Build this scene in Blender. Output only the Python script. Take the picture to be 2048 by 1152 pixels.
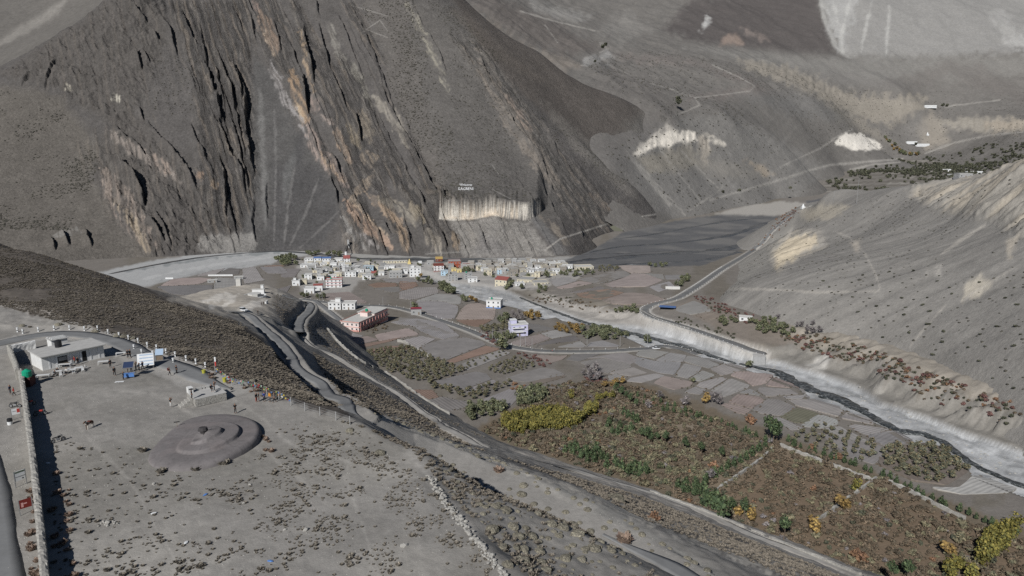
import bpy, bmesh, math, random
import numpy as np
from math import radians, sin, cos, pi
for _o in list(bpy.data.objects): bpy.data.objects.remove(_o)
rng = np.random.default_rng(11); random.seed(5)
SC = bpy.context.scene; COL = SC.collection
# ---------------------------------------------------------------- camera, sky, sun, exposure
FPX = 1409.0; PITCH = radians(12.0); CAMZ = 44.0
cd = bpy.data.cameras.new('camera'); cam = bpy.data.objects.new('camera', cd); COL.objects.link(cam)
cam.location = (0, 0, CAMZ); cam.rotation_euler = (radians(90) - PITCH, 0, 0)
cd.sensor_width = 36; cd.lens = 36 * FPX / 2048; cd.clip_start = 1; cd.clip_end = 20000
SC.camera = cam
SUN_EL, SUN_AZ = radians(36), radians(23)      # shadows run away from the camera and to the right
w = bpy.data.worlds.new('World'); SC.world = w; w.use_nodes = True
nt = w.node_tree; bg = nt.nodes['Background']; sky = nt.nodes.new('ShaderNodeTexSky')
sky.sky_type = 'NISHITA'; sky.sun_disc = False; sky.sun_elevation = SUN_EL; sky.sun_rotation = radians(180) + SUN_AZ
sky.altitude = 2900; sky.dust_density = 0.5
nt.links.new(sky.outputs[0], bg.inputs[0]); bg.inputs[1].default_value = 0.05
sd = bpy.data.lights.new('sun', 'SUN'); sd.energy = 5.0; sd.angle = radians(0.55); sd.color = (1.0, 0.985, 0.962)
so = bpy.data.objects.new('sun', sd); COL.objects.link(so); so.location = (0, 0, 300)
so.rotation_euler = (radians(90) - SUN_EL, 0, -SUN_AZ)
SC.view_settings.view_transform = 'Standard'; SC.view_settings.look = 'None'
SC.view_settings.exposure = -0.25; SC.view_settings.gamma = 1; SC.view_settings.use_curve_mapping = False
SC.cycles.max_bounces = 4; SC.cycles.diffuse_bounces = 1; SC.cycles.glossy_bounces = 2
SC.cycles.use_denoising = False
# ---------------------------------------------------------------- numeric helpers
CP, SP = cos(PITCH), sin(PITCH)
def ray(px, py):
    """slopes of the viewing ray: x/y and z/y"""
    px = np.asarray(px, float); py = np.asarray(py, float)
    xc = (px - 1024) / FPX; yc = -(py - 576) / FPX; d = CP + yc * SP
    return xc / d, (-SP + yc * CP) / d
def proj(x, y, z):
    zz = z - CAMZ; depth = y * CP - zz * SP; up = y * SP + zz * CP
    return 1024 + FPX * x / depth, 576 - FPX * up / depth
def hsh(ix, iy, seed):
    h = (ix.astype(np.uint32) * np.uint32(374761393) + iy.astype(np.uint32) * np.uint32(668265263) + np.uint32((seed * 974634777) & 0xffffffff))
    h = (h ^ (h >> np.uint32(13))) * np.uint32(1274126177); h = h ^ (h >> np.uint32(16))
    return h.astype(np.float32) / np.float32(4294967295.0)
def vn(x, y, seed=0):
    x = np.asarray(x, np.float64); y = np.asarray(y, np.float64)
    ix = np.floor(x).astype(np.int64); iy = np.floor(y).astype(np.int64)
    fx = (x - ix).astype(np.float32); fy = (y - iy).astype(np.float32)
    fx = fx * fx * (3 - 2 * fx); fy = fy * fy * (3 - 2 * fy)
    a = hsh(ix, iy, seed); b = hsh(ix + 1, iy, seed); c = hsh(ix, iy + 1, seed); d = hsh(ix + 1, iy + 1, seed)
    return (a + (b - a) * fx) * (1 - fy) + (c + (d - c) * fx) * fy
def fbm(x, y, oct=4, seed=0, gain=.5):
    s = 0; a = 1; t = 0
    for i in range(oct):
        s = s + a * (vn(x, y, seed + i) - .5); t += a; a *= gain; x = x * 2.03 + 17.3; y = y * 2.03 - 9.1
    return s / t * 2
def ridged(x, y, oct=4, seed=0, gain=.55):
    s = 0; a = 1; t = 0
    for i in range(oct):
        s = s + a * (1 - np.abs(2 * vn(x, y, seed + i) - 1)); t += a; a *= gain; x = x * 2.05 + 7.7; y = y * 2.05 - 3.1
    return s / t
def sst(a, b, x):
    t = np.clip((x - a) / (b - a), 0, 1); return t * t * (3 - 2 * t)
def mq(pts, c=6.0):
    """smooth surface z(x, y) through control points (multiquadric + plane)"""
    P = np.array(pts, float); n = len(P); sc = 100.0
    X = P[:, :2] / sc; c = c / sc
    A = np.sqrt(((X[:, None] - X[None]) ** 2).sum(-1) + c * c); Q = np.c_[np.ones(n), X]
    M = np.zeros((n + 3, n + 3)); M[:n, :n] = A; M[:n, n:] = Q; M[n:, :n] = Q.T
    M[:n, :n] -= np.eye(n) * 6e-4
    wv = np.linalg.solve(M, np.r_[P[:, 2], 0, 0, 0])
    def f(x, y):
        x = np.asarray(x, float) / sc; y = np.asarray(y, float) / sc; r = wv[n] + wv[n + 1] * x + wv[n + 2] * y
        for i in range(n): r = r + wv[i] * np.sqrt((x - X[i, 0]) ** 2 + (y - X[i, 1]) ** 2 + c * c)
        return r
    return f
def cpz(px, py, z):            # world point on the viewing ray of a photo point at a known height
    a, b = ray(px, py); y = (z - CAMZ) / b; return (float(a * y), float(y), float(z))
def cpy(px, py, y):            # ... at a known depth
    a, b = ray(px, py); return (float(a * y), float(y), float(CAMZ + b * y))
def cpp(px, py, k0, k1):       # ... on the sloping plane z = k0 + k1*y
    a, b = ray(px, py); y = (k0 - CAMZ) / (b - k1); return (float(a * y), float(y), float(CAMZ + b * y))
def sdist(poly, u, v):
    """signed distance to an open polyline (positive to the right of its direction, v pointing down), and 0..1 along it"""
    P = np.asarray(poly, float); S = np.r_[0, np.cumsum(np.hypot(*np.diff(P, axis=0).T))]
    best = np.full(u.shape, 1e18); sg = np.ones(u.shape); tt = np.zeros(u.shape)
    for i in range(len(P) - 1):
        ax, ay = P[i]; dx, dy = P[i + 1] - P[i]; L2 = dx * dx + dy * dy + 1e-9
        t = np.clip(((u - ax) * dx + (v - ay) * dy) / L2, 0, 1)
        ex = u - ax - t * dx; ey = v - ay - t * dy; d2 = ex * ex + ey * ey; m = d2 < best
        best = np.where(m, d2, best); cr = dx * ey - dy * ex; sg = np.where(m, np.where(cr >= 0, 1, -1), sg)
        tt = np.where(m, (S[i] + t * (S[i + 1] - S[i])) / S[-1], tt)
    return np.sqrt(best) * sg, tt
def inpoly(poly, u, v):
    P = np.asarray(poly, float); r = np.zeros(u.shape, bool); n = len(P); j = n - 1
    for i in range(n):
        xi, yi = P[i]; xj, yj = P[j]
        if yi != yj:
            c = ((yi > v) != (yj > v)) & (u < (xj - xi) * (v - yi) / (yj - yi) + xi); r ^= c
        j = i
    return r
def sarea(poly, u, v):
    """signed distance to a closed polygon, positive inside (clamped outside its box)"""
    P = np.asarray(poly, float); m = 25
    bb = (u > P[:, 0].min() - m) & (u < P[:, 0].max() + m) & (v > P[:, 1].min() - m) & (v < P[:, 1].max() + m)
    r = np.full(u.shape, -99.0)
    if bb.any():
        ub, vb = u[bb], v[bb]; d, _ = sdist(np.vstack([P, P[:1]]), ub, vb); d = np.abs(d)
        r[bb] = np.where(inpoly(P, ub, vb), d, -d)
    return r
# ---------------------------------------------------------------- materials
MATS = {}
def nmat(name):
    m = bpy.data.materials.new(name); m.use_nodes = True; t = m.node_tree; t.nodes.clear()
    o = t.nodes.new('ShaderNodeOutputMaterial'); b = t.nodes.new('ShaderNodeBsdfPrincipled')
    t.links.new(b.outputs[0], o.inputs[0]); b.inputs['Specular IOR Level'].default_value = .15
    MATS[name] = m; return m, t, b
def nd(t, typ, **kw):
    n = t.nodes.new(typ)
    for k, v in kw.items(): setattr(n, k, v)
    return n
def terrain_mat(name, scales, amp, bump=0.0, bscale=1.0, bdist=1.0, aniso=(1, 1, 1)):
    """vertex colour x several octaves of noise, with a fine relief"""
    m, t, b = nmat(name); L = t.links.new
    at = nd(t, 'ShaderNodeVertexColor', layer_name='Col'); tc = nd(t, 'ShaderNodeTexCoord')
    mp = nd(t, 'ShaderNodeMapping'); mp.inputs['Scale'].default_value = aniso; L(tc.outputs['Object'], mp.inputs[0])
    cur = at.outputs[0]
    for s, a in zip(scales, amp):
        n = nd(t, 'ShaderNodeTexNoise'); n.inputs['Scale'].default_value = s; n.inputs['Detail'].default_value = 5; n.inputs['Roughness'].default_value = .68
        L(mp.outputs[0], n.inputs['Vector'])
        r = nd(t, 'ShaderNodeMapRange'); r.inputs[1].default_value = .28; r.inputs[2].default_value = .72; r.inputs[3].default_value = 1 - a; r.inputs[4].default_value = 1 + a
        L(n.outputs['Fac'], r.inputs[0])
        mx = nd(t, 'ShaderNodeVectorMath', operation='SCALE'); L(cur, mx.inputs[0]); L(r.outputs[0], mx.inputs['Scale']); cur = mx.outputs[0]
    L(cur, b.inputs['Base Color']); b.inputs['Roughness'].default_value = .95; b.inputs['Specular IOR Level'].default_value = .08
    if bump:
        n = nd(t, 'ShaderNodeTexNoise'); n.inputs['Scale'].default_value = bscale; n.inputs['Detail'].default_value = 6; n.inputs['Roughness'].default_value = .7
        L(mp.outputs[0], n.inputs['Vector']); bp = nd(t, 'ShaderNodeBump'); bp.inputs['Strength'].default_value = bump; bp.inputs['Distance'].default_value = bdist
        L(n.outputs['Fac'], bp.inputs['Height']); L(bp.outputs[0], b.inputs['Normal'])
    return m
def flat_mat(name, rgb, rough=.85, var=.12, scale=3.0, spec=.2, metal=0.0):
    if name in MATS: return MATS[name]
    m, t, b = nmat(name); L = t.links.new; tc = nd(t, 'ShaderNodeTexCoord')
    n = nd(t, 'ShaderNodeTexNoise'); n.inputs['Scale'].default_value = scale; n.inputs['Detail'].default_value = 5; n.inputs['Roughness'].default_value = .7
    L(tc.outputs['Object'], n.inputs['Vector'])
    r = nd(t, 'ShaderNodeMapRange'); r.inputs[1].default_value = .3; r.inputs[2].default_value = .7; r.inputs[3].default_value = 1 - var; r.inputs[4].default_value = 1 + var
    L(n.outputs['Fac'], r.inputs[0]); mx = nd(t, 'ShaderNodeVectorMath', operation='SCALE'); mx.inputs[0].default_value = rgb
    L(r.outputs[0], mx.inputs['Scale']); L(mx.outputs[0], b.inputs['Base Color'])
    b.inputs['Roughness'].default_value = rough; b.inputs['Specular IOR Level'].default_value = spec; b.inputs['Metallic'].default_value = metal
    return m
# ---------------------------------------------------------------- objects
def link(name, me, mat=None, parent=None, loc=None, rz=0.0, smooth=False):
    o = bpy.data.objects.new(name, me); COL.objects.link(o)
    if mat is not None and me is not None and hasattr(me, 'materials') and not me.materials: me.materials.append(mat)
    if parent is not None: o.parent = parent
    if loc is not None: o.location = loc
    o.rotation_euler[2] = rz
    if smooth and me is not None:
        me.polygons.foreach_set('use_smooth', np.ones(len(me.polygons), bool))
    return o
def tag(o, label=None, cat=None, group=None, kind=None):
    for k, v in (('label', label), ('category', cat), ('group', group), ('kind', kind)):
        if v: o[k] = v
    return o
def empty(name, loc, rz=0.0, label=None, cat=None, group=None):
    o = bpy.data.objects.new(name, None); COL.objects.link(o); o.location = loc; o.rotation_euler[2] = rz
    o.empty_display_size = .3
    return tag(o, label, cat, group)
def copy_tree(o, parent=None):
    c = o.copy(); COL.objects.link(c); c.parent = parent
    for ch in [k for k in o.children]: copy_tree(ch, c)
    return c
def grid_mesh(name, X, Y, Z, C, keep, mat, aux=None):
    """regular grid -> one smooth mesh with a colour layer; keep = quads to keep"""
    n, m = X.shape; idx = np.arange(n * m).reshape(n, m)
    q = np.stack([idx[:-1, :-1], idx[:-1, 1:], idx[1:, 1:], idx[1:, :-1]], -1)[keep]
    used = np.zeros(n * m, bool); used[q.ravel()] = True; remap = np.cumsum(used) - 1; q = remap[q]
    co = np.stack([X, Y, Z], -1).reshape(-1, 3)[used]
    me = bpy.data.meshes.new(name); nv, nq = len(co), len(q)
    me.vertices.add(nv); me.vertices.foreach_set('co', co.astype(np.float32).ravel())
    me.loops.add(nq * 4); me.loops.foreach_set('vertex_index', q.astype(np.int32).ravel())
    me.polygons.add(nq); me.polygons.foreach_set('loop_start', (np.arange(nq) * 4).astype(np.int32))
    me.polygons.foreach_set('use_smooth', np.ones(nq, bool)); me.update(calc_edges=True)
    ca = me.color_attributes.new('Col', 'FLOAT_COLOR', 'POINT')
    if aux is not None: me.color_attributes.new('Aux', 'FLOAT_COLOR', 'POINT').data.foreach_set('color', np.c_[aux.reshape(-1, 3)[used], np.ones(nv)].astype(np.float32).ravel())
    cc = np.c_[C.reshape(-1, 3)[used], np.ones(nv)]; ca.data.foreach_set('color', cc.astype(np.float32).ravel())
    o = link(name, me, mat); tag(o, kind='structure'); return o
# ================================================================ TERRAIN
def lin(r, g, b):
    c = np.array([r, g, b]) / 255.0; c = c.mean() + (c - c.mean()) * np.array([.78, .78, .78])
    return np.where(c <= .04045, c / 12.92, ((c + .055) / 1.055) ** 2.4)
class Layer:
    def __init__(s_, sv, yv, base):
        s_.sv, s_.yv = np.asarray(sv), np.asarray(yv); s_.base = base
        S, Y = np.meshgrid(s_.sv, s_.yv); s_.X = S * Y; s_.Y = Y; s_.Z = base(s_.X, s_.Y)
        s_.u, s_.v = proj(s_.X, s_.Y, s_.Z)
    def at(s_, x, y, grid=None):
        x = np.asarray(x, float); y = np.asarray(y, float); Z = s_.Z if grid is None else grid
        s = x / y; i = np.searchsorted(s_.yv, y) - 1; ds = s_.sv[1] - s_.sv[0]; fj = (s - s_.sv[0]) / ds; j = np.floor(fj).astype(int)
        ok = (i >= 0) & (i < len(s_.yv) - 1) & (j >= 0) & (j < len(s_.sv) - 1)
        i = np.clip(i, 0, len(s_.yv) - 2); j = np.clip(j, 0, len(s_.sv) - 2)
        ty = (y - s_.yv[i]) / (s_.yv[i + 1] - s_.yv[i]); tj = fj - j
        z = (Z[i, j] * (1 - tj) + Z[i, j + 1] * tj) * (1 - ty) + (Z[i + 1, j] * (1 - tj) + Z[i + 1, j + 1] * tj) * ty
        return np.where(ok, z, -9999.0)
def yrows(*segs):              # (from, to, n) pieces
    return np.concatenate([np.geomspace(a, b, n, endpoint=False) for a, b, n in segs] + [[segs[-1][1]]])
V0, V1 = -60.0, -0.055
# ---- control points
Pp = []
for q in [(-60, 700), (0, 690), (25, 705), (0, 800), (-40, 1152), (40, 900), (90, 1152), (300, 1152), (500, 1000), (300, 900), (500, 850), (350, 760), (200, 720), (430, 755),
          (560, 800), (700, 835), (830, 900), (860, 960), (700, 950), (900, 1030), (960, 1090), (1010, 1152), (700, 1100), (300, 705), (150, 650), (60, 640)]: Pp.append(cpz(*q, 0))
Pp += [cpz(0, 612, .5), cpz(-150, 560, 3), cpz(0, 485, 2), cpz(-120, 430, 6), cpz(100, 515, .5), cpz(200, 546, -3), cpz(330, 601, -8), cpz(420, 628, -13), cpz(480, 646, -17), cpz(540, 688, -16.5), cpz(580, 716, -14.5), cpz(640, 775, -11), cpz(700, 812, -6)]
Pp += [cpz(200, 600, -1), cpz(330, 655, -3.5), cpz(440, 700, -7), cpz(520, 735, -8.5), cpz(580, 770, -7)]
# road from the hairpin past the foot of the scrub slope and below the rim
Pp += [cpz(490, 629, -24.5), cpz(515, 645, -24.5), cpz(540, 670, -23.5), cpz(565, 686, -22.5), cpz(578, 710, -21.5), cpz(602, 742, -20), cpz(640, 775, -18.5), cpz(690, 808, -17), cpz(800, 855, -15), cpz(900, 895, -14), cpz(1000, 940, -13.5), cpz(1100, 990, -13.5), cpz(1200, 1040, -14), cpz(1300, 1090, -14.5), cpz(1400, 1144, -15), cpz(1500, 1194, -15), cpz(900, 925, -14), cpz(1000, 972, -13.7), cpz(1100, 1025, -13.7), cpz(1200, 1078, -14.2), cpz(1300, 1128, -14.6)]
Pp += [cpz(930, 965, -2), cpz(1010, 1000, -3.6), cpz(1080, 1022, -5), cpz(1050, 1090, -2.8), cpz(1150, 1100, -4.4), cpz(1180, 1140, -4.4), cpz(1225, 1096, -5.8), cpz(1295, 1140, -6.2), cpz(770, 872, -3.5), cpz(850, 918, -4)]
# bank below the road, scrub slope, path, foot
Pp += [cpz(750, 838, -19.5), cpz(850, 868, -19), cpz(1000, 917, -18.5), cpz(1150, 975, -18.5), cpz(1300, 1046, -19), cpz(1450, 1105, -19.5), cpz(1600, 1165, -20)]
Pp += [cpz(700, 770, -33), cpz(850, 838, -33), cpz(1000, 900, -34), cpz(1200, 978, -36), cpz(1400, 1055, -37), cpz(1600, 1130, -37)]
Pp += [cpz(620, 690, -41), cpz(700, 731, -46), cpz(800, 791, -51), cpz(950, 886, -55), cpz(1100, 927, -58), cpz(1300, 986, -60), cpz(1500, 1066, -59), cpz(1700, 1146, -58), cpz(1850, 1200, -58)]
Pp += [cpz(660, 672, -54), cpz(720, 722, -60), cpz(800, 772, -64)]
for q in [(640, 640), (700, 690), (760, 738), (830, 790), (900, 825), (980, 872), (1100, 912), (1300, 978), (1500, 1052), (1700, 1128), (1800, 1165), (1950, 1230)]: Pp.append(cpp(*q, V0 - .5, V1))
# lower road limbs and the bare knoll
Pp += [cpz(535, 630, -28), cpz(565, 650, -33), cpz(597, 670, -38), cpz(585, 645, -42), cpz(615, 625, -49), cpz(622, 612, -53), cpz(600, 602, -57), cpz(572, 592, -62)]
Pp += [cpz(487, 620, -28.5), cpz(430, 602, -33), cpz(500, 592, -38), cpz(520, 580, -41), cpz(450, 586, -39), cpz(360, 594, -38), cpz(400, 584, -40), cpz(440, 577, -41), cpz(480, 570, -43), cpz(520, 569, -44), cpz(546, 577, -44), cpz(545, 600, -40), cpz(460, 612, -32), cpz(530, 612, -33), cpz(400, 608, -32), cpz(560, 640, -33), cpz(555, 612, -39), cpz(580, 625, -43)]
for q in [(400, 568), (480, 560), (560, 570), (600, 585), (640, 610), (330, 575), (250, 560)]: Pp.append(cpp(*q, V0 - 3, V1))
# hidden back of the scrub ridge
for a, s_, ks in [((0, 485), 2, (1.12, 1.45, 1.9)), ((100, 515), .5, (1.12, 1.45, 1.9)), ((200, 546), -3, (1.12,))]:
    x, y, z = cpz(*a, s_)
    for k_ in ks: dd = {1.12: 16, 1.45: 52, 1.9: 100}[k_]; Pp.append((x * k_ + (k_ - 1) * 60, y * k_, z - dd))
Pp += [(-330, 330, -20), (-420, 500, -90), (-250, 130, 4), (-140, 60, 1), (-120, 30, 0), (0, 30, 0), (40, 40, -10), (80, 60, -20), (140, 90, -62), (200, 120, -70), (-420, 250, 10)]
fP = mq(Pp, 9)
LP = Layer(np.linspace(-.88, .66, 760), yrows((54, 130, 250), (130, 235, 210), (235, 560, 180)), fP)
# ---- valley floor
def fV(x, y):
    z = V0 + V1 * y
    fl = -108.5 + .012 * np.maximum(y - 900, 0) + .055 * np.maximum(y - 1800, 0)
    k = 4.0; z = np.where(np.abs(z - fl) < 12, np.maximum(z, fl) + k * np.exp(-np.abs(z - fl) / k) * .35, np.maximum(z, fl))
    return z
LV = Layer(np.linspace(-.84, .98, 570), yrows((130, 420, 220), (420, 1000, 190), (1000, 3000, 100)), fV)
# ---- right-hand spur
TB = 14.5
Sp = [cpp(q[0], q[1], V0 + TB, V1) for q in [(1452, 600), (1539, 631), (1640, 655), (1767, 684), (1925, 744), (2048, 795), (2250, 880)]]
Sp += [(185 + 12, 680, -96), cpp(1480, 528, V0, V1), cpp(1545, 462, V0 + 2, V1), cpy(1585, 425, 1270)]
Sp += [cpy(1600, 412, 1010), cpy(1640, 402, 900), cpy(1700, 395, 790), cpy(1800, 379, 690), cpy(1900, 369, 610), cpy(1960, 361, 565), cpy(2020, 337, 520), cpy(2048, 324, 500), cpy(2200, 300, 430), cpy(2400, 250, 380)]
for q in list(Sp[-10:]): Sp.append((q[0] * 1.12 + 60, q[1] * 1.12, q[2] - 8)); Sp.append((q[0] * 1.4 + 150, q[1] * 1.45, q[2] - 75))
Sp += [cpy(2048, 430, 440), cpy(1900, 440, 520), cpy(1750, 450, 640), cpy(2048, 560, 355), cpy(1600, 470, 900)]
for q in list(Sp[:7]): Sp.append((q[0] - 45, q[1] - 15, q[2] - 55))
Sp += [cpp(1400, 560, V0 - 25, V1), cpp(1500, 455, V0 - 25, V1), cpp(1440, 510, V0 - 25, V1)]
fS = mq(Sp, 14)
LS = Layer(np.linspace(.16, .92, 430), yrows((190, 420, 150), (420, 760, 170), (760, 1400, 130)), fS)
# ---- the big mountain
foot = [(-150, 545, 830), (100, 530, 860), (350, 513, 915), (560, 503, 954), (850, 513, 915), (1050, 523, 878), (1150, 513, 915), (1190, 496, 990), (1250, 463, 1172), (1350, 444, 1310)]
Mp = [cpy(*q) for q in foot]
Mp += [(q[0] * .9, q[1] * .9, q[2] - 60) for q in Mp]
Mp += [cpy(px, 0, 1400 + .02 * abs(px - 600)) for px in (330, 500, 700)] + [cpy(870, 0, 1420), cpy(960, 100, 1335), cpy(1050, 200, 1292), cpy(1170, 290, 1268), cpy(1250, 360, 1268)]
Mp += [cpy(300, 260, 1130), cpy(600, 260, 1150), cpy(850, 250, 1160), cpy(150, 300, 1100)]
Mp += [cpy(0, 130, 1255), cpy(60, 95, 1270), cpy(130, 50, 1300), (cpy(200, 12, 1330)), cpy(260, -30, 1370), cpy(-100, 200, 1200)]
Mp += [(q[0] * k_, q[1] * k_, q[2] - d_) for q in (cpy(-100, 200, 1200), cpy(0, 130, 1255), cpy(60, 95, 1270), cpy(130, 50, 1300)) for k_, d_ in ((1.07, 40), (1.25, 190))]
Mp += [cpy(920, 0, 1500), cpy(1000, 60, 1500), cpy(1080, 105, 1530), cpy(1250, 203, 1560), cpy(1335, 238, 1600), cpy(1250, 285, 1420), cpy(1200, 310, 1320), cpy(1130, 210, 1400)]
Mp += [(q[0] * 1.15, q[1] * 1.15, q[2] - 30) for q in (cpy(920, 0, 1500), cpy(1080, 105, 1530), cpy(1250, 203, 1560), cpy(1335, 238, 1600))]
Mp += [cpy(300, -200, 1570), cpy(800, -200, 1600), (100, 1900, 520)]
Mp += [(q[0], q[1], q[2] - d) for q, d in ((cpy(1330, 290, 1480), 35), (cpy(1420, 330, 1600), 90), (cpy(1400, 260, 1700), 80), (cpy(1420, 430, 1400), 60), (cpy(1300, 330, 1400), 18), (cpy(1300, 300, 1440), 25), (cpy(1345, 340, 1450), 50), (cpy(1320, 268, 1530), 25), (cpy(1400, 300, 1650), 90))]
fM = mq(Mp, 20)
LM = Layer(np.linspace(-.80, .26, 900), yrows((835, 1000, 150), (1000, 1480, 380), (1480, 1760, 50)), fM)
# ---- country beyond
Fp = [cpy(*q) for q in [(1250, 365, 1275), (1350, 444, 1310), (1460, 425, 1478), (1560, 406, 1702), (1640, 377, 2055), (1700, 352, 2330), (1785, 322, 2720), (1850, 321, 2700), (1950, 326, 2500), (2040, 336, 2230),
      (1450, 228, 1800), (1340, 235, 1610), (1270, 232, 1560), (1560, 280, 1950), (1640, 335, 2150), (1785, 300, 2780), (1840, 290, 2850), (1900, 300, 2780), (2048, 300, 2420), (2048, 268, 2540), (2048, 238, 2760), (1960, 235, 2900),
      (1870, 213, 3050), (1700, 250, 2650), (1600, 250, 2300), (1780, 290, 2800), (1500, 180, 2300), (1350, 170, 2100), (1250, 150, 2100), (1650, 190, 2700), (1640, 215, 2500), (1800, 180, 3050), (2048, 190, 3100),
      (1480, 122, 2800), (1350, 92, 2850), (1650, 113, 3250), (1850, 117, 3350), (2048, 112, 3350), (1670, 104, 3350), (1620, 60, 3500), (1640, 0, 3900), (1720, 0, 3750), (1900, 0, 3750), (2048, 20, 3800), (2048, -60, 4300), (1700, -80, 4400),
      (1560, 60, 3450), (1400, 85, 3000), (1400, 0, 3650), (1250, 60, 3000), (1150, 0, 3400), (1300, -60, 4200), (1180, 92, 2350), (1090, 40, 2300), (1010, 6, 2300), (900, -60, 2300), (1100, 100, 2020), (1000, 40, 1950), (1215, 110, 2250), (1200, 120, 2100), (2250, 150, 3200), (2250, 300, 2300), (2250, 0, 3900)]]
Fp += [cpy(1200, 312, 1300), cpy(1225, 330, 1285), cpy(1300, 300, 1440), cpy(1345, 340, 1450), cpy(1250, 330, 1320), cpy(1400, 340, 1560), cpy(1320, 262, 1545)]
fF = mq(Fp, 25)
LF = Layer(np.linspace(-.12, .84, 520), yrows((1150, 2000, 150), (2000, 3000, 170), (3000, 4300, 110)), fF)
# ---- hill behind the big mountain's left shoulder
Hp = [cpy(-200, 260, 1400), cpy(0, 150, 1500), cpy(200, 60, 1560), cpy(300, 20, 1600), cpy(0, 0, 1900), cpy(200, -60, 1950), cpy(-200, 0, 1850), cpy(100, 40, 1780), cpy(-100, -150, 2300), cpy(300, -150, 2300)]
fH = mq(Hp, 30)
LH = Layer(np.linspace(-.86, -.45, 120), yrows((1420, 2300, 90)), fH)
# ---------------------------------------------------------------- carving and painting helpers (map = where a point of the bare land shows in the survey picture)
def Zp(x0, y0, s, pts): return [(x0 + a / s, y0 + b / s) for a, b in pts]
def paint(C, L, poly, rgb, a=1.0, f=3.0, jit=0.0, k=.68):
    d = sarea(poly, L.u, L.v)
    if jit: d = d + jit * L.n1
    m = (sst(-f, f, d) * a)[..., None]; C[:] = C * (1 - m) + lin(*rgb) / k * m
def stripe(C, L, line, wd, rgb, a=1.0, f=1.5, jit=0.0, k=.68, taper=True, mod=None):
    d, t = sdist(line, L.u, L.v); d = np.abs(d)
    if jit: d = d + jit * L.n1
    wt = wd * (np.clip(np.sin(pi * np.clip(t, .02, .98)), 0, 1) ** .35 if taper else 1)
    m = (1 - sst(wt - f, wt + f, d)) * a; m = (m if mod is None else m * mod)[..., None]; C[:] = C * (1 - m) + lin(*rgb) / k * m
def wline(L, pts, n=0):
    """photo polyline -> densely sampled world polyline lying on layer L's base surface"""
    P = np.array(pts, float); q = []
    for i in range(len(P) - 1):
        p0, p1, p2, p3 = P[max(i - 1, 0)], P[i], P[i + 1], P[min(i + 2, len(P) - 1)]
        for t in np.linspace(0, 1, 9)[:-1]:
            q.append(.5 * (2 * p1 + (p2 - p0) * t + (2 * p0 - 5 * p1 + 4 * p2 - p3) * t * t + (3 * p1 - p0 - 3 * p2 + p3) * t ** 3))
    q.append(P[-1]); q = np.array(q); return q
def hit(px, py, hf, y0=55., y1=4300., n=1500):
    """first meeting of the viewing rays with height function hf(x, y)"""
    px = np.atleast_1d(np.asarray(px, float)); py = np.atleast_1d(np.asarray(py, float)); a, b = ray(px, py)
    ys = np.geomspace(y0, y1, n); Yv = np.broadcast_to(ys, (len(px), n)); d = CAMZ + b[:, None] * Yv - hf(a[:, None] * Yv, Yv)
    below = d < 0; i = np.argmax(below, 1); i = np.where(below.any(1), np.maximum(i, 1), n - 1); r = np.arange(len(px))
    lo, hi = ys[i - 1], ys[i]
    for _ in range(14):
        m = (lo + hi) / 2; dm = CAMZ + b * m - hf(a * m, m); hi = np.where(dm < 0, m, hi); lo = np.where(dm < 0, lo, m)
    return np.c_[a * hi, hi, CAMZ + b * hi]
def resamp(W, step):
    S = np.r_[0, np.cumsum(np.linalg.norm(np.diff(W, axis=0), axis=1))]; n = max(2, int(S[-1] / step) + 1); s = np.linspace(0, S[-1], n)
    return np.c_[[np.interp(s, S, W[:, i]) for i in range(3)]].T
def smooth1(z, k):
    if len(z) < 4 or k < 1: return z
    k = min(k, len(z) // 2); zz = np.r_[np.full(k, z[0]), z, np.full(k, z[-1])]; return np.convolve(zz, np.ones(2 * k + 1) / (2 * k + 1), 'valid')
for L, sc in ((LP, 1), (LV, 1), (LS, 1), (LM, 1), (LF, 1), (LH, 1)):
    L.n1 = fbm(L.u / 9, L.v / 9, 3, 3); L.n2 = fbm(L.u / 40, L.v / 40, 4, 9)
# ================================================================ near ground
RIM = [(-200, 690), (-60, 700), (0, 660), (90, 662), (200, 676), (300, 712), (430, 762), (560, 803), (700, 838), (830, 902), (865, 965), (905, 1020), (960, 1092), (1015, 1152), (1060, 1260)]
PLAT = RIM + [(-400, 1260)]
_pw = np.array([cpz(a, b, 0)[:2] for a, b in RIM] + [(-400, 40), (-400, 190)])
_d, _ = sdist(np.vstack([_pw, _pw[:1]]), LP.X, LP.Y); dplw = np.where(inpoly(_pw, LP.X, LP.Y), np.abs(_d), -np.abs(_d)); mpl = sst(-3.0, 2.5, dplw)
_sl = (LP.Z - CAMZ) / LP.Y; _rm = np.maximum.accumulate(_sl, 0); HID = _sl < _rm - 2e-3
dpl = np.clip(dplw * 7, -60, 60)
LP.Z = LP.Z * (1 - mpl) + .12 * fbm(LP.X / 14, LP.Y / 14, 3, 21) * mpl
LP.base_u, LP.base_v = LP.u, LP.v
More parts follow.
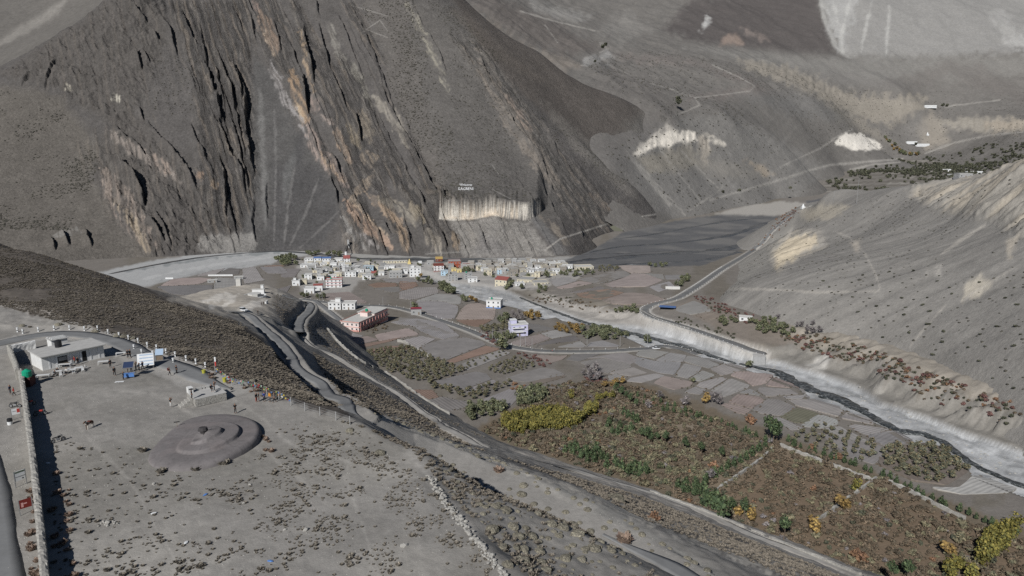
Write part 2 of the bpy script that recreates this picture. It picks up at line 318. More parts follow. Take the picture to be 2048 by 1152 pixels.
ROADS = dict(
    ridge=([(-160, 730), (-60, 700), (0, 687), (60, 672), (110, 667), (160, 669), (215, 681), (260, 698), (310, 719), (360, 740), (415, 760), (470, 778)], 6.0),
    bend=([(455, 622), (490, 629), (515, 645), (540, 668), (562, 686), (578, 710), (602, 742), (640, 774), (690, 808), (740, 836), (800, 866), (900, 914), (1000, 962), (1100, 1013), (1200, 1066), (1300, 1117), (1400, 1168), (1500, 1220)], 5.0),
    limb=([(455, 622), (500, 627), (535, 632), (563, 650), (585, 664), (599, 669), (596, 655), (600, 640), (614, 626), (621, 613), (606, 603), (585, 596), (560, 588)], 6.5),
    track=([(599, 669), (620, 690), (660, 710), (700, 731), (750, 762), (800, 792), (870, 843), (950, 886), (1020, 907), (1100, 928), (1200, 957), (1300, 987), (1400, 1024), (1500, 1067), (1600, 1107), (1700, 1147), (1800, 1190)], 3.0))
RW = {}
def fcur(L): return lambda x, y: L.at(x, y)
for k, (pts, wd) in ROADS.items():
    q = wline(LP, pts); W = hit(q[:, 0], q[:, 1], fP, 55, 700, 900)
    W = resamp(W, 1.5); W[:, 2] = smooth1(LP.at(W[:, 0], W[:, 1]) if k == 'ridge' else W[:, 2], 6); W[:, :2] = np.c_[smooth1(W[:, 0], 2), smooth1(W[:, 1], 2)]
    RW[k] = (W, wd)
def carve(L, W, wd, blend, drop=0.0):
    mnx, mxx, mny, mxy = W[:, 0].min() - 15, W[:, 0].max() + 15, W[:, 1].min() - 15, W[:, 1].max() + 15
    bb = (L.X > mnx) & (L.X < mxx) & (L.Y > mny) & (L.Y < mxy); x, y = L.X[bb], L.Y[bb]
    d, t = sdist(W[::3, :2] if len(W) > 12 else W[:, :2], x, y); d = np.abs(d)
    S = np.r_[0, np.cumsum(np.hypot(*np.diff(W[:, :2], axis=0).T))]; zr = np.interp(t * S[-1], S, W[:, 2]) - drop
    m = 1 - sst(wd / 2 + .6, wd / 2 + .6 + blend, d); Z = L.Z[bb]; L.Z[bb] = Z * (1 - m) + zr * m
    r = np.full(L.X.shape, 99.0); r[bb] = d - wd / 2; return r
# rough ground before the roads are cut
gl = sst(150, 260, LP.Y)
rough = (1 - mpl) * (.9 * fbm(LP.X / 16, LP.Y / 16, 4, 31) + .35 * fbm(LP.X / 3.2, LP.Y / 3.2, 3, 35)) + mpl * (.05 * fbm(LP.X / 1.1, LP.Y / 1.1, 3, 41))
# the steep cut under the scrub slope above the bend road, and the bank under its outer edge
LP.Z = LP.Z + rough
CUT, _ = sdist([(470, 640), (505, 655), (538, 690), (562, 722), (598, 762), (642, 792), (700, 822)], LP.u, LP.v)
rd = {}
for k, bl, dr in (('ridge', 2.5, .1), ('limb', 2.2, .25), ('bend', 2.2, .25), ('track', 1.5, .15)): rd[k] = carve(LP, RW[k][0], RW[k][1], bl, dr)
# colours
K = .68
C = np.empty(LP.X.shape + (3,)); C[:] = lin(121, 117, 111) / K
bandn = LP.n2
plc = (sst(-14, 10, dpl + 9 * LP.n1))[..., None]; C = C * (1 - plc) + lin(121, 117, 111) / K * plc
pq = sst(-.1, .4, fbm(LP.X / 22, LP.Y / 22, 4, 53))[..., None] * plc * .45; C = C * (1 - pq) + lin(140, 135, 126) / K * pq; pq = sst(.05, .45, fbm(LP.X / 17, LP.Y / 17, 4, 54))[..., None] * plc * .4; C = C * (1 - pq) + lin(103, 99, 91) / K * pq
C *= (1 + .16 * fbm(LP.X / 9, LP.Y / 9, 4, 51) + .10 * fbm(LP.X / 1.6, LP.Y / 1.6, 3, 52))[..., None]
DARK = [(-200, 560), (0, 612), (90, 640), (150, 645), (200, 666), (300, 703), (430, 752), (560, 796), (640, 818), (700, 832), (715, 822), (650, 790), (602, 757), (566, 716), (540, 690), (480, 645), (330, 590), (100, 500), (-200, 380)]
paint(C, LP, DARK, (82, 75, 68), .95, 5, 6)
paint(C, LP, [(1000, 896), (1100, 912), (1300, 974), (1500, 1050), (1720, 1140), (1760, 1175), (1680, 1160), (1490, 1080), (1300, 1000), (1100, 938), (1010, 912)], (150, 143, 133), .85, 4, 5)  # pale ground beside the path, lightened to make up for slope shade
for ln, wd, a_ in (([(296, 1025), (318, 1065), (345, 1110), (372, 1170)], 2.2, .5), ([(120, 800), (180, 880), (260, 960), (300, 1030)], 3, .3), ([(230, 780), (330, 790), (420, 850), (540, 900), (640, 1000)], 4, .3), ([(430, 770), (520, 830), (600, 890), (760, 930), (840, 955)], 3.5, .35), ([(700, 900), (690, 960), (720, 1040), (760, 1150)], 2.5, .3)): stripe(C, LP, ln, wd, (150, 145, 137), a_, 3, 4)
scr = [(690, 800), (640, 740), (625, 705), (700, 742), (800, 803), (950, 897), (1100, 940), (1300, 998), (1500, 1080), (1700, 1160), (1600, 1165), (1440, 1100), (1290, 1040), (1150, 970), (1000, 912), (850, 864), (760, 830)]
paint(C, LP, scr, (92, 87, 82), .9, 6, 8)
paint(C, LP, [(640, 660), (700, 705), (800, 775), (900, 838), (1000, 890), (1000, 900), (880, 840), (760, 760), (660, 700), (615, 670)], (124, 119, 111), .85, 5, 7)  # strip below the path, lightened to offset the shade on its away-facing slope
strip = [(560, 770), (600, 772), (690, 820), (800, 866), (900, 905), (1000, 952), (1100, 1005), (1200, 1060), (1320, 1130), (1400, 1180), (1520, 1180), (1435, 1148), (1340, 1085), (1240, 1025), (1100, 960), (1000, 918), (900, 880), (800, 842), (700, 812), (620, 770)]
paint(C, LP, strip, (124, 121, 115), .9, 5, 7)
stripe(C, LP, [(735, 826), (790, 848), (850, 868), (920, 893), (1000, 922), (1080, 955), (1150, 980), (1240, 1018), (1300, 1048), (1400, 1085), (1520, 1130), (1620, 1172)], 5, (160, 153, 141), .7, 2.5, 9)
stripe(C, LP, [(1180, 990), (1290, 1040), (1370, 1050), (1440, 1080), (1560, 1130), (1660, 1175)], 7, (158, 151, 140), .6, 3, 6)
stripe(C, LP, [(560, 677), (578, 700), (600, 726), (625, 752), (660, 780), (700, 800)], 5, (170, 162, 148), .6, 3, 6)
knoll = [(330, 600), (420, 572), (470, 562), (540, 566), (565, 590), (560, 620), (545, 632), (500, 632), (440, 630), (380, 610)]
paint(C, LP, knoll, (148, 140, 128), .95, 5, 8)
for p in ([(400, 600), (450, 588), (480, 588), (470, 597), (420, 606)], [(470, 622), (500, 605), (530, 598), (520, 612), (500, 622)], [(420, 615), (470, 600), (455, 612)]): paint(C, LP, p, (184, 178, 168), .7, 3, 8)
paint(C, LP, [(548, 585), (575, 592), (600, 612), (610, 628), (590, 650), (592, 664), (565, 645), (545, 610)], (108, 103, 97), .8, 4, 5)
paint(C, LP, [(622, 640), (650, 640), (680, 700), (720, 740), (700, 735), (640, 690), (615, 668), (610, 655)], (124, 119, 112), .8, 4, 6)
stripe(C, LP, [(-60, 655), (0, 650), (80, 655), (150, 655), (250, 690), (330, 718)], 9, (139, 134, 126), .6, 4, 6)
stripe(C, LP, [(0, 612), (60, 622), (120, 635)], 6, (156, 148, 138), .5, 5, 6)
stripe(C, LP, [(820, 905), (845, 935), (870, 970), (900, 1010), (950, 1075), (1000, 1140)], 9, (143, 138, 131), .5, 5, 6)
for k, rgb, ex in (('ridge', (136, 132, 126), 1.5), ('bend', (127, 123, 117), 1.9), ('limb', (130, 126, 119), 1.8), ('track', (163, 157, 147), .1)):
    m = (1 - sst(ex * .4, ex + .6, rd[k] + 1.6 * LP.n1))[..., None] * .9; C = C * (1 - m) + lin(*rgb) / K * m
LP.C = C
LP.u2, LP.v2 = proj(LP.X, LP.Y, LP.Z)
# ================================================================ valley floor
RB = [(830, 536), (866, 545), (894, 561), (930, 564), (988, 569), (1023, 582), (1060, 600), (1122, 619), (1170, 636), (1216, 645), (1263, 646), (1330, 659), (1380, 674), (1430, 692), (1505, 713), (1562, 719), (1605, 734), (1655, 747), (1715, 768), (1767, 802), (1855, 830), (1926, 858), (2048, 898), (2200, 950)]
LB = [(800, 545), (855, 554), (887, 570), (914, 585), (936, 591), (969, 601), (1010, 610), (1034, 615), (1065, 627), (1087, 638), (1112, 633), (1126, 641), (1170, 647), (1216, 658), (1255, 675), (1290, 691), (1357, 697), (1415, 717), (1480, 734), (1542, 754), (1600, 776), (1620, 799), (1680, 815), (1740, 840), (1785, 858), (1831, 886), (1876, 897), (1933, 925), (1947, 953), (2031, 985), (2200, 1050)]
dR, tR = sdist(RB, LV.u, LV.v); dL, _ = sdist(LB, LV.u, LV.v)
dT = np.where(LV.u < 830, -99, -dR); dL = np.where(LV.u < 800, 99, dL)
hT = np.interp(LV.u, [830, 1060, 1122, 1216, 1280, 1342, 1430, 1520, 1562, 1620, 1770, 1900, 2048], [.5, 3, 5, 8, 7, 5.5, 5.5, 6, 6.5, 7.5, 8, 8.5, 9])
wT = np.interp(LV.u, [1000, 1270, 1300, 1520, 1560, 1620, 2048], [9, 7, 3, 3, 8, 13, 15])
flute = ridged(LV.Y / 11 + LV.X / 60, LV.X / 30, 4, 61) - .5
soft = sst(1540, 1600, LV.u) + (1 - sst(1240, 1285, LV.u))
dTf = dT - wT * 2.2 * (flute + .12) * sst(0, 4, dT) * soft
upv = (hT * (sst(0, 1, dTf / wT) * .8 + .2 * sst(.6, 3.2, dTf / wT)) + np.interp(LV.u, [1250, 1330, 1500, 2048], [1, 6, 7, 5]) * sst(4, 45, dT)) * (LV.v > 520)
inb = sst(-1.5, 3, np.minimum(dR, -dL)) * (LV.u > 800)
LV.Z = LV.Z + upv - 2.6 * inb + inb * 1.0 * fbm(LV.X / 7, LV.Y / 8, 4, 63) + .10 * fbm(LV.X / 12, LV.Y / 12, 3, 64) + upv * soft * (.08 * fbm(LV.X / 4, LV.Y / 4, 3, 65) - .55 * sst(.55, .95, ridged(LV.Y / 8 + LV.X / 40, LV.X / 40, 3, 72)) * (1 - sst(1.2, 3, dTf / wT)))
LV.u, LV.v = proj(LV.X, LV.Y, LV.Z)
C = np.empty(LV.X.shape + (3,)); C[:] = lin(108, 102, 95) / K
g = sst(-.15, .35, LV.n2)[..., None] * .6; C = C * (1 - g) + lin(97, 90, 78) / K * g
C *= (1 + .12 * fbm(LV.X / 7, LV.Y / 7, 4, 66))[..., None]
# shrub land and grassy rough in the foreground plots
paint(C, LV, [(950, 860), (1010, 820), (1200, 760), (1290, 765), (1540, 860), (1770, 950), (2048, 1060), (2100, 1180), (1750, 1180), (1500, 1060), (1300, 985), (1100, 920), (980, 880)], (102, 90, 73), .9, 6, 8)
for p, c in (([(1420, 965), (1500, 920), (1570, 890), (1640, 915), (1560, 960), (1480, 1000), (1440, 1010)], (122, 106, 86)), ([(1190, 800), (1260, 780), (1440, 850), (1510, 880), (1400, 880), (1300, 850)], (120, 105, 87)), ([(1330, 940), (1400, 920), (1420, 950), (1380, 965)], (116, 98, 80))): paint(C, LV, p, c, .7, 6, 14)
paint(C, LV, [(1430, 1000), (1550, 905), (1640, 925), (1760, 965), (1900, 1035), (2050, 1090), (2100, 1190), (1760, 1180), (1560, 1080)], (110, 91, 72), .7, 8, 12)
for p in ([(1195, 792), (1250, 790), (1330, 822), (1440, 865), (1430, 872), (1300, 832)],): paint(C, LV, p, (128, 116, 100), .5, 5, 9)
# stream bed
BED = [(800, 522)] + [(u, v) for u, v in RB if u > 840] + LB[::-1]
mb = np.clip(inb, 0, 1)[..., None]; C = C * (1 - mb) + lin(143, 143, 142) / K * mb
up3 = sst(560, 700, LV.v)[..., None] * mb; C = C * (1 - .75 * up3) + lin(150, 151, 151) / K * .75 * up3
C *= (1 + mb[..., 0] * (.40 * fbm(LV.X / 9 + LV.Y / 28, LV.Y / 16, 4, 67) + .34 * fbm(LV.X / 2.5, LV.Y / 4, 3, 68)))[..., None]
paint(C, LV, [(690, 528), (800, 522), (860, 524), (880, 540), (930, 562), (860, 560), (800, 540), (760, 536)], (150, 149, 147), .85, 3, 4)
for ln, wd, a_ in (([(1300, 672), (1400, 700), (1500, 722), (1580, 744)], 1.6, .6), ([(1590, 745), (1680, 780), (1760, 812), (1850, 845), (1950, 890), (2048, 935)], 2.2, .55), ([(1640, 762), (1740, 800), (1850, 838), (1960, 882), (2060, 925)], 1.6, .6), ([(1700, 800), (1800, 846), (1900, 872), (2000, 930), (2060, 952)], 1.5, .5), ([(1180, 640), (1260, 652), (1340, 668)], 1.2, .5), ([(880, 556), (960, 580), (1040, 598), (1100, 616)], 2, .5), ([(870, 562), (940, 584), (1010, 602)], 1.4, .5), ([(900, 560), (990, 578), (1060, 604)], 1.2, .4)): stripe(C, LV, ln, wd, (118, 119, 118), a_, 1.5, 4)
for p in ([(1780, 815), (1860, 838), (1950, 880), (1880, 862)], [(1620, 748), (1680, 768), (1660, 775)], [(1440, 705), (1510, 722), (1480, 722)], [(1930, 895), (2040, 940), (2048, 960), (1960, 920)]): paint(C, LV, p, (165, 166, 165), .5, 4, 9)
# chalky bank of the stream
bk = (sst(-1, 2, dT) * (1 - sst(wT * .8, wT * 1.15, dTf)) * sst(1040, 1110, LV.u))[..., None]
bc = np.where((LV.u > 1540)[..., None], lin(113, 109, 102), lin(138, 133, 126)) / K
C = C * (1 - .9 * bk) + bc * .9 * bk
wht = (bk[..., 0] * sst(.05, .35, fbm(LV.X / 13, LV.Y / 13, 3, 69)) * sst(1540, 1590, LV.u) * (1 - sst(1700, 1800, LV.u)))[..., None]
C = C * (1 - wht) + lin(150, 146, 139) / K * wht
C *= (1 + bk[..., 0] * .25 * fbm(LV.Y / 2.5, LV.X / 9, 3, 70))[..., None]
# terrace behind the bank: dry scrub strip
sc_ = (sst(wT * 1.0, wT * 1.8, dTf) * (1 - sst(60, 90, dT)) * sst(1540, 1600, LV.u))[..., None]; C = C * (1 - .8 * sc_) + lin(132, 124, 112) / K * .8 * sc_
paint(C, LV, [(1385, 596), (1450, 612), (1530, 640), (1620, 680), (1560, 690), (1480, 680), (1400, 640), (1350, 612)], (112, 102, 92), .8, 4, 5)
# broad gravel of the main river, left
paint(C, LV, [(180, 548), (300, 522), (380, 510), (470, 503), (560, 497), (650, 500), (640, 508), (560, 520), (545, 528), (480, 538), (420, 545), (360, 556), (300, 572), (200, 575)], (149, 149, 147), .95, 3, 3)
stripe(C, LV, [(240, 545), (330, 530), (420, 516), (500, 509), (560, 505)], 2.2, (108, 112, 112), .7, 1.2, 5)
stripe(C, LV, [(280, 560), (360, 541), (440, 528), (540, 515)], 3, (164, 163, 160), .6, 1.5, 4)
stripe(C, LV, [(300, 566), (400, 545), (500, 530)], 1.0, (120, 120, 118), .5, 1, 5)
paint(C, LV, [(540, 496), (700, 500), (900, 511), (1060, 518), (1150, 512), (1160, 520), (1120, 528), (1000, 524), (880, 520), (740, 516), (600, 508)], (141, 139, 134), .85, 2, 3)
stripe(C, LV, [(640, 514), (720, 519), (820, 520), (960, 521), (1060, 527), (1140, 530)], 4.5, (66, 70, 73), .9, 1.5, 2)
# dark wet flats upstream
FLAT = [(1120, 524), (1190, 496), (1250, 463), (1340, 444), (1450, 428), (1520, 430), (1610, 434), (1590, 448), (1550, 452), (1510, 478), (1480, 500), (1440, 520), (1400, 531), (1320, 534), (1240, 538), (1180, 538), (1120, 534)]
paint(C, LV, FLAT, (82, 82, 83), .97, 2, 2)
fm = sst(-1, 2, sarea(FLAT, LV.u, LV.v)) * sst(-.1, .4, fbm(LV.X / 60 - LV.Y / 260, LV.Y / 40 + LV.X / 90, 4, 71)); C = C * (1 - .6 * fm[..., None]) + lin(108, 105, 101) / K * .6 * fm[..., None]
paint(C, LV, [(1430, 428), (1490, 412), (1560, 403), (1620, 405), (1600, 432), (1520, 431)], (146, 141, 133), .9, 3, 3)
paint(C, LV, [(1610, 402), (1680, 392), (1760, 392), (1830, 396), (1760, 404), (1680, 412), (1620, 420)], (84, 84, 86), .95, 2, 2)
# the oasis flats
OAS = [(1655, 365), (1720, 345), (1800, 330), (1830, 318), (1900, 320), (2048, 330), (2080, 360), (1990, 366), (1930, 372), (1850, 385), (1760, 392), (1680, 392), (1640, 380)]
paint(C, LV, OAS, (104, 99, 92), .95, 3, 3)
om = sst(-1, 2, sarea(OAS, LV.u, LV.v)) * (np.abs(((LV.v + 1.5 * LV.n1 + .03 * LV.u) % 7) - 3.5) < .9); C = C * (1 - .5 * om[..., None]) + lin(72, 66, 58) / K * .5 * om[..., None]
om = sst(-1, 2, sarea(OAS, LV.u, LV.v)) * (np.abs(((LV.v + 1.5 * LV.n1 + .03 * LV.u + 2) % 11) - 5) < 1.2) * (LV.n2 > -.1); C = C * (1 - .5 * om[..., None]) + lin(141, 136, 127) / K * .5 * om[..., None]
# village ground
paint(C, LV, [(590, 520), (700, 515), (830, 524), (960, 528), (1100, 530), (1180, 540), (1150, 560), (1090, 575), (1010, 580), (900, 566), (800, 556), (720, 560), (700, 590), (640, 590), (600, 580)], (146, 142, 136), .8, 4, 5)
LV.C = C
# ================================================================ the big mountain: dipping beds, fins, gullies
M = LM; u, v = M.u, M.v
a0 = 380.0; kk = (v - 0.0)
aa = (u - .30 * v + .0007 * a0 * v) / (1 + .0007 * v)               # index of the bed a point lies on (beds run down to the right)
wob = 7 * fbm(u / 60, v / 90, 3, 81) + 2.2 * fbm(u / 14, v / 30, 3, 82)
def saw(x):                                                            # gentle rise, abrupt drop to the right
    f = x - np.floor(x); return np.where(f < .8, f / .8, (1 - f) / .2)
M.bed = aa + wob; ROCKP = []; rock = np.zeros(u.shape)
for p, a in (([(330, 0), (500, 0), (505, 60), (500, 160), (508, 280), (515, 380), (480, 470), (420, 470), (400, 380), (395, 250), (380, 120)], 1), ([(500, 0), (720, 0), (800, 180), (840, 290), (890, 420), (900, 510), (690, 510), (690, 400), (640, 330), (590, 250), (540, 130), (515, 60)], .9),
             ([(880, 60), (960, 90), (1040, 200), (1110, 290), (1200, 360), (1280, 440), (1200, 490), (1150, 512), (1090, 420), (1040, 300), (990, 200), (930, 130)], .8), ([(680, 400), (760, 360), (890, 420), (1080, 440), (1140, 510), (840, 515), (690, 505)], .6), ([(150, 300), (230, 240), (330, 300), (410, 380), (440, 500), (290, 520), (215, 420), (180, 360)], .4),
             ([(20, 140), (120, 70), (240, -20), (360, 0), (390, 150), (330, 260), (230, 240), (120, 200), (60, 170)], .25)):
    ROCKP.append(p); rock = np.maximum(rock, a * sst(-14, 14, sarea(p, u, v) + 10 * M.n1))
lane = np.where(u > 520, sst(.34, .52, vn(aa / 21, v / 240, 131)), 1); rock = np.maximum(rock * lane, rock * .12)
n_al = .35 + .65 * vn(aa / 6, v / 70, 83)
D = rock * (2.1 * saw((aa + wob) / 15.0) * n_al + .9 * saw((aa + 1.3 * wob) / 5.6 + .3) * vn(aa / 3, v / 40, 84) + 3.4 * saw((aa + 1.5 * wob) / 43.0 + .2) * sst(.3, .7, vn(aa / 20, v / 110, 85)))
D += .9 * fbm(M.X / 22, M.Y / 22, 5, 86) + rock * 2.4 * fbm(u / 9, v / 13, 4, 87) + 6 * fbm(M.X / 160, M.Y / 160, 3, 88)
crag = sst(-12, 12, sarea([(0, 150), (60, 100), (130, 55), (230, -20), (330, 10), (330, 90), (270, 230), (330, 290), (400, 360), (440, 500), (300, 520), (190, 350), (225, 260), (120, 180), (60, 170)], u, v) + 10 * M.n1)
D += crag * 11 * (ridged(u / 30 - v / 60, v / 34 + u / 90, 5, 89, .62) - .5)
jit = 2.2 * fbm(u / 7, v / 9, 3, 91) + 3 * fbm(u / 22, v / 22, 2, 92)
def fin(line, h, wl=9, wr=1.6, trench=.35, wt=5):
    global D
    P = np.array(line, float); bb = (u > P[:, 0].min() - 40) & (u < P[:, 0].max() + 25) & (v > P[:, 1].min() - 12) & (v < P[:, 1].max() + 12)
    d, t = sdist(P, u[bb], v[bb]); d = -d + jit[bb]                    # d > 0: right of the crest
    tp = np.clip(np.sin(pi * np.clip(t, 0, 1)), 0, 1) ** .55
    D[bb] += h * tp * np.where(d < 0, np.exp(d / wl), np.clip(1 - d / wr, 0, 1)) - h * trench * tp * np.where(d > wr, np.exp(-(d - wr) / wt), 0) * sst(0, wr, d)
for ln, h in (([(408, 125), (425, 182), (435, 217), (442, 262), (449, 290)], 13), ([(440, 120), (457, 172), (467, 217), (480, 270), (492, 335)], 8), ([(455, 118), (467, 137), (482, 165), (492, 207), (491, 250), (497, 290), (503, 330), (506, 365)], 12), ([(398, 50), (408, 100), (417, 145)], 6),
              ([(427, 245), (447, 287), (468, 330), (487, 368), (489, 395)], 9), ([(457, 240), (470, 280), (484, 325), (497, 380)], 7), ([(435, 315), (447, 350), (451, 390), (450, 440)], 8), ([(507, 400), (504, 445), (511, 485)], 4), ([(532, 365), (531, 400), (533, 435)], 4), ([(222, 258), (250, 280), (280, 302), (292, 325)], 6),
              ([(293, 245), (315, 277), (350, 317), (375, 347), (394, 380)], 8), ([(214, 315), (240, 342), (262, 365), (285, 395), (290, 415)], 15), ([(295, 440), (312, 465), (328, 492)], 9), ([(310, 425), (327, 460), (343, 498)], 6), ([(246, 5), (270, 20), (294, 42)], 9), ([(300, 58), (318, 84)], 8), ([(318, 30), (334, 56), (345, 80), (353, 108)], 8),
              ([(362, 25), (380, 68), (398, 100)], 7), ([(265, 104), (275, 122), (283, 142)], 10), ([(285, 103), (300, 128)], 7), ([(273, 215), (286, 245)], 6), ([(605, 58), (612, 95), (620, 125), (629, 170)], 14), ([(604, 155), (610, 195), (617, 237)], 15), ([(638, 48), (646, 92), (661, 140)], 8), ([(630, -5), (638, 32)], 7), ([(546, 45), (556, 82), (561, 108)], 7),
              ([(488, -5), (512, 34)], 5), ([(500, 40), (511, 80)], 6), ([(675, 33), (697, 92), (712, 132), (729, 177)], 5), ([(695, 5), (732, 75), (772, 175), (793, 230)], 7), ([(665, 155), (681, 195), (694, 226)], 7), ([(705, 226), (724, 284)], 12), ([(733, 200), (758, 265)], 5), ([(758, 176), (800, 255), (828, 295)], 6), ([(823, 0), (844, 48)], 6), ([(852, 60), (877, 107), (892, 148)], 6),
              ([(803, 258), (837, 332), (862, 380), (877, 410)], 8), ([(815, 258), (849, 330)], 5), ([(660, 358), (676, 408)], 9), ([(828, 387), (849, 426)], 8), ([(735, 372), (775, 410), (832, 452)], 5), ([(663, 305), (679, 345)], 6), ([(742, 452), (768, 462), (782, 480)], 6), ([(948, 90), (962, 130), (982, 176)], 7), ([(1000, 205), (1030, 267), (1052, 302), (1087, 352), (1120, 410)], 11), ([(1085, 240), (1117, 315)], 8), ([(1043, 220), (1071, 270)], 5),
              ([(1120, 400), (1150, 450), (1175, 490)], 5), ([(1150, 330), (1200, 400), (1240, 440)], 4), ([(905, 470), (918, 505)], 5), ([(955, 448), (975, 500)], 4), ([(120, 455), (140, 490)], 5), ([(168, 455), (182, 492)], 5), ([(112, 118), (98, 150), (88, 182)], 5), ([(60, 150), (40, 175)], 5), ([(100, 470), (112, 500)], 4),
              ([(886, 410), (890, 436)], 6), ([(470, 150), (482, 196), (486, 240)], 7), ([(425, 130), (443, 190), (452, 240)], 6), ([(645, 100), (655, 128)], 5), ([(712, 60), (742, 130)], 4), ([(745, 120), (765, 170)], 4), ([(700, 440), (735, 485)], 5), ([(812, 470), (822, 500)], 6), ([(880, 470), (892, 505)], 6), ([(380, 250), (400, 300), (420, 345)], 6)):
    fin(ln, h, 11, 2.4)
for _ in range(150):
    a_ = rng.uniform(330, 900); v0 = rng.uniform(-10, 480); ln_ = rng.uniform(45, 150); vv_ = np.array([v0, v0 + ln_ / 2, v0 + ln_]); uu_ = a_ + (.30 + .0007 * (a_ - a0)) * vv_ + rng.normal(0, 2, 3)
    if max(inpoly(q_, uu_[1:2], vv_[1:2])[0] for q_ in ROCKP): fin(list(zip(uu_, vv_)), rng.uniform(2, 4.2), rng.uniform(6, 12), 2.0, .15)
# pale terrace cliff stuck to the slope
dc, tcl = sdist([(872, 437), (903, 440), (950, 438), (983, 430), (1015, 435), (1056, 439), (1080, 424)], u, v)
ab = -dc; tri = sst(850, 890, u) * (1 - sst(1072, 1096, u)); D += tri * (17 + 1.0 * (ridged(u / 5, v / 60, 2, 93) - .5)) * sst(0, 1.6, ab + 1.6 * fbm(u / 5, u / 50, 3, 94)) * np.exp(-np.clip(ab, 0, None) / 95)
# scree fan furrows
fan = sst(-8, 15, sarea([(505, 120), (545, 150), (600, 270), (640, 330), (690, 400), (660, 500), (480, 505), (500, 380), (505, 250)], u, v))
D += fan * .9 * fbm((u - 540) / (6 + .03 * v), v / 200, 3, 95)
LM.Z = LM.Z + D * 1.5 * sst(0, 5, 520 - v + 15)
M.u, M.v = proj(M.X, M.Y, M.Z); K = .88
C = np.empty(M.X.shape + (3,)); C[:] = lin(88, 84, 81) / K
lt = sst(-.2, .4, M.n2)[..., None]; C = C * (1 - .35 * lt) + lin(84, 80, 76) / K * .35 * lt
C *= (1 + .10 * fbm(M.X / 30, M.Y / 30, 4, 97))[..., None]
paint(C, M, [(560, 0), (900, 0), (1000, 120), (1100, 280), (1220, 440), (1100, 440), (900, 420), (830, 270), (720, 0)], (99, 95, 90), .6, 12, 10, K)
paint(C, M, [(730, 0), (810, 0), (850, 200), (900, 400), (860, 380), (800, 220)], (98, 93, 88), .8, 10, 10, K)
SLOPE = [(895, -20), (960, 90), (1050, 195), (1165, 285), (1250, 360), (1262, 345), (1240, 300), (1290, 262), (1345, 240), (1250, 203), (1080, 104), (1000, 60), (920, -10)]
paint(C, M, SLOPE, (92, 85, 79), .9, 8, 5, K)
paint(C, M, [(0, 170), (120, 190), (200, 300), (180, 350), (250, 460), (330, 520), (0, 540), (-100, 300)], (99, 93, 85), .7, 12, 8, K)
paint(C, M, [(505, 110), (545, 150), (600, 270), (640, 330), (690, 400), (640, 500), (470, 508), (500, 380), (505, 250)], (84, 82, 80), .9, 8, 6, K)
paint(C, M, [(545, 330), (640, 330), (690, 420), (640, 500), (540, 500)], (73, 71, 71), .6, 14, 8, K)
stripe(C, M, [(520, 180), (525, 300), (530, 400), (532, 455)], 6, (108, 106, 103), .8, 4, 4, K)
stripe(C, M, [(590, 300), (575, 350), (570, 400)], 9, (98, 97, 95), .7, 5, 4, K)
for ln in ([(548, 200), (552, 330), (548, 480)], [(590, 330), (575, 420), (568, 490)], [(640, 350), (610, 430), (580, 490)], [(690, 410), (640, 460), (600, 495)]): stripe(C, M, ln, 2.2, (112, 109, 106), .6, 2, 3, K)
stripe(C, M, [(610, 255), (600, 280), (596, 330)], 9, (66, 65, 66), .5, 6, 4, K)
crg = crag[..., None] * .55; C = C * (1 - crg) + lin(84, 79, 74) / K * crg
for sgn, rgb in ((0, (118, 111, 103)), (2.2, (76, 73, 70)), (4.1, (126, 115, 103))):   # thin beds
    sb = rock * sst(.45, .85, np.sin((aa + wob) / 2.6 + sgn + 3 * M.n2)) * sst(.35, .6, vn(aa / 5 + sgn, v / 60, 98)); C = C * (1 - .62 * sb[..., None]) + lin(*rgb) / K * .62 * sb[..., None]
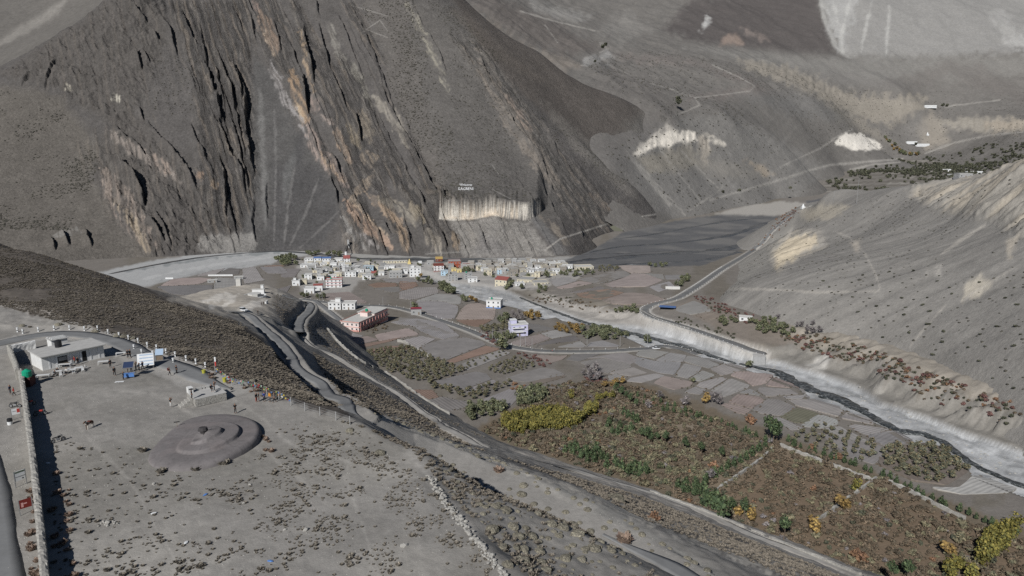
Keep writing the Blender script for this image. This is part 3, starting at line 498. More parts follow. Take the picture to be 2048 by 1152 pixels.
TAN = [([(505, -5), (512, 12), (519, 28)], 4, (142, 117, 104)), ([(521, 26), (535, 62), (552, 104)], 15, (148, 122, 101)), ([(525, 60), (545, 108)], 5, (170, 147, 122)), ([(600, 62), (607, 105), (617, 150), (626, 184)], 5, (168, 139, 106)), ([(584, 145), (597, 195), (611, 247)], 13, (164, 130, 96)), ([(592, 200), (606, 245)], 6, (176, 150, 116)),
       ([(538, 120), (570, 195), (600, 240), (616, 278)], 8, (142, 135, 131)), ([(612, 250), (637, 300), (670, 345), (698, 374)], 13, (154, 132, 119)), ([(640, 305), (662, 340), (690, 366)], 6, (178, 145, 112)), ([(625, 190), (632, 235)], 7, (150, 128, 116)), ([(672, 258), (682, 287), (703, 324)], 8, (158, 132, 108)), ([(730, 382), (762, 412), (795, 440), (808, 470), (812, 500)], 10, (165, 136, 106)), ([(693, 405), (732, 450), (762, 475), (780, 494)], 14, (164, 131, 106)),
       ([(705, 400), (740, 440), (775, 470)], 4, (184, 156, 124)), ([(683, 430), (705, 467), (734, 500)], 8, (146, 141, 134)), ([(718, 466), (757, 496)], 6, (150, 142, 136)), ([(742, 332), (738, 318), (752, 312)], 15, (145, 127, 106)), ([(702, 402), (722, 375), (748, 345)], 8, (152, 132, 110)), ([(822, 408), (845, 445)], 11, (146, 131, 107)), ([(850, 458), (868, 485), (878, 506)], 13, (149, 137, 120)), ([(725, 222), (742, 280)], 13, (139, 125, 106)), ([(697, 252), (718, 292)], 11, (142, 126, 102)),
       ([(748, 192), (790, 237), (814, 292)], 12, (136, 127, 113)), ([(758, 400), (800, 415), (830, 450)], 10, (133, 123, 107)), ([(208, 345), (230, 380), (262, 435), (300, 490)], 26, (138, 121, 107)), ([(230, 400), (270, 450), (300, 500)], 10, (160, 140, 112)), ([(225, 268), (270, 302), (325, 332), (358, 362)], 12, (134, 121, 110)), ([(308, 312), (340, 345)], 8, (148, 127, 111)), ([(396, 345), (404, 356)], 8, (150, 120, 96)), ([(424, 358), (436, 378)], 9, (150, 124, 97)),
       ([(812, 0), (842, 57), (877, 140), (897, 190)], 7, (140, 132, 114)), ([(958, 125), (1000, 200), (1050, 280), (1115, 375)], 20, (122, 111, 99)), ([(1010, 190), (1060, 260)], 6, (140, 121, 106)), ([(658, 43), (677, 107), (698, 144)], 7, (126, 120, 110)), ([(700, 120), (745, 210)], 7, (124, 118, 106)), ([(135, 172), (138, 178)], 6, (176, 165, 142)), ([(228, 190), (236, 200)], 7, (180, 171, 150)), ([(640, 230), (668, 250)], 6, (150, 132, 120)), ([(935, 455), (960, 495)], 10, (134, 118, 99)), ([(905, 465), (918, 500)], 8, (143, 120, 94)),
       ([(1060, 420), (1110, 460), (1150, 500)], 7, (128, 116, 101)), ([(690, 470), (706, 500)], 9, (152, 138, 122)), ([(1180, 390), (1220, 420)], 6, (128, 113, 98)), ([(110, 470), (140, 462), (160, 464)], 7, (118, 113, 106))]
tl = lambda c: tuple(np.mean(c) + (np.array(c) - np.mean(c)) * .8)
TM = np.clip(.25 + 1.1 * sst(.25, .75, vn((aa + 1.4 * wob) / 2.3, v / 26, 133)) - .35 * sst(.5, .9, vn(u / 4, v / 5, 134)), 0, 1.15)
for ln, wd, rgb in TAN: stripe(C, M, ln, wd * .95, tl(rgb), .78, 3, 9, K, True, TM)
paint(C, M, [(398, 478), (415, 466), (450, 470), (480, 462), (508, 468), (512, 500), (470, 508), (420, 506), (400, 500)], (134, 130, 124), .7, 4, 9, K)
paint(C, M, [(900, 442), (950, 440), (985, 432), (1020, 438), (1060, 442), (1075, 470), (1110, 515), (930, 515), (915, 470)], (139, 134, 127), .8, 8, 8, K)
paint(C, M, [(960, 470), (1000, 480), (1030, 510), (950, 510)], (112, 108, 106), .6, 10, 8, K)
paint(C, M, [(878, 416), (927, 414), (978, 411), (1038, 409), (1067, 402), (1084, 406), (1078, 424), (1056, 440), (1015, 436), (983, 430), (950, 438), (903, 441), (878, 438)], (196, 188, 174), .95, 1.5, 2, K)
stripe(C, M, [(890, 436), (950, 434), (985, 427), (1040, 432)], 4, (204, 184, 158), .7, 3, 4, K)
dkv = sst(-1, 1, sarea([(878, 414), (1085, 402), (1078, 424), (878, 440)], u, v)) * sst(.62, .74, vn(u / 2.2, v / 40, 99)); C *= (1 - .22 * dkv[..., None])
paint(C, M, [(1070, 420), (1105, 470), (1140, 510), (1110, 510), (1085, 470), (1062, 440)], (104, 102, 100), .8, 4, 3, K)
for ln in ([(984, 378), (1010, 392), (1042, 408)], [(983, 328), (1000, 352)], [(720, 68), (760, 40), (775, 62)], [(700, 10), (775, 32)], [(735, 60), (775, 75)]): stripe(C, M, ln, .8, (146, 141, 134), .7, .8, 0, K)
stripe(C, M, [(1090, 500), (1120, 478), (1160, 465), (1220, 446), (1290, 432), (1340, 424), (1390, 420)], 1.6, (147, 142, 134), .85, 1, .5, K, False)
stripe(C, M, [(850, 508), (960, 502), (1060, 497), (1090, 500)], 1.0, (140, 136, 130), .6, .8, .5, K, False)
stripe(C, M, [(905, 20), (1000, 110), (1080, 160)], 10, (106, 97, 88), .5, 8, 5, K)
paint(C, M, [(1080, 200), (1180, 280), (1250, 345), (1280, 400), (1240, 380), (1150, 300)], (121, 115, 107), .55, 8, 8, K)
paint(C, M, [(1280, 225), (1360, 225), (1370, 300), (1275, 375), (1225, 345), (1185, 315), (1180, 292), (1235, 272)], (108, 104, 98), .85, 20, 10, K)
LM.C = C; LM.aux = np.stack([M.bed / 100, v / 100, np.clip(rock, 0, 1)], -1)
# ================================================================ right spur: scree with fluted cliffs on top
S_ = LS; u, v = S_.u, S_.v
cl = sst(-25, 12, sarea([(1830, 385), (1900, 368), (1960, 360), (2048, 320), (2200, 280), (2200, 470), (2060, 470), (2000, 440), (1930, 425)], u, v) + 10 * S_.n1) + .7 * sst(-12, 8, sarea([(1540, 500), (1575, 470), (1640, 462), (1650, 485), (1600, 520), (1555, 545)], u, v) + 5 * S_.n1)
rill = fbm(S_.Y / 5.5 + S_.X / 40, S_.X / 90, 4, 101)
DS = cl * 19 * (ridged(S_.Y / 21 + S_.X / 80, S_.X / 90, 4, 102) - .6) + (1 - .5 * np.clip(cl, 0, 1)) * (.9 * rill + .7 * fbm(S_.X / 12, S_.Y / 12, 4, 103)) + 3.5 * fbm(S_.X / 70, S_.Y / 70, 3, 104)
DS *= sst(-3, 9, fS(S_.X, S_.Y) - fV(S_.X, S_.Y) - TB + 4)
S_.Z = S_.Z + DS; S_.u, S_.v = proj(S_.X, S_.Y, S_.Z); K = .78
C = np.empty(S_.X.shape + (3,)); C[:] = lin(123, 119, 113) / K
C *= (1 + .10 * rill + .09 * fbm(S_.X / 14, S_.Y / 14, 4, 105))[..., None]
cm = np.clip(cl, 0, 1)[..., None] * .6; C = C * (1 - cm) + lin(148, 141, 129) / K * cm
st = np.clip(cl, 0, 1) * sst(.5, .8, vn(S_.Y / 7, S_.X / 60, 106)); C = C * (1 - .5 * st[..., None]) + lin(160, 147, 127) / K * .5 * st[..., None]
for p, c in (([(1545, 505), (1570, 475), (1630, 470), (1636, 488), (1590, 515), (1552, 540)], (182, 166, 138)), ([(1600, 420), (1660, 408), (1700, 412), (1660, 440), (1610, 440)], (164, 154, 136)), ([(1930, 570), (1960, 550), (1985, 565), (1960, 590), (1925, 600)], (176, 166, 148)), ([(1850, 545), (1885, 530), (1880, 550)], (160, 154, 145)), ([(2010, 480), (2040, 470), (2020, 520)], (170, 159, 142)), ([(1700, 485), (1720, 480), (1712, 505)], (166, 155, 140))): paint(C, S_, p, c, .75, 6, 8, K)
for ln, wd in (([(1410, 582), (1480, 577), (1560, 580), (1640, 585), (1762, 582)], 2.2), ([(1762, 582), (1750, 545), (1728, 505), (1700, 475), (1668, 462)], 1.6), ([(1970, 450), (1930, 475), (1880, 510)], 4), ([(2040, 530), (1990, 560), (1925, 600)], 2), ([(1900, 600), (1820, 690)], 2), ([(1545, 500), (1570, 480), (1585, 455)], 3)): stripe(C, S_, ln, wd, (160, 153, 142), .6, 1.6, 2, K)
paint(C, S_, [(1415, 560), (1480, 520), (1560, 460), (1600, 420), (1590, 450), (1540, 520), (1460, 590), (1420, 600)], (132, 128, 120), .6, 8, 5, K)
LS.C = C
# ================================================================ far country
F = LF; u, v = F.u, F.v
CLF = [([(1475, 118), (1520, 122), (1600, 140), (1650, 168), (1700, 190), (1680, 200), (1640, 185), (1600, 175), (1560, 152), (1500, 140)], 1), ([(1280, 300), (1310, 262), (1340, 252), (1390, 262), (1440, 280), (1420, 300), (1360, 295), (1300, 310)], .7), ([(1790, 190), (1850, 200), (1840, 220), (1800, 210)], .5), ([(1940, 232), (2048, 238), (2048, 265), (1960, 262), (1890, 250)], .6), ([(1680, 275), (1720, 266), (1760, 285), (1762, 300), (1700, 300), (1672, 290)], .4)]
cf = np.zeros(u.shape)
for p, a in CLF: cf = np.maximum(cf, a * sst(-6, 8, sarea(p, u, v) + 4 * F.n1))
DF = cf * 14 * (ridged(u / 7, v / 60, 3, 111) - .5) + 5 * fbm(F.X / 60, F.Y / 60, 4, 112) + (34 * (ridged(F.X / 420 + F.Y / 900, F.Y / 420, 4, 113) - .5) + 9 * (ridged(F.X / 90, F.Y / 130, 3, 118) - .5)) * sst(0, 90, 250 - v) + 1.4 * fbm((u + .9 * v) / 9, v / 80, 3, 114)
F.Z = F.Z + DF * sst(1290, 1500, F.Y) * sst(0, 25, fF(F.X, F.Y) - fV(F.X, F.Y)); F.u, F.v = proj(F.X, F.Y, F.Z); K = .82
C = np.empty(F.X.shape + (3,)); C[:] = lin(104, 100, 95) / K
C *= (1 + .08 * fbm(F.X / 40, F.Y / 40, 4, 115) + .07 * fbm(F.X / 8, F.Y / 8, 3, 116))[..., None]
def fp(p, c, a=.9, f=8, j=5): paint(C, F, p, tl(c), a * .85, f * 1.5, j * 2.2, K)
fp([(900, -40), (1010, 5), (1190, 88), (1215, 100), (1120, 110), (1060, 90), (960, 20)], (104, 95, 88), .9)
fp([(900, 0), (960, 30), (1060, 95), (1160, 130), (1130, 140), (1020, 90), (930, 40)], (124, 112, 99), .8)
fp([(950, -20), (1100, 30), (1180, 95), (1150, 110), (1060, 60)], (100, 92, 86), .7)
fp([(1380, 0), (1630, -20), (1655, 60), (1672, 108), (1600, 108), (1450, 88), (1380, 80), (1330, 60)], (84, 77, 74), 1.1, 8)
fp([(1440, 90), (1455, 68), (1470, 66), (1485, 88)], (142, 119, 103), .9, 4, 3)
fp([(1480, 55), (1510, 62), (1538, 80), (1520, 82)], (128, 112, 102), .8, 4)
fp([(1640, -40), (2048, -40), (2100, 100), (1850, 115), (1690, 112), (1655, 40)], (134, 131, 126), .95, 8)
fp([(1650, -20), (1720, -20), (1700, 60), (1680, 100), (1660, 60)], (154, 152, 147), .7, 6, 8)
for ln, wd in (([(1690, 40), (1682, 70), (1685, 100), (1710, 112)], 3), ([(1745, 0), (1730, 60), (1722, 105)], 1.6), ([(1778, 10), (1775, 60), (1772, 110)], 3), ([(1640, 0), (1652, 50), (1672, 95), (1700, 115)], 3.5), ([(1640, -5), (1660, 30)], 4), ([(1665, 0), (1675, 40)], 4), ([(1700, 0), (1690, 40)], 3)): stripe(C, F, ln, wd, (163, 161, 155), .6, 3, 5, K)
fp([(1995, 10), (2048, 70), (2060, 100), (2010, 80), (1975, 20)], (150, 147, 141), .7, 8, 6); fp([(2010, 75), (2060, 70), (2060, 105), (2020, 95)], (160, 157, 151), .6, 5)
fp([(1230, 110), (1330, 112), (1400, 125), (1480, 150), (1560, 190), (1490, 195), (1380, 196), (1500, 172), (1400, 130), (1280, 125)], (116, 105, 98), .8)
fp([(1370, 95), (1650, 115), (2060, 112), (2060, 150), (1900, 160), (1700, 170), (1500, 125)], (122, 118, 111), .8)
fp([(1770, 165), (1900, 122), (1960, 130), (2048, 180), (2060, 210), (1990, 190), (1900, 150), (1840, 180)], (104, 97, 91), .7, 6)
fp([(1580, 130), (1700, 150), (1860, 170), (1800, 178), (1640, 165)], (106, 101, 96), .6)
fp([(1480, 120), (1530, 122), (1600, 142), (1660, 170), (1720, 190), (1850, 195), (1850, 215), (1780, 250), (1720, 240), (1640, 200), (1580, 165), (1500, 140)], (150, 138, 119), .65, 6, 8)
fp([(1640, 195), (1720, 235), (1790, 290), (1760, 280), (1680, 240)], (142, 132, 116), .7)
fp([(1470, 190), (1560, 182), (1620, 190), (1700, 240), (1640, 240), (1540, 215)], (106, 103, 99), .8)
fp([(1830, 260), (1860, 220), (1890, 250), (1900, 290), (1850, 300)], (150, 137, 118), .6); fp([(1800, 270), (1840, 225), (1850, 260), (1830, 300)], (112, 107, 101), .7)
fp([(1930, 232), (2060, 238), (2060, 266), (1960, 264), (1880, 248)], (151, 141, 124), .8, 5); fp([(1960, 240), (2048, 242), (2048, 262), (1990, 262)], (172, 152, 126), .5, 5, 6)
fp([(1200, 310), (1250, 285), (1280, 250), (1340, 240), (1450, 228), (1560, 280), (1650, 335), (1600, 400), (1400, 440), (1340, 440), (1260, 360)], (120, 116, 110), .75, 8)
fp([(1268, 308), (1285, 285), (1312, 262), (1335, 248), (1350, 262), (1390, 264), (1395, 282), (1360, 285), (1330, 292), (1300, 302), (1280, 312)], (218, 206, 186), .97, 2.5, 4)
fp([(1405, 270), (1440, 280), (1450, 290), (1415, 286)], (204, 192, 172), .8, 3)
fp([(1395, 270), (1420, 275), (1425, 300), (1410, 330), (1395, 300)], (160, 147, 128), .8, 4)
fp([(1275, 320), (1300, 305), (1340, 300), (1380, 290), (1400, 330), (1350, 340), (1300, 345)], (140, 130, 112), .7, 6)
fp([(1672, 285), (1682, 270), (1710, 266), (1745, 278), (1765, 298), (1740, 300), (1715, 302), (1695, 295)], (219, 209, 192), .97, 2, 3)
fp([(1340, 300), (1480, 330), (1550, 345), (1500, 360), (1400, 345)], (134, 126, 113), .5); fp([(1490, 320), (1520, 330), (1550, 350), (1530, 355)], (170, 148, 120), .6, 5)
for ln, wd in (([(1390, 195), (1440, 190), (1500, 182), (1510, 172), (1480, 155), (1425, 130)], 1.1), ([(1330, 240), (1400, 210), (1390, 196), (1340, 178), (1280, 160), (1215, 128)], 1.2), ([(1640, 297), (1680, 270), (1705, 258)], 1.6), ([(1560, 335), (1600, 315), (1640, 297)], 1.4), ([(1850, 307), (1910, 285), (1980, 270), (2048, 264)], 1.4), ([(1380, 420), (1440, 380), (1446, 372)], 1.4), ([(1420, 400), (1560, 360), (1620, 340), (1660, 330), (1750, 322), (1805, 318)], 2.2), ([(1700, 340), (1740, 330), (1800, 324)], 2),
              ([(1890, 213), (1960, 205), (2000, 200)], 1.2), ([(1040, 22), (1100, 40), (1190, 62)], 1.6), ([(1090, 50), (1115, 85)], 1), ([(1200, 86), (1215, 98), (1200, 105)], 1.5), ([(1320, 300), (1400, 400)], 1), ([(1360, 300), (1440, 380)], 1.2), ([(1250, 300), (1290, 350), (1340, 410)], 4), ([(1280, 330), (1370, 430)], 1.4)): stripe(C, F, ln, wd, (144, 139, 131), .7, 1, 1.0, K, False)
fp([(1160, 118), (1215, 105), (1230, 115), (1200, 128), (1170, 128)], (146, 143, 138), .8, 4)
fp([(1190, 128), (1225, 122), (1215, 140)], (104, 106, 106), .6, 4); fp([(1410, 35), (1420, 34), (1415, 50), (1405, 62)], (186, 184, 178), .7, 3); fp([(1060, 0), (1180, 30), (1160, 45), (1060, 20)], (140, 136, 129), .6, 6)
fp([(1190, 120), (1300, 160), (1360, 215), (1350, 250), (1290, 262), (1240, 300), (1200, 300), (1180, 200)], (104, 98, 92), .9, 12, 6)
fp([(1250, 20), (1300, 60), (1240, 90), (1200, 60)], (132, 127, 119), .5)
fp([(1170, 280), (1240, 255), (1310, 240), (1330, 262), (1270, 300), (1262, 350), (1225, 345), (1180, 320)], (103, 98, 93), .9, 12, 4)
LF.C = C
C = np.empty(LH.X.shape + (3,)); C[:] = lin(97, 93, 88) / .85; C *= (1 + .1 * fbm(LH.X / 60, LH.Y / 60, 4, 120))[..., None]
stripe(C, LH, [(0, 85), (60, 50), (110, 20), (130, 0)], 9, (132, 127, 120), .6, 6, 4, .85); LH.C = C
LH.Z = LH.Z + 5 * fbm(LH.X / 90, LH.Y / 90, 4, 121)
# ================================================================ roads on the valley floor and the far bank (cut into the land before the meshes are made)
VROADS = dict(
    valley=([(600, 598), (630, 602), (665, 607), (705, 611), (760, 612), (800, 617), (840, 628), (880, 641), (940, 662), (1000, 687), (1040, 697), (1100, 703), (1200, 703), (1270, 699), (1320, 694), (1360, 699), (1400, 709)], 5.6),
    spur=([(628, 601), (645, 612), (662, 626), (680, 641), (692, 652)], 4.6),
    bank=([(1620, 412), (1590, 425), (1562, 447), (1543, 463), (1522, 488), (1490, 511), (1445, 538), (1402, 568), (1355, 596), (1318, 606), (1294, 615), (1289, 625), (1306, 635), (1350, 648), (1400, 664), (1450, 681), (1500, 698), (1536, 711)], 6.4))
VW = {}
for k, (pts, wd) in VROADS.items():
    q = wline(LV, pts); hf = (lambda x, y: np.maximum(LV.at(x, y), LS.at(x, y))) if k == 'bank' else (lambda x, y: LV.at(x, y))
    W = hit(q[:, 0], q[:, 1], hf, 150, 2400, 1600); ok = np.r_[True, np.abs(np.diff(W[:, 1])) < 120]; W = W[ok]
    W = resamp(W, 2.0); W[:, 2] = smooth1(W[:, 2], 8); W[:, :2] = np.c_[smooth1(W[:, 0], 3), smooth1(W[:, 1], 3)]; VW[k] = (W, wd)
    for L in ((LV, LS) if k == 'bank' else (LV,)):
        r = carve(L, W, wd + .8, 2.0, .12); m = (1 - sst(.8, 2.2, r))[..., None] * .9
        L.C[:] = L.C * (1 - m) + lin(158, 153, 145) / .72 * m
        L.u, L.v = proj(L.X, L.Y, L.Z)
# ================================================================ meshes
LAYS = [LP, LV, LS, LM, LF, LH]
def H(x, y):
    z = LP.at(x, y)
    for L in LAYS[1:]: z = np.maximum(z, L.at(x, y))
    return z
def Hn(x, y):                                   # near ground and valley only
    return np.maximum(np.maximum(LP.at(x, y), LV.at(x, y)), LS.at(x, y))
def G(px, py, hf=None): return hit(px, py, hf or H)
tm = dict(P=terrain_mat('gravel_soil', [.9, .22, 4.0], [.13, .10, .09], .28, 3.5, .3), V=terrain_mat('valley_soil', [.25, 1.2], [.12, .14], .35, 1.5, .4), S=terrain_mat('scree', [.12, .55], [.10, .12], .5, .5, 1.2),
          M=terrain_mat('shale', [.06, .28], [.17, .26], .85, .22, 3.0), F=terrain_mat('far_soil', [.03, .12], [.08, .12], .5, .12, 4.0))
def bed_relief(m):                               # thin beds of the rock: colour and relief finer than the mesh
    t = m.node_tree; L = t.links.new; b = [n for n in t.nodes if n.type == 'BSDF_PRINCIPLED'][0]; ax = nd(t, 'ShaderNodeVertexColor', layer_name='Aux'); sp = nd(t, 'ShaderNodeSeparateColor'); L(ax.outputs[0], sp.inputs[0]); cb = nd(t, 'ShaderNodeCombineXYZ')
    for i, k in ((0, 55.0), (1, 4.0)): q = nd(t, 'ShaderNodeMath', operation='MULTIPLY'); L(sp.outputs[i], q.inputs[0]); q.inputs[1].default_value = k; L(q.outputs[0], cb.inputs[i])
    n = nd(t, 'ShaderNodeTexNoise'); n.inputs['Scale'].default_value = 1; n.inputs['Detail'].default_value = 5; n.inputs['Roughness'].default_value = .75; L(cb.outputs[0], n.inputs['Vector'])
    old = b.inputs['Base Color'].links[0].from_socket; r = nd(t, 'ShaderNodeMapRange'); r.inputs[1].default_value = .3; r.inputs[2].default_value = .7; r.inputs[3].default_value = .52; r.inputs[4].default_value = 1.5; L(n.outputs['Fac'], r.inputs[0])
    mx = nd(t, 'ShaderNodeMix', data_type='FLOAT'); L(sp.outputs[2], mx.inputs[0]); mx.inputs[2].default_value = 1; L(r.outputs[0], mx.inputs[3]); s = nd(t, 'ShaderNodeVectorMath', operation='SCALE'); L(old, s.inputs[0]); L(mx.outputs[0], s.inputs['Scale']); L(s.outputs[0], b.inputs['Base Color'])
    ob = b.inputs['Normal'].links[0].from_socket; bp = nd(t, 'ShaderNodeBump'); bp.inputs['Distance'].default_value = 5.0; st = nd(t, 'ShaderNodeMath', operation='MULTIPLY'); L(sp.outputs[2], st.inputs[0]); st.inputs[1].default_value = 1.0; L(st.outputs[0], bp.inputs['Strength']); L(n.outputs['Fac'], bp.inputs['Height']); L(ob, bp.inputs['Normal']); L(bp.outputs[0], b.inputs['Normal'])
bed_relief(tm['M'])
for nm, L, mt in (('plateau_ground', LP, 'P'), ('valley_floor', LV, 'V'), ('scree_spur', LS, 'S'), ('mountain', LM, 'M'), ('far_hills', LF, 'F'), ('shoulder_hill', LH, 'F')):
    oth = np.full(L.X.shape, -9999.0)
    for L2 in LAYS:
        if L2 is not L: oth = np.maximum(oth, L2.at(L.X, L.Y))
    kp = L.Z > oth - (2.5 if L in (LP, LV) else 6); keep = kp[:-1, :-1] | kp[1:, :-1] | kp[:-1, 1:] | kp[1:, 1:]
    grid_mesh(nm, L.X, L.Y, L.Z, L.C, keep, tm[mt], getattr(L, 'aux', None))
# ================================================================ draped strips: roads and water
def strip_mesh(name, W, wd, off, mat, hf=None, nacross=5, skirt=.25, edge=0.0, kind='structure'):
    n = len(W); T = np.gradient(W[:, :2], axis=0); T /= np.linalg.norm(T, axis=1)[:, None] + 1e-9; Nn = np.c_[-T[:, 1], T[:, 0]]
    wd = np.broadcast_to(np.asarray(wd, float), (n,)); a = np.linspace(-.5, .5, nacross); V = []; fu = []
    for j, t in enumerate(a):
        w_ = wd * t * (1 + (edge * fbm(np.arange(n) / 3.0, np.full(n, j * 7.7), 3, 201 + j) if abs(t) > .4 else 0)); xy = W[:, :2] + Nn * w_[:, None]
        z = (hf(xy[:, 0], xy[:, 1]) if hf else W[:, 2]) + off; V.append(np.c_[xy, z]); fu.append(w_)
    lo = V[0].copy(); lo[:, 2] -= skirt; hi = V[-1].copy(); hi[:, 2] -= skirt; V = [lo] + V + [hi]; fu = [fu[0]] + fu + [fu[-1]]; m = len(V)
    co = np.stack(V, 1).reshape(-1, 3); F = [(i * m + j, i * m + j + 1, (i + 1) * m + j + 1, (i + 1) * m + j) for i in range(n - 1) for j in range(m - 1)]
    F = [f[::-1] for f in F]
    me = bpy.data.meshes.new(name); me.from_pydata(co.tolist(), [], F); me.update()
    at = me.attributes.new('fur', 'FLOAT', 'POINT'); at.data.foreach_set('value', np.stack(fu, 1).ravel().astype(np.float32))
    o = link(name, me, mat, smooth=True); return tag(o, kind=kind)
def road_mat(name, rgb, edge_rgb, wd):
    m, t, b = nmat(name); L = t.links.new; at = nd(t, 'ShaderNodeAttribute', attribute_name='fur'); tc = nd(t, 'ShaderNodeTexCoord')
    ab = nd(t, 'ShaderNodeMath', operation='ABSOLUTE'); L(at.outputs['Fac'], ab.inputs[0])
    n = nd(t, 'ShaderNodeTexNoise'); n.inputs['Scale'].default_value = .5; n.inputs['Detail'].default_value = 6; L(tc.outputs['Object'], n.inputs['Vector'])
    ad = nd(t, 'ShaderNodeMath', operation='MULTIPLY_ADD'); L(n.outputs['Fac'], ad.inputs[0]); ad.inputs[1].default_value = 1.6; L(ab.outputs[0], ad.inputs[2])
    r = nd(t, 'ShaderNodeMapRange'); r.inputs[1].default_value = wd / 2 + .1; r.inputs[2].default_value = wd / 2 + .8; L(ad.outputs[0], r.inputs[0])
    mx = nd(t, 'ShaderNodeMix', data_type='RGBA'); mx.inputs[6].default_value = (*rgb, 1); mx.inputs[7].default_value = (*edge_rgb, 1); L(r.outputs[0], mx.inputs[0])
    n2 = nd(t, 'ShaderNodeTexNoise'); n2.inputs['Scale'].default_value = .18; n2.inputs['Detail'].default_value = 7; n2.inputs['Roughness'].default_value = .7; L(tc.outputs['Object'], n2.inputs['Vector'])
    r2 = nd(t, 'ShaderNodeMapRange'); r2.inputs[1].default_value = .3; r2.inputs[2].default_value = .7; r2.inputs[3].default_value = .8; r2.inputs[4].default_value = 1.2; L(n2.outputs['Fac'], r2.inputs[0])
    sc = nd(t, 'ShaderNodeVectorMath', operation='SCALE'); L(mx.outputs[2], sc.inputs[0]); L(r2.outputs[0], sc.inputs['Scale']); L(sc.outputs[0], b.inputs['Base Color']); b.inputs['Roughness'].default_value = .9
    return m
ASPH = road_mat('worn_asphalt', (.20, .201, .20), (.24, .228, .21), 5.2); GRAV = road_mat('gravel_track', (.34, .325, .30), (.26, .245, .225), 2.0); ASPH2 = road_mat('grey_road', (.165, .165, .163), (.28, .27, .25), 5.0)
atP = lambda x, y: LP.at(x, y); atVS = lambda x, y: np.maximum(LV.at(x, y), LS.at(x, y))
for k in ('ridge', 'bend', 'limb'):
    W, wd = RW[k]; n_ = len(W); tw = np.full(n_, wd - (1.4 if k == 'ridge' else 1.9)); tw *= np.clip((n_ - 1 - np.arange(n_)) / 9, .12, 1) if k == 'ridge' else 1; 
    if k != 'bend': strip_mesh('road', W, tw, .10, ASPH, None, edge=.22); continue
    uu = proj(W[:, 0], W[:, 1], W[:, 2])[0]; i0, i1 = int(np.argmax(uu > 745)), int(np.argmax(uu > 1195)); strip_mesh('road', W[:i0 + 1], tw[:i0 + 1] * np.clip((i0 - np.arange(i0 + 1)) / 8, .15, 1), .10, ASPH, None, edge=.22); strip_mesh('road', W[i1:], tw[i1:] * .9 * np.clip(np.arange(len(W) - i1) / 8, .15, 1), .10, ASPH, None, edge=.22)
strip_mesh('path', RW['track'][0], 2.5, .12, GRAV, None, edge=.3)
for k in ('valley', 'spur', 'bank'):
    W, wd = VW[k]; strip_mesh('road', W, wd, .14, ASPH2 if k != 'spur' else ASPH, None)
_w = np.array([cpz(x, y, 0) for x, y in [(-60, 860), (-34, 930), (-22, 980), (-12, 1060), (-4, 1152), (4, 1230)]]); _w = resamp(_w, 1.5); strip_mesh('road', _w, 4.2, .10, ASPH, None, edge=.1)
def water_mat():
    m, t, b = nmat('stream_water'); L = t.links.new; tc = nd(t, 'ShaderNodeTexCoord')
    n = nd(t, 'ShaderNodeTexNoise'); n.inputs['Scale'].default_value = .55; n.inputs['Detail'].default_value = 6; n.inputs['Roughness'].default_value = .75; L(tc.outputs['Object'], n.inputs['Vector'])
    cr = nd(t, 'ShaderNodeValToRGB'); e = cr.color_ramp.elements; e[0].position = .40; e[0].color = (.022, .026, .027, 1); e[1].position = .66; e[1].color = (.30, .31, .31, 1); q = cr.color_ramp.elements.new(.52); q.color = (.05, .055, .055, 1)
    L(n.outputs['Fac'], cr.inputs[0]); L(cr.outputs[0], b.inputs['Base Color']); b.inputs['Roughness'].default_value = .28; b.inputs['Specular IOR Level'].default_value = .4
    bp = nd(t, 'ShaderNodeBump'); bp.inputs['Strength'].default_value = .6; bp.inputs['Distance'].default_value = .3; L(n.outputs['Fac'], bp.inputs['Height']); L(bp.outputs[0], b.inputs['Normal']); return m
def river_mat():
    m, t, b = nmat('river_water'); L = t.links.new; tc = nd(t, 'ShaderNodeTexCoord'); mp = nd(t, 'ShaderNodeMapping'); mp.inputs['Scale'].default_value = (.05, .012, 1); L(tc.outputs['Object'], mp.inputs[0])
    n = nd(t, 'ShaderNodeTexNoise'); n.inputs['Scale'].default_value = 1; n.inputs['Detail'].default_value = 6; L(mp.outputs[0], n.inputs['Vector'])
    cr = nd(t, 'ShaderNodeValToRGB'); e = cr.color_ramp.elements; e[0].position = .35; e[0].color = (.045, .052, .060, 1); e[1].position = .68; e[1].color = (.11, .11, .11, 1); L(n.outputs['Fac'], cr.inputs[0]); L(cr.outputs[0], b.inputs['Base Color'])
    b.inputs['Roughness'].default_value = .3; b.inputs['Specular IOR Level'].default_value = .4; bp = nd(t, 'ShaderNodeBump'); bp.inputs['Strength'].default_value = .4; bp.inputs['Distance'].default_value = .4
    n2 = nd(t, 'ShaderNodeTexNoise'); n2.inputs['Scale'].default_value = .2; n2.inputs['Detail'].default_value = 5; L(tc.outputs['Object'], n2.inputs['Vector']); L(n2.outputs['Fac'], bp.inputs['Height']); L(bp.outputs[0], b.inputs['Normal']); return m
WAT, RIV = water_mat(), river_mat()
def vstrip(name, pts, wds, off, mat, edge, step=1.5, hf=None):
    hf = hf or (lambda x, y: LV.at(x, y)); q = wline(LV, [p[:2] for p in pts]); W = hit(q[:, 0], q[:, 1], hf, 150, 3200, 1500)
    S = np.linspace(0, 1, len(W)); W2 = resamp(W, step); wv = np.interp(np.linspace(0, 1, len(W2)), np.linspace(0, 1, len(wds)), wds); W2[:, 2] = smooth1(hf(W2[:, 0], W2[:, 1]), 3)
    return strip_mesh(name, W2, wv, off, mat, None, 7, .5, edge)
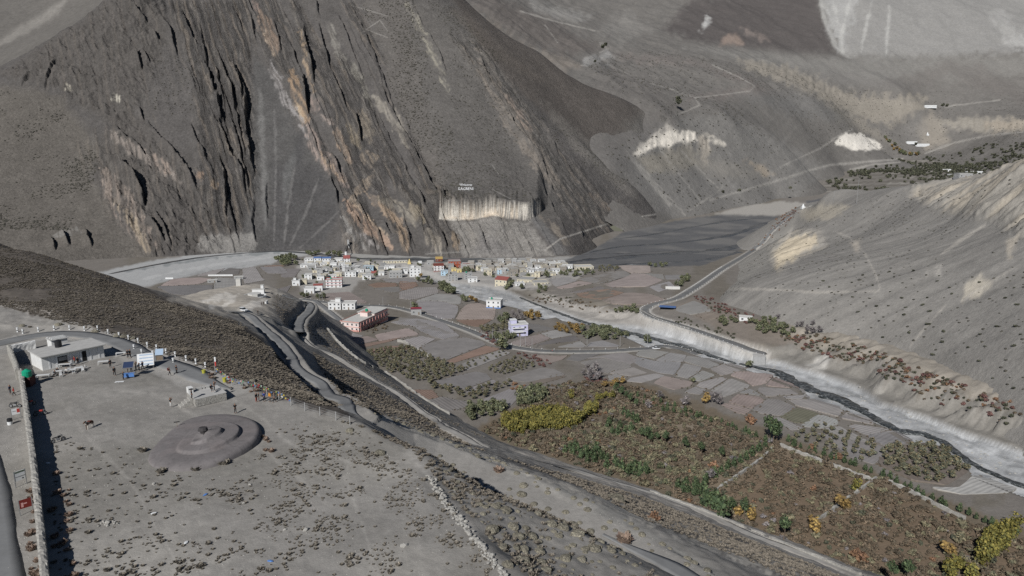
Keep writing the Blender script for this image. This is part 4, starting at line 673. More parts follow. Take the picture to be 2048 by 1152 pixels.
vstrip('stream_water', [(1040, 596), (1062, 605), (1100, 620), (1140, 635), (1182, 649), (1250, 664), (1320, 682), (1370, 695), (1410, 708), (1445, 720), (1472, 728)], [1.4, 1.7, 2.0, 2.6, 3.4, 4.6, 5, 6, 6, 4.5, 1], .7, WAT, .9)
vstrip('stream_water', [(1480, 729), (1520, 738), (1560, 748), (1585, 763), (1620, 780), (1655, 792), (1690, 806), (1730, 826), (1765, 846), (1795, 861), (1850, 871), (1890, 888), (1915, 908), (1940, 926), (1975, 945), (2010, 960), (2060, 978), (2120, 1000)], [1.5, 3.5, 6, 7, 8, 8, 7, 5.5, 4.6, 4.2, 3.8, 3.6, 2.8, 2.8, 2.6, 2.6, 2.6], .7, WAT, .9)
vstrip('river_water', [(220, 548), (300, 532), (380, 518), (470, 508), (560, 503), (640, 509), (720, 517), (820, 519), (960, 521), (1050, 525), (1120, 526), (1200, 519), (1300, 512), (1390, 505), (1450, 498), (1500, 484), (1532, 464), (1556, 450)], [5, 7, 8, 8, 8, 9, 10, 11, 13, 16, 24, 26, 22, 20, 18, 18, 16, 12], .22, RIV, .5, 5)
vstrip('river_water', [(1180, 505), (1240, 494), (1320, 488), (1400, 480), (1470, 468), (1525, 448), (1560, 440)], [3, 9, 7, 12, 9, 14, 6], .22, RIV, .6, 5)
vstrip('river_water', [(1230, 478), (1300, 470), (1380, 455), (1460, 442), (1530, 436)], [2, 8, 5, 12, 4], .22, RIV, .6, 6)
vstrip('river_water', [(1600, 424), (1640, 412), (1700, 403), (1780, 399), (1840, 396)], [10, 26, 34, 26, 10], .25, RIV, .4, 8)
vstrip('river_water', [(1200, 532), (1290, 527), (1380, 523), (1450, 512), (1490, 500)], [3, 9, 6, 8, 3], .22, RIV, .6, 5)
# ================================================================ ploughed fields
def field_mat():
    m, t, b = nmat('ploughed_soil'); L = t.links.new; at = nd(t, 'ShaderNodeAttribute', attribute_name='fur'); tc = nd(t, 'ShaderNodeTexCoord'); cl = nd(t, 'ShaderNodeVertexColor', layer_name='Col')
    n = nd(t, 'ShaderNodeTexNoise'); n.inputs['Scale'].default_value = .35; n.inputs['Detail'].default_value = 5; L(tc.outputs['Object'], n.inputs['Vector'])
    ad = nd(t, 'ShaderNodeMath', operation='MULTIPLY_ADD'); L(n.outputs['Fac'], ad.inputs[0]); ad.inputs[1].default_value = .9; L(at.outputs['Fac'], ad.inputs[2])
    ml = nd(t, 'ShaderNodeMath', operation='MULTIPLY'); L(ad.outputs[0], ml.inputs[0]); ml.inputs[1].default_value = 3.4
    sn = nd(t, 'ShaderNodeMath', operation='SINE'); L(ml.outputs[0], sn.inputs[0])
    r = nd(t, 'ShaderNodeMapRange'); r.inputs[1].default_value = -1; r.inputs[2].default_value = 1; r.inputs[3].default_value = .95; r.inputs[4].default_value = 1.03; L(sn.outputs[0], r.inputs[0])
    n2 = nd(t, 'ShaderNodeTexNoise'); n2.inputs['Scale'].default_value = .09; n2.inputs['Detail'].default_value = 7; n2.inputs['Roughness'].default_value = .7; L(tc.outputs['Object'], n2.inputs['Vector'])
    r2 = nd(t, 'ShaderNodeMapRange'); r2.inputs[1].default_value = .3; r2.inputs[2].default_value = .7; r2.inputs[3].default_value = .82; r2.inputs[4].default_value = 1.18; L(n2.outputs['Fac'], r2.inputs[0])
    mm = nd(t, 'ShaderNodeMath', operation='MULTIPLY'); L(r.outputs[0], mm.inputs[0]); L(r2.outputs[0], mm.inputs[1])
    sc = nd(t, 'ShaderNodeVectorMath', operation='SCALE'); L(cl.outputs[0], sc.inputs[0]); L(mm.outputs[0], sc.inputs['Scale']); L(sc.outputs[0], b.inputs['Base Color']); b.inputs['Roughness'].default_value = .95
    bp = nd(t, 'ShaderNodeBump'); bp.inputs['Strength'].default_value = .3; bp.inputs['Distance'].default_value = .15; L(sn.outputs[0], bp.inputs['Height']); L(bp.outputs[0], b.inputs['Normal']); return m
FMAT = field_mat()
GREY, PINK, DARKF, RED, LIGHT, BROWN, GREEN = (126, 122, 119), (134, 121, 114), (106, 102, 99), (122, 100, 87), (142, 140, 136), (112, 103, 93), (106, 103, 84)
Z4, Z5, Z8, Z3, V1_, V2_, V3_, Z7 = (1280, 560, 4), (940, 640, 4), (560, 600, 4), (1328, 747, 2.844), (540, 490, 6.4), (800, 500, 6.4), (1060, 500, 6.4), (240, 480, 4)
FIELDS = [
 (Z4, 0, GREY, '0,560 90,563 230,580 120,632 0,612 -30,600'), (Z4, 0, GREY, '235,585 370,605 340,655 190,660 135,640'), (Z4, 0, GREY, '385,610 560,635 670,665 550,708 440,680 355,655'), (Z4, 0, GREY, '0,622 110,650 320,662 308,700 268,755 150,742 0,690 -60,650'),
 (Z4, 0, GREY, '355,672 490,700 470,738 380,788 285,765'), (Z4, 0, GREY, '502,727 600,765 480,812 395,793'), (Z4, 0, GREY, '672,675 830,700 850,713 700,755 650,768 565,715'), (Z4, 0, PINK, '765,740 850,735 1060,772 1000,828 900,848 830,800 730,768'),
 (Z4, 0, PINK, '1062,782 1150,800 1290,868 1010,848'), (Z4, 0, PINK, '195,772 420,820 400,848 270,878 115,825'), (Z4, 0, GREY, '640,780 695,790 560,876 455,850 485,820'), (Z4, 0, GREY, '440,857 530,880 480,918 355,900'), (Z4, 0, GREY, '722,792 870,845 855,870 680,936 568,890'),
 (Z4, 0, GREY, '880,872 968,925 795,903'), (Z4, 0, GREY, '965,862 1298,880 1318,913 1130,922 1015,938 945,885'), (Z4, 0, GREY, '1145,932 1330,922 1358,948 1175,956'), (Z4, 0, PINK, '785,917 955,940 995,970 890,1028 710,978'), (Z4, 0, GREY, '1015,957 1110,962 1238,1020 1130,1086 965,1068 905,1035'),
 (Z4, 0, GREY, '1195,962 1400,962 1600,1032 1615,1050 1578,1096 1255,1008'), (Z4, 0, PINK, '705,987 885,1040 840,1078 765,1060 650,1000'), (Z4, 0, GREEN, '1262,1028 1400,1062 1480,1095 1400,1152 1240,1140 1125,1092'), (Z3, 0, LIGHT, '780,300 870,232 980,265 988,288 900,313'),
 (Z3, 0, GREY, '1045,222 1180,272 1188,290 1005,258'), (Z3, 0, GREY, '1055,302 1090,292 1278,317 1152,353 1085,322'), (Z3, 0, GREY, '1172,347 1308,328 1415,390 1280,417 1232,403 1165,365'), (Z3, 0, GREY, '905,320 1000,303 1128,370 1195,393 1042,383 945,340'), (Z3, 0, GREY, '625,260 660,252 795,315 722,323'),
 (Z3, 0, LIGHT, '1535,652 1680,650 1750,592 1790,587 1995,660 1968,678 1700,688 1565,665'), (Z3, 0, GREY, '1442,411 1528,407 1538,420 1482,438'), (Z3, 0, GREY, '880,342 1225,412 1275,440 1190,515 1045,468 965,400'), (Z3, 0, BROWN, '1235,450 1320,420 1480,412 1560,425 1720,555 1600,630 1420,610 1230,520'),
 (Z5, 0, PINK, '485,277 690,290 775,287 735,318 640,346 540,302'), (Z5, 0, DARKF, '825,277 1045,272 870,333 770,320'), (Z5, 0, GREY, '925,310 1180,268 1250,268 1395,320 1330,330 1278,355 1065,300'), (Z5, 0, GREY, '885,342 1060,310 1265,348 1285,377 1100,428 1062,420'), (Z5, 0, GREY, '1300,382 1415,425 1280,448 1118,425'),
 (Z5, 0, GREY, '1255,490 1290,467 1480,432 1555,450 1470,478 1370,503'), (Z5, 0, GREY, '1105,450 1170,432 1245,465 1200,488 1112,480'), (Z5, 0, GREY, '295,465 560,387 665,397 755,440 450,497 345,480'), (Z5, 0, BROWN, '465,510 700,437 755,447 755,460 525,522'),
 (Z5, 0, PINK, '335,177 560,112 635,150 460,212 335,190'), (Z5, 0, GREY, '572,110 680,82 825,120 652,150'), (Z5, 0, DARKF, '655,157 838,127 878,165 525,208'), (Z5, 0, GREY, '700,218 880,172 928,210 900,220'), (Z5, 0, GREY, '943,215 960,182 1060,167 1188,205 1178,215'), (Z5, 0, DARKF, '430,27 560,40 678,76 500,103 480,60'),
 (Z8, 0, GREY, '405,260 480,232 665,290 502,323'), (Z8, 0, PINK, '505,330 690,292 785,320 592,363'), (Z8, 0, PINK, '765,280 1020,227 1108,280 800,328'), (Z8, 0, RED, '555,370 800,332 990,294 870,335 650,383 585,383'), (Z8, 0, GREY, '895,180 1080,152 1300,182 1428,290 1290,313 1122,250 1080,212 960,200'), (Z8, 0, GREY, '985,325 1130,292 1238,315 1122,378 1102,388'),
 (Z8, 0, GREY, '1135,370 1300,322 1460,302 1600,330 1635,360 1335,476 1215,450 1165,400'), (Z8, 0, RED, '1345,485 1640,372 1738,390 1745,402 1392,503'), (Z8, 0, GREY, '1463,510 1760,402 1836,430 1503,562 1483,540'), (Z8, 0, DARKF, '1215,660 1560,577 1645,592 1685,638 1470,712'), (Z8, 0, GREY, '1490,717 1700,642 1736,660 1502,747'),
 (Z8, 0, RED, '1063,722 1218,722 1265,780 1163,797 1065,740'), (Z8, 0, DARKF, '1195,808 1300,777 1555,830 1420,878 1332,897'), (Z8, 0, GREY, '1625,800 1900,692 1965,710 1850,846'), (Z8, 0, RED, '700,400 900,370 1020,380 1010,400 840,425 720,425'),
 (V2_, 0, GREY, '0,540 200,482 460,482 486,550 240,618 120,636 0,618'), (V2_, 0, GREY, '225,648 480,562 718,582 775,620 765,688 700,696 520,652 235,656'), (V2_, 0, GREY, '215,662 520,662 735,720 735,790 688,876 480,876 275,760'), (V2_, 0, PINK, '862,702 1000,682 1215,750 1205,850 1188,886 725,886 795,760'), (V2_, 0, RED, '725,900 1178,892 1000,986 852,958'), (V2_, 0, RED, '0,400 200,412 228,460 0,528'),
 (V2_, 0, GREY, '0,870 190,890 470,1000 740,1100 690,1140 420,1120 240,980 120,950 0,960'),
 (V1_, 0, RED, '1255,510 1390,482 1600,492 1635,528 1340,543'), (V1_, 0, DARKF, '1335,560 1640,537 1695,590 1550,608'), (V1_, 0, GREY, '1435,440 1800,422 1895,470 1700,488 1485,470'), (V1_, 0, RED, '1645,502 1860,502 1830,558 1702,578'), (V1_, 0, PINK, '705,630 1010,602 1080,642 1240,738 1100,742 735,700'),
 (Z7, 0, DARKF, '295,372 735,362 735,418 560,447 405,428'), (Z7, 0, PINK, '425,312 640,302 728,312 640,350 480,362 330,366'), (Z7, 0, GREY, '762,302 955,312 930,368 750,418'), (Z7, 0, GREY, '985,232 1080,217 1130,300 1155,320 1002,348 985,300'), (Z7, 0, GREY, '1122,217 1290,212 1350,268 1180,268'), (Z7, 0, DARKF, '1285,232 1440,232 1400,298 1292,298'), (Z7, 0, DARKF, '772,280 870,227 958,232 950,273'),
 (Z7, 0, GREY, '605,290 750,242 838,227 760,280'), (Z7, 0, DARKF, '1232,402 1370,362 1320,438 1242,430'), (Z7, 0, RED, '1150,210 1220,203 1330,205 1300,212'),
 (V3_, 0, GREY, '245,380 470,342 595,400 330,467 285,440'), (V3_, 0, PINK, '345,482 620,402 795,430 560,478 405,498'), (V3_, 0, GREY, '625,380 1050,282 1200,272 1295,330 900,428 805,420'), (V3_, 0, PINK, '1135,202 1528,207 1536,288 1300,298 1205,260'), (V3_, 0, PINK, '1312,302 1480,312 1695,390 1500,467 1085,478 955,440 1250,350'), (V3_, 0, DARKF, '505,545 900,467 955,500 600,553'),
 (V3_, 0, RED, '605,562 1000,502 1195,558 900,636 645,600'), (V3_, 0, PINK, '935,642 1220,562 1500,562 1745,640 1420,706 1085,698'), (V3_, 0, GREY, '1485,302 1700,312 1715,378 1525,340'), (V3_, 0, GREY, '1725,322 2025,322 1900,378 1745,380'), (V3_, 0, GREY, '1525,480 1780,402 1845,470 1650,537'),
 (Z4, 0, GREY, '265,232 430,172 525,210 565,250 400,278 335,260'), (Z4, 0, BROWN, '445,285 600,267 675,290 560,318')]
FW = []
def make_field(pp, rgb):
    P = np.array(pp, float); P = P.mean(0) + (P - P.mean(0)) * 1.05; Q = []
    for i in range(len(P)):                                             # round the corners a little, and add edge points
        a_, b_ = P[i], P[(i + 1) % len(P)]; Q += [a_ * .93 + b_ * .07, a_ * .66 + b_ * .34, a_ * .34 + b_ * .66, a_ * .07 + b_ * .93]
    Q = np.array(Q) + rng.normal(0, .22, (len(Q), 2)); W = hit(Q[:, 0], Q[:, 1], lambda x, y: LV.at(x, y), 150, 1700, 1200)
    if np.ptp(W[:, 1]) > 260: return
    A = np.c_[W[:, :2], np.ones(len(W))]; cf_, *_ = np.linalg.lstsq(A, W[:, 2], rcond=None); zf = A @ cf_; z = np.maximum(W[:, 2], zf) + .22
    n = len(W); co = np.vstack([np.c_[W[:, :2], z], np.c_[W[:, :2], W[:, 2] - .6]])
    bm = bmesh.new(); vs = [bm.verts.new(c) for c in co]; f = bm.faces.new(vs[:n]); f.normal_update()
    if f.normal.z < 0: f.normal_flip()
    for i in range(n): bm.faces.new((vs[i], vs[(i + 1) % n], vs[n + (i + 1) % n], vs[n + i]))
    bmesh.ops.triangulate(bm, faces=[f]); bmesh.ops.recalc_face_normals(bm, faces=bm.faces[:])
    me = bpy.data.meshes.new('field'); bm.to_mesh(me); bm.free()
    e = np.roll(W[:, :2], -2, 0) - W[:, :2]; k = np.argmax(np.linalg.norm(e, axis=1)); d = e[k] / np.linalg.norm(e[k]); pr = co[:, 0] * -d[1] + co[:, 1] * d[0]
    me.attributes.new('fur', 'FLOAT', 'POINT').data.foreach_set('value', (pr * rng.uniform(.8, 1.5)).astype(np.float32))
    ca = me.color_attributes.new('Col', 'FLOAT_COLOR', 'POINT'); c = lin(*rgb) / .70 * rng.uniform(.86, 1.16) * np.array([rng.uniform(.98, 1.03), 1, rng.uniform(.97, 1.03)])
    cc = np.tile(np.r_[c, 1], (len(co), 1)); cc[n:, :3] = lin(96, 86, 70) / .7; ca.data.foreach_set('color', cc.astype(np.float32).ravel())
    o = link('field', me, FMAT); tag(o, kind='structure'); FW.append(W)
for (x0, y0, s), _, rgb, st in FIELDS:
    make_field(Zp(x0, y0, s, [tuple(map(float, q.split(','))) for q in st.split()]), rgb)
# ================================================================ PLANTS
def leaf_mat(name, rough=.8, var=.2):
    m, t, b = nmat(name); L = t.links.new; cl = nd(t, 'ShaderNodeVertexColor', layer_name='Col'); oi = nd(t, 'ShaderNodeObjectInfo')
    r = nd(t, 'ShaderNodeMapRange'); r.inputs[3].default_value = 1 - var; r.inputs[4].default_value = 1 + var; L(oi.outputs['Random'], r.inputs[0])
    sc = nd(t, 'ShaderNodeVectorMath', operation='SCALE'); L(cl.outputs[0], sc.inputs[0]); L(r.outputs[0], sc.inputs['Scale']); L(sc.outputs[0], b.inputs['Base Color'])
    b.inputs['Roughness'].default_value = rough; b.inputs['Specular IOR Level'].default_value = .12; return m
LEAF = leaf_mat('foliage'); BARK = flat_mat('bark', (.11, .085, .065), .9, .25, 6)
def mesh_vc(name, V, F, VC, mat, smooth=False):
    me = bpy.data.meshes.new(name); me.from_pydata(np.asarray(V).tolist(), [], F); me.update()
    ca = me.color_attributes.new('Col', 'FLOAT_COLOR', 'POINT'); ca.data.foreach_set('color', np.c_[VC, np.ones(len(V))].astype(np.float32).ravel()); me.materials.append(mat)
    if smooth: me.polygons.foreach_set('use_smooth', np.ones(len(me.polygons), bool))
    return me
def leaves(r_, centres, radii, n, size, cols, upright=.0, sheet=.55):
    """n small leaf-clump faces spread through a set of blobs, denser towards their outside"""
    V, F, VC = [], [], []; C_ = np.asarray(centres, float); R = np.asarray(radii, float); cols = np.asarray(cols, float); pr = (R.prod(1) ** .67); pr /= pr.sum()
    for i in range(n):
        k = r_.choice(len(C_), p=pr); d = r_.normal(size=3); d /= np.linalg.norm(d); q = C_[k] + d * R[k] * r_.uniform(sheet, 1.0); s = size * r_.uniform(.6, 1.4)
        nrm = d + r_.normal(size=3) * .7; nrm[2] += .25; nrm /= np.linalg.norm(nrm); a = np.cross(nrm, (0.3, .2, 1) if abs(nrm[2]) < .9 else (1, 0, 0)); a /= np.linalg.norm(a); b_ = np.cross(nrm, a)
        if upright: a = a * (1 - upright) + np.array((0, 0, 1)) * upright
        j = r_.uniform(.7, 1.3, 4); o = len(V); V += [q + a * s * j[0], q + b_ * s * j[1] * .8, q - a * s * j[2], q - b_ * s * j[3] * .8]; F.append((o, o + 1, o + 2, o + 3))
        c = cols[r_.integers(len(cols))] * r_.uniform(.82, 1.18); VC += [c] * 4
    return V, F, VC
def stick(V, F, VC, p, q, r0, r1, col, n=5):
    p = np.array(p, float); q = np.array(q, float); d = q - p; d /= np.linalg.norm(d); a = np.cross(d, (0, 0, 1) if abs(d[2]) < .9 else (1, 0, 0)); a /= np.linalg.norm(a); b_ = np.cross(d, a); o = len(V)
    for c, r in ((p, r0), (q, r1)):
        for k in range(n): t = 2 * pi * k / n; V.append(c + (a * cos(t) + b_ * sin(t)) * r); VC.append(col)
    for k in range(n): F.append((o + k, o + (k + 1) % n, o + n + (k + 1) % n, o + n + k))
def crown_mesh(name, seed, blobs, n, size, cols, twigs=0, tw=(.08, .07, .06), **kw):
    r_ = np.random.default_rng(seed); C_ = [b[:3] for b in blobs]; R = [b[3:] for b in blobs]; V, F, VC = leaves(r_, C_, R, n, size, cols, **kw)
    for _ in range(twigs):
        k = r_.integers(len(C_)); d = r_.normal(size=3); d[2] = abs(d[2]); d /= np.linalg.norm(d); stick(V, F, VC, np.array(C_[k]) * [.3, .3, .6], np.array(C_[k]) + d * np.array(R[k]) * 1.1, .05, .012, np.array(tw) * r_.uniform(.8, 1.3), 3)
    return mesh_vc(name, V, F, np.array(VC), LEAF)
def rblobs(seed, n, spread, z0, z1, r0, r1, flat=.8):
    r_ = np.random.default_rng(seed); o = []
    for _ in range(n):
        a = r_.uniform(0, 2 * pi); q = spread * r_.uniform(0, 1) ** .6; rr = r_.uniform(r0, r1); o.append((q * cos(a), q * sin(a), r_.uniform(z0, z1), rr, rr, rr * flat))
    return o
def trunk_mesh(name, h, r0, limbs, seed, lean=.3, col=(.10, .08, .06)):
    r_ = np.random.default_rng(seed); V, F, VC = [], [], []; p = np.zeros(3); p[2] = -.3
    for i in range(4):
        q = np.array([r_.normal() * lean * .15, r_.normal() * lean * .15, 0]) + p + np.array([0, 0, (h + .3) / 4]); stick(V, F, VC, p, q, r0 * (1 - .2 * i), r0 * (1 - .2 * (i + 1)) + .01, np.array(col), 6); p = q
        if i >= 1:
            for _ in range(limbs):
                a = r_.uniform(0, 2 * pi); stick(V, F, VC, p, p + np.array([cos(a) * h * .28, sin(a) * h * .28, h * .2]), r0 * .4, .015, np.array(col), 4)
    return mesh_vc(name, V, F, np.array(VC), BARK if False else LEAF)
g3 = lambda *c: [lin(*q) / .62 for q in c]
PROTO = {}
def proto_tree(kind, seeds, crown, trunk): PROTO[kind] = [(crown(s), trunk(s)) for s in seeds]
OLIVE = g3((88, 92, 66), (74, 80, 58), (100, 100, 70), (66, 70, 52)); APPLE = g3((84, 86, 68), (70, 74, 60), (98, 95, 74), (104, 92, 66))
PINE = g3((64, 79, 50), (53, 68, 44), (76, 90, 56), (46, 58, 40)); YEL = g3((106, 99, 42), (91, 89, 40), (117, 106, 45), (80, 80, 42)); GOLD = g3((128, 100, 50), (112, 88, 48), (138, 112, 56), (98, 80, 50))
BRN = g3((94, 80, 64), (82, 72, 58), (104, 88, 70), (74, 67, 55)); BRG = g3((96, 92, 70), (84, 82, 64), (106, 98, 74)); RUST = g3((114, 82, 60), (100, 72, 54), (124, 92, 66)); MAR = g3((96, 66, 62), (82, 58, 56), (108, 76, 66)); GRYP = g3((112, 106, 106), (98, 92, 94), (124, 116, 112))
proto_tree('orchard_tree', (1, 2, 3), lambda s: crown_mesh('orchard_crown', s, rblobs(s, 5, .75, 1.2, 2.3, .6, .95), 170, .26, APPLE), lambda s: trunk_mesh('orchard_trunk', 1.5, .10, 2, s))
proto_tree('green_tree', (4, 5, 6), lambda s: crown_mesh('green_crown', s, rblobs(s, 7, 1.1, 1.4, 3.2, .8, 1.3), 260, .33, OLIVE), lambda s: trunk_mesh('green_trunk', 2.2, .14, 2, s))
proto_tree('pine_tree', (7, 8, 9), lambda s: crown_mesh('pine_crown', s, [(0, 0, 4.6, 1.5, 1.5, 1.1), (.5, .3, 5.5, 1.1, 1.1, .9), (-.5, .2, 5.2, 1.2, 1.2, .9), (0, -.4, 3.9, 1.3, 1.3, .8), (.2, 0, 6.2, .7, .7, .7)], 330, .30, PINE, upright=.25), lambda s: trunk_mesh('pine_trunk', 5.2, .13, 1, s, .5, (.14, .11, .085)))
proto_tree('young_pine', (10, 11), lambda s: crown_mesh('young_pine_crown', s, [(0, 0, 1.3, 1.2, 1.2, .9), (.1, .1, 2.3, 1.0, 1.0, .9), (0, 0, 3.3, .6, .6, .8)], 240, .27, PINE, upright=.3), lambda s: trunk_mesh('young_pine_trunk', 2.6, .10, 0, s, .2))
proto_tree('yellow_tree', (12, 13, 14), lambda s: crown_mesh('yellow_crown', s, rblobs(s, 8, 1.0, 1.2, 4.4, .8, 1.2, 1.1), 330, .32, YEL, upright=.2), lambda s: trunk_mesh('yellow_trunk', 3.5, .14, 2, s))
proto_tree('golden_tree', (15, 16), lambda s: crown_mesh('golden_crown', s, rblobs(s, 7, 1.1, .9, 2.6, .6, 1.1), 260, .28, GOLD, twigs=14, sheet=.3), lambda s: trunk_mesh('golden_trunk', 2.2, .13, 3, s))
proto_tree('rust_tree', (17, 18), lambda s: crown_mesh('rust_crown', s, rblobs(s, 6, 1.1, .7, 2.0, .6, 1.0), 220, .28, RUST, twigs=14, sheet=.3), lambda s: trunk_mesh('rust_trunk', 1.8, .12, 3, s))
proto_tree('bare_tree', (19, 20), lambda s: crown_mesh('bare_crown', s, rblobs(s, 8, 1.5, 1.6, 3.4, .8, 1.2), 90, .22, GRYP, twigs=110, tw=(.17, .155, .155), sheet=.2), lambda s: trunk_mesh('bare_trunk', 2.6, .16, 5, s, .6, (.15, .135, .13)))
def bush_set(kind, seeds, cols, n, size, h, w_, **kw): PROTO[kind] = [(crown_mesh(kind, s, rblobs(s, 5, w_ * .55, h * .3, h * .62, w_ * .35, w_ * .55, .75), n, size, cols, **kw), None) for s in seeds]
bush_set('brown_bush', (21, 22, 23), BRN, 150, .24, 1.7, 1.5, twigs=10); bush_set('olive_bush', (24, 25), BRG, 150, .24, 1.7, 1.5); bush_set('maroon_bush', (26, 27), MAR, 150, .26, 2.0, 1.6, twigs=10); bush_set('rust_bush', (28,), RUST, 140, .26, 1.8, 1.5, twigs=8); bush_set('grey_bush', (29, 30), GRYP, 100, .2, 1.9, 1.6, twigs=50, tw=(.16, .15, .15), sheet=.3)
bush_set('dark_bush', (31, 32), g3((66, 68, 54), (56, 58, 48), (78, 78, 60)), 130, .25, 1.5, 1.4)
# low desert plants
def tuft_mesh(name, seed, n, r, h, cols, mat=None):
    r_ = np.random.default_rng(seed); V, F, VC = [], [], []; cols = np.asarray(cols)
    for _ in range(n):
        a = r_.uniform(0, 2 * pi); q = r * .45 * math.sqrt(r_.uniform()); p = np.array([q * cos(a), q * sin(a), -.03]); b_ = a + r_.normal() * .5; o = r * r_.uniform(.4, 1.0); t = np.array([cos(b_) * o, sin(b_) * o, h * r_.uniform(.45, 1.0)])
        s = np.array([-sin(b_), cos(b_), 0]) * .05 * r_.uniform(.7, 1.6); m = (p + t) / 2 + np.array([0, 0, h * .18]); k = len(V); V += [p - s, p + s, m + s * 1.4, t, m - s * 1.4]; F.append((k, k + 1, k + 2, k + 3, k + 4)); c = cols[r_.integers(len(cols))] * r_.uniform(.7, 1.3); VC += [c] * 5
    return mesh_vc(name, V, F, np.array(VC), LEAF)
TUF = g3((112, 105, 93), (98, 92, 83), (122, 113, 100), (86, 82, 75)); TUFG = g3((86, 82, 66), (74, 70, 58), (96, 88, 70)); TUFR = g3((116, 96, 82), (102, 84, 74), (126, 106, 90))
PROTO['dry_tuft'] = [(tuft_mesh('dry_tuft', s, 90, .55, .42, TUF), None) for s in (41, 42, 43)]
PROTO['red_tuft'] = [(tuft_mesh('red_tuft', s, 110, .6, .5, TUFR), None) for s in (44, 45)]
PROTO['slope_tuft'] = [(tuft_mesh('slope_tuft', s, 26, .6, .5, g3((100, 92, 81), (86, 80, 71), (110, 101, 88), (76, 71, 64))), None) for s in (46, 47, 48)]
def cushion(name, seed, cols):
    r_ = np.random.default_rng(seed); bm = bmesh.new(); bmesh.ops.create_icosphere(bm, subdivisions=4, radius=1.0); ph = r_.uniform(0, 9)
    VC = []; cols = np.asarray(cols)
    for v in bm.verts:
        c = v.co; n_ = float(fbm(np.array([c.x * 2.2 + ph]), np.array([c.y * 2.2 + c.z * 1.3]), 3, seed)[0]); k_ = 1 + .16 * n_ + r_.normal() * .035; v.co = (c.x * k_ * .8, c.y * k_ * .7, max(c.z, -.25) * k_ * .48)
        VC.append(cols[r_.integers(len(cols))] * (1 + .35 * n_) * r_.uniform(.6, 1.3))
    me = bpy.data.meshes.new(name); bm.to_mesh(me); bm.free(); ca = me.color_attributes.new('Col', 'FLOAT_COLOR', 'POINT'); ca.data.foreach_set('color', np.c_[np.array(VC), np.ones(len(VC))].astype(np.float32).ravel()); me.materials.append(LEAF); return me
PROTO['cushion_shrub'] = [(cushion('cushion_shrub', s, g3((104, 99, 84), (92, 88, 76), (114, 108, 92), (84, 79, 70))), None) for s in (51, 52, 53)]
def dot(name, seed, cols):                                              # very distant scrub: a small rough lump
    r_ = np.random.default_rng(seed); bm = bmesh.new(); bmesh.ops.create_icosphere(bm, subdivisions=1, radius=1.0); VC = []
    for v in bm.verts: v.co = v.co * r_.uniform(.7, 1.2); v.co.z *= .75; VC.append(np.asarray(cols)[r_.integers(len(cols))] * r_.uniform(.8, 1.2))
    me = bpy.data.meshes.new(name); bm.to_mesh(me); bm.free(); ca = me.color_attributes.new('Col', 'FLOAT_COLOR', 'POINT'); ca.data.foreach_set('color', np.c_[np.array(VC), np.ones(len(VC))].astype(np.float32).ravel()); me.materials.append(LEAF); return me
PROTO['far_scrub'] = [(dot('far_scrub', s, g3((62, 60, 54), (54, 53, 49), (74, 70, 60))), None) for s in (61, 62)]
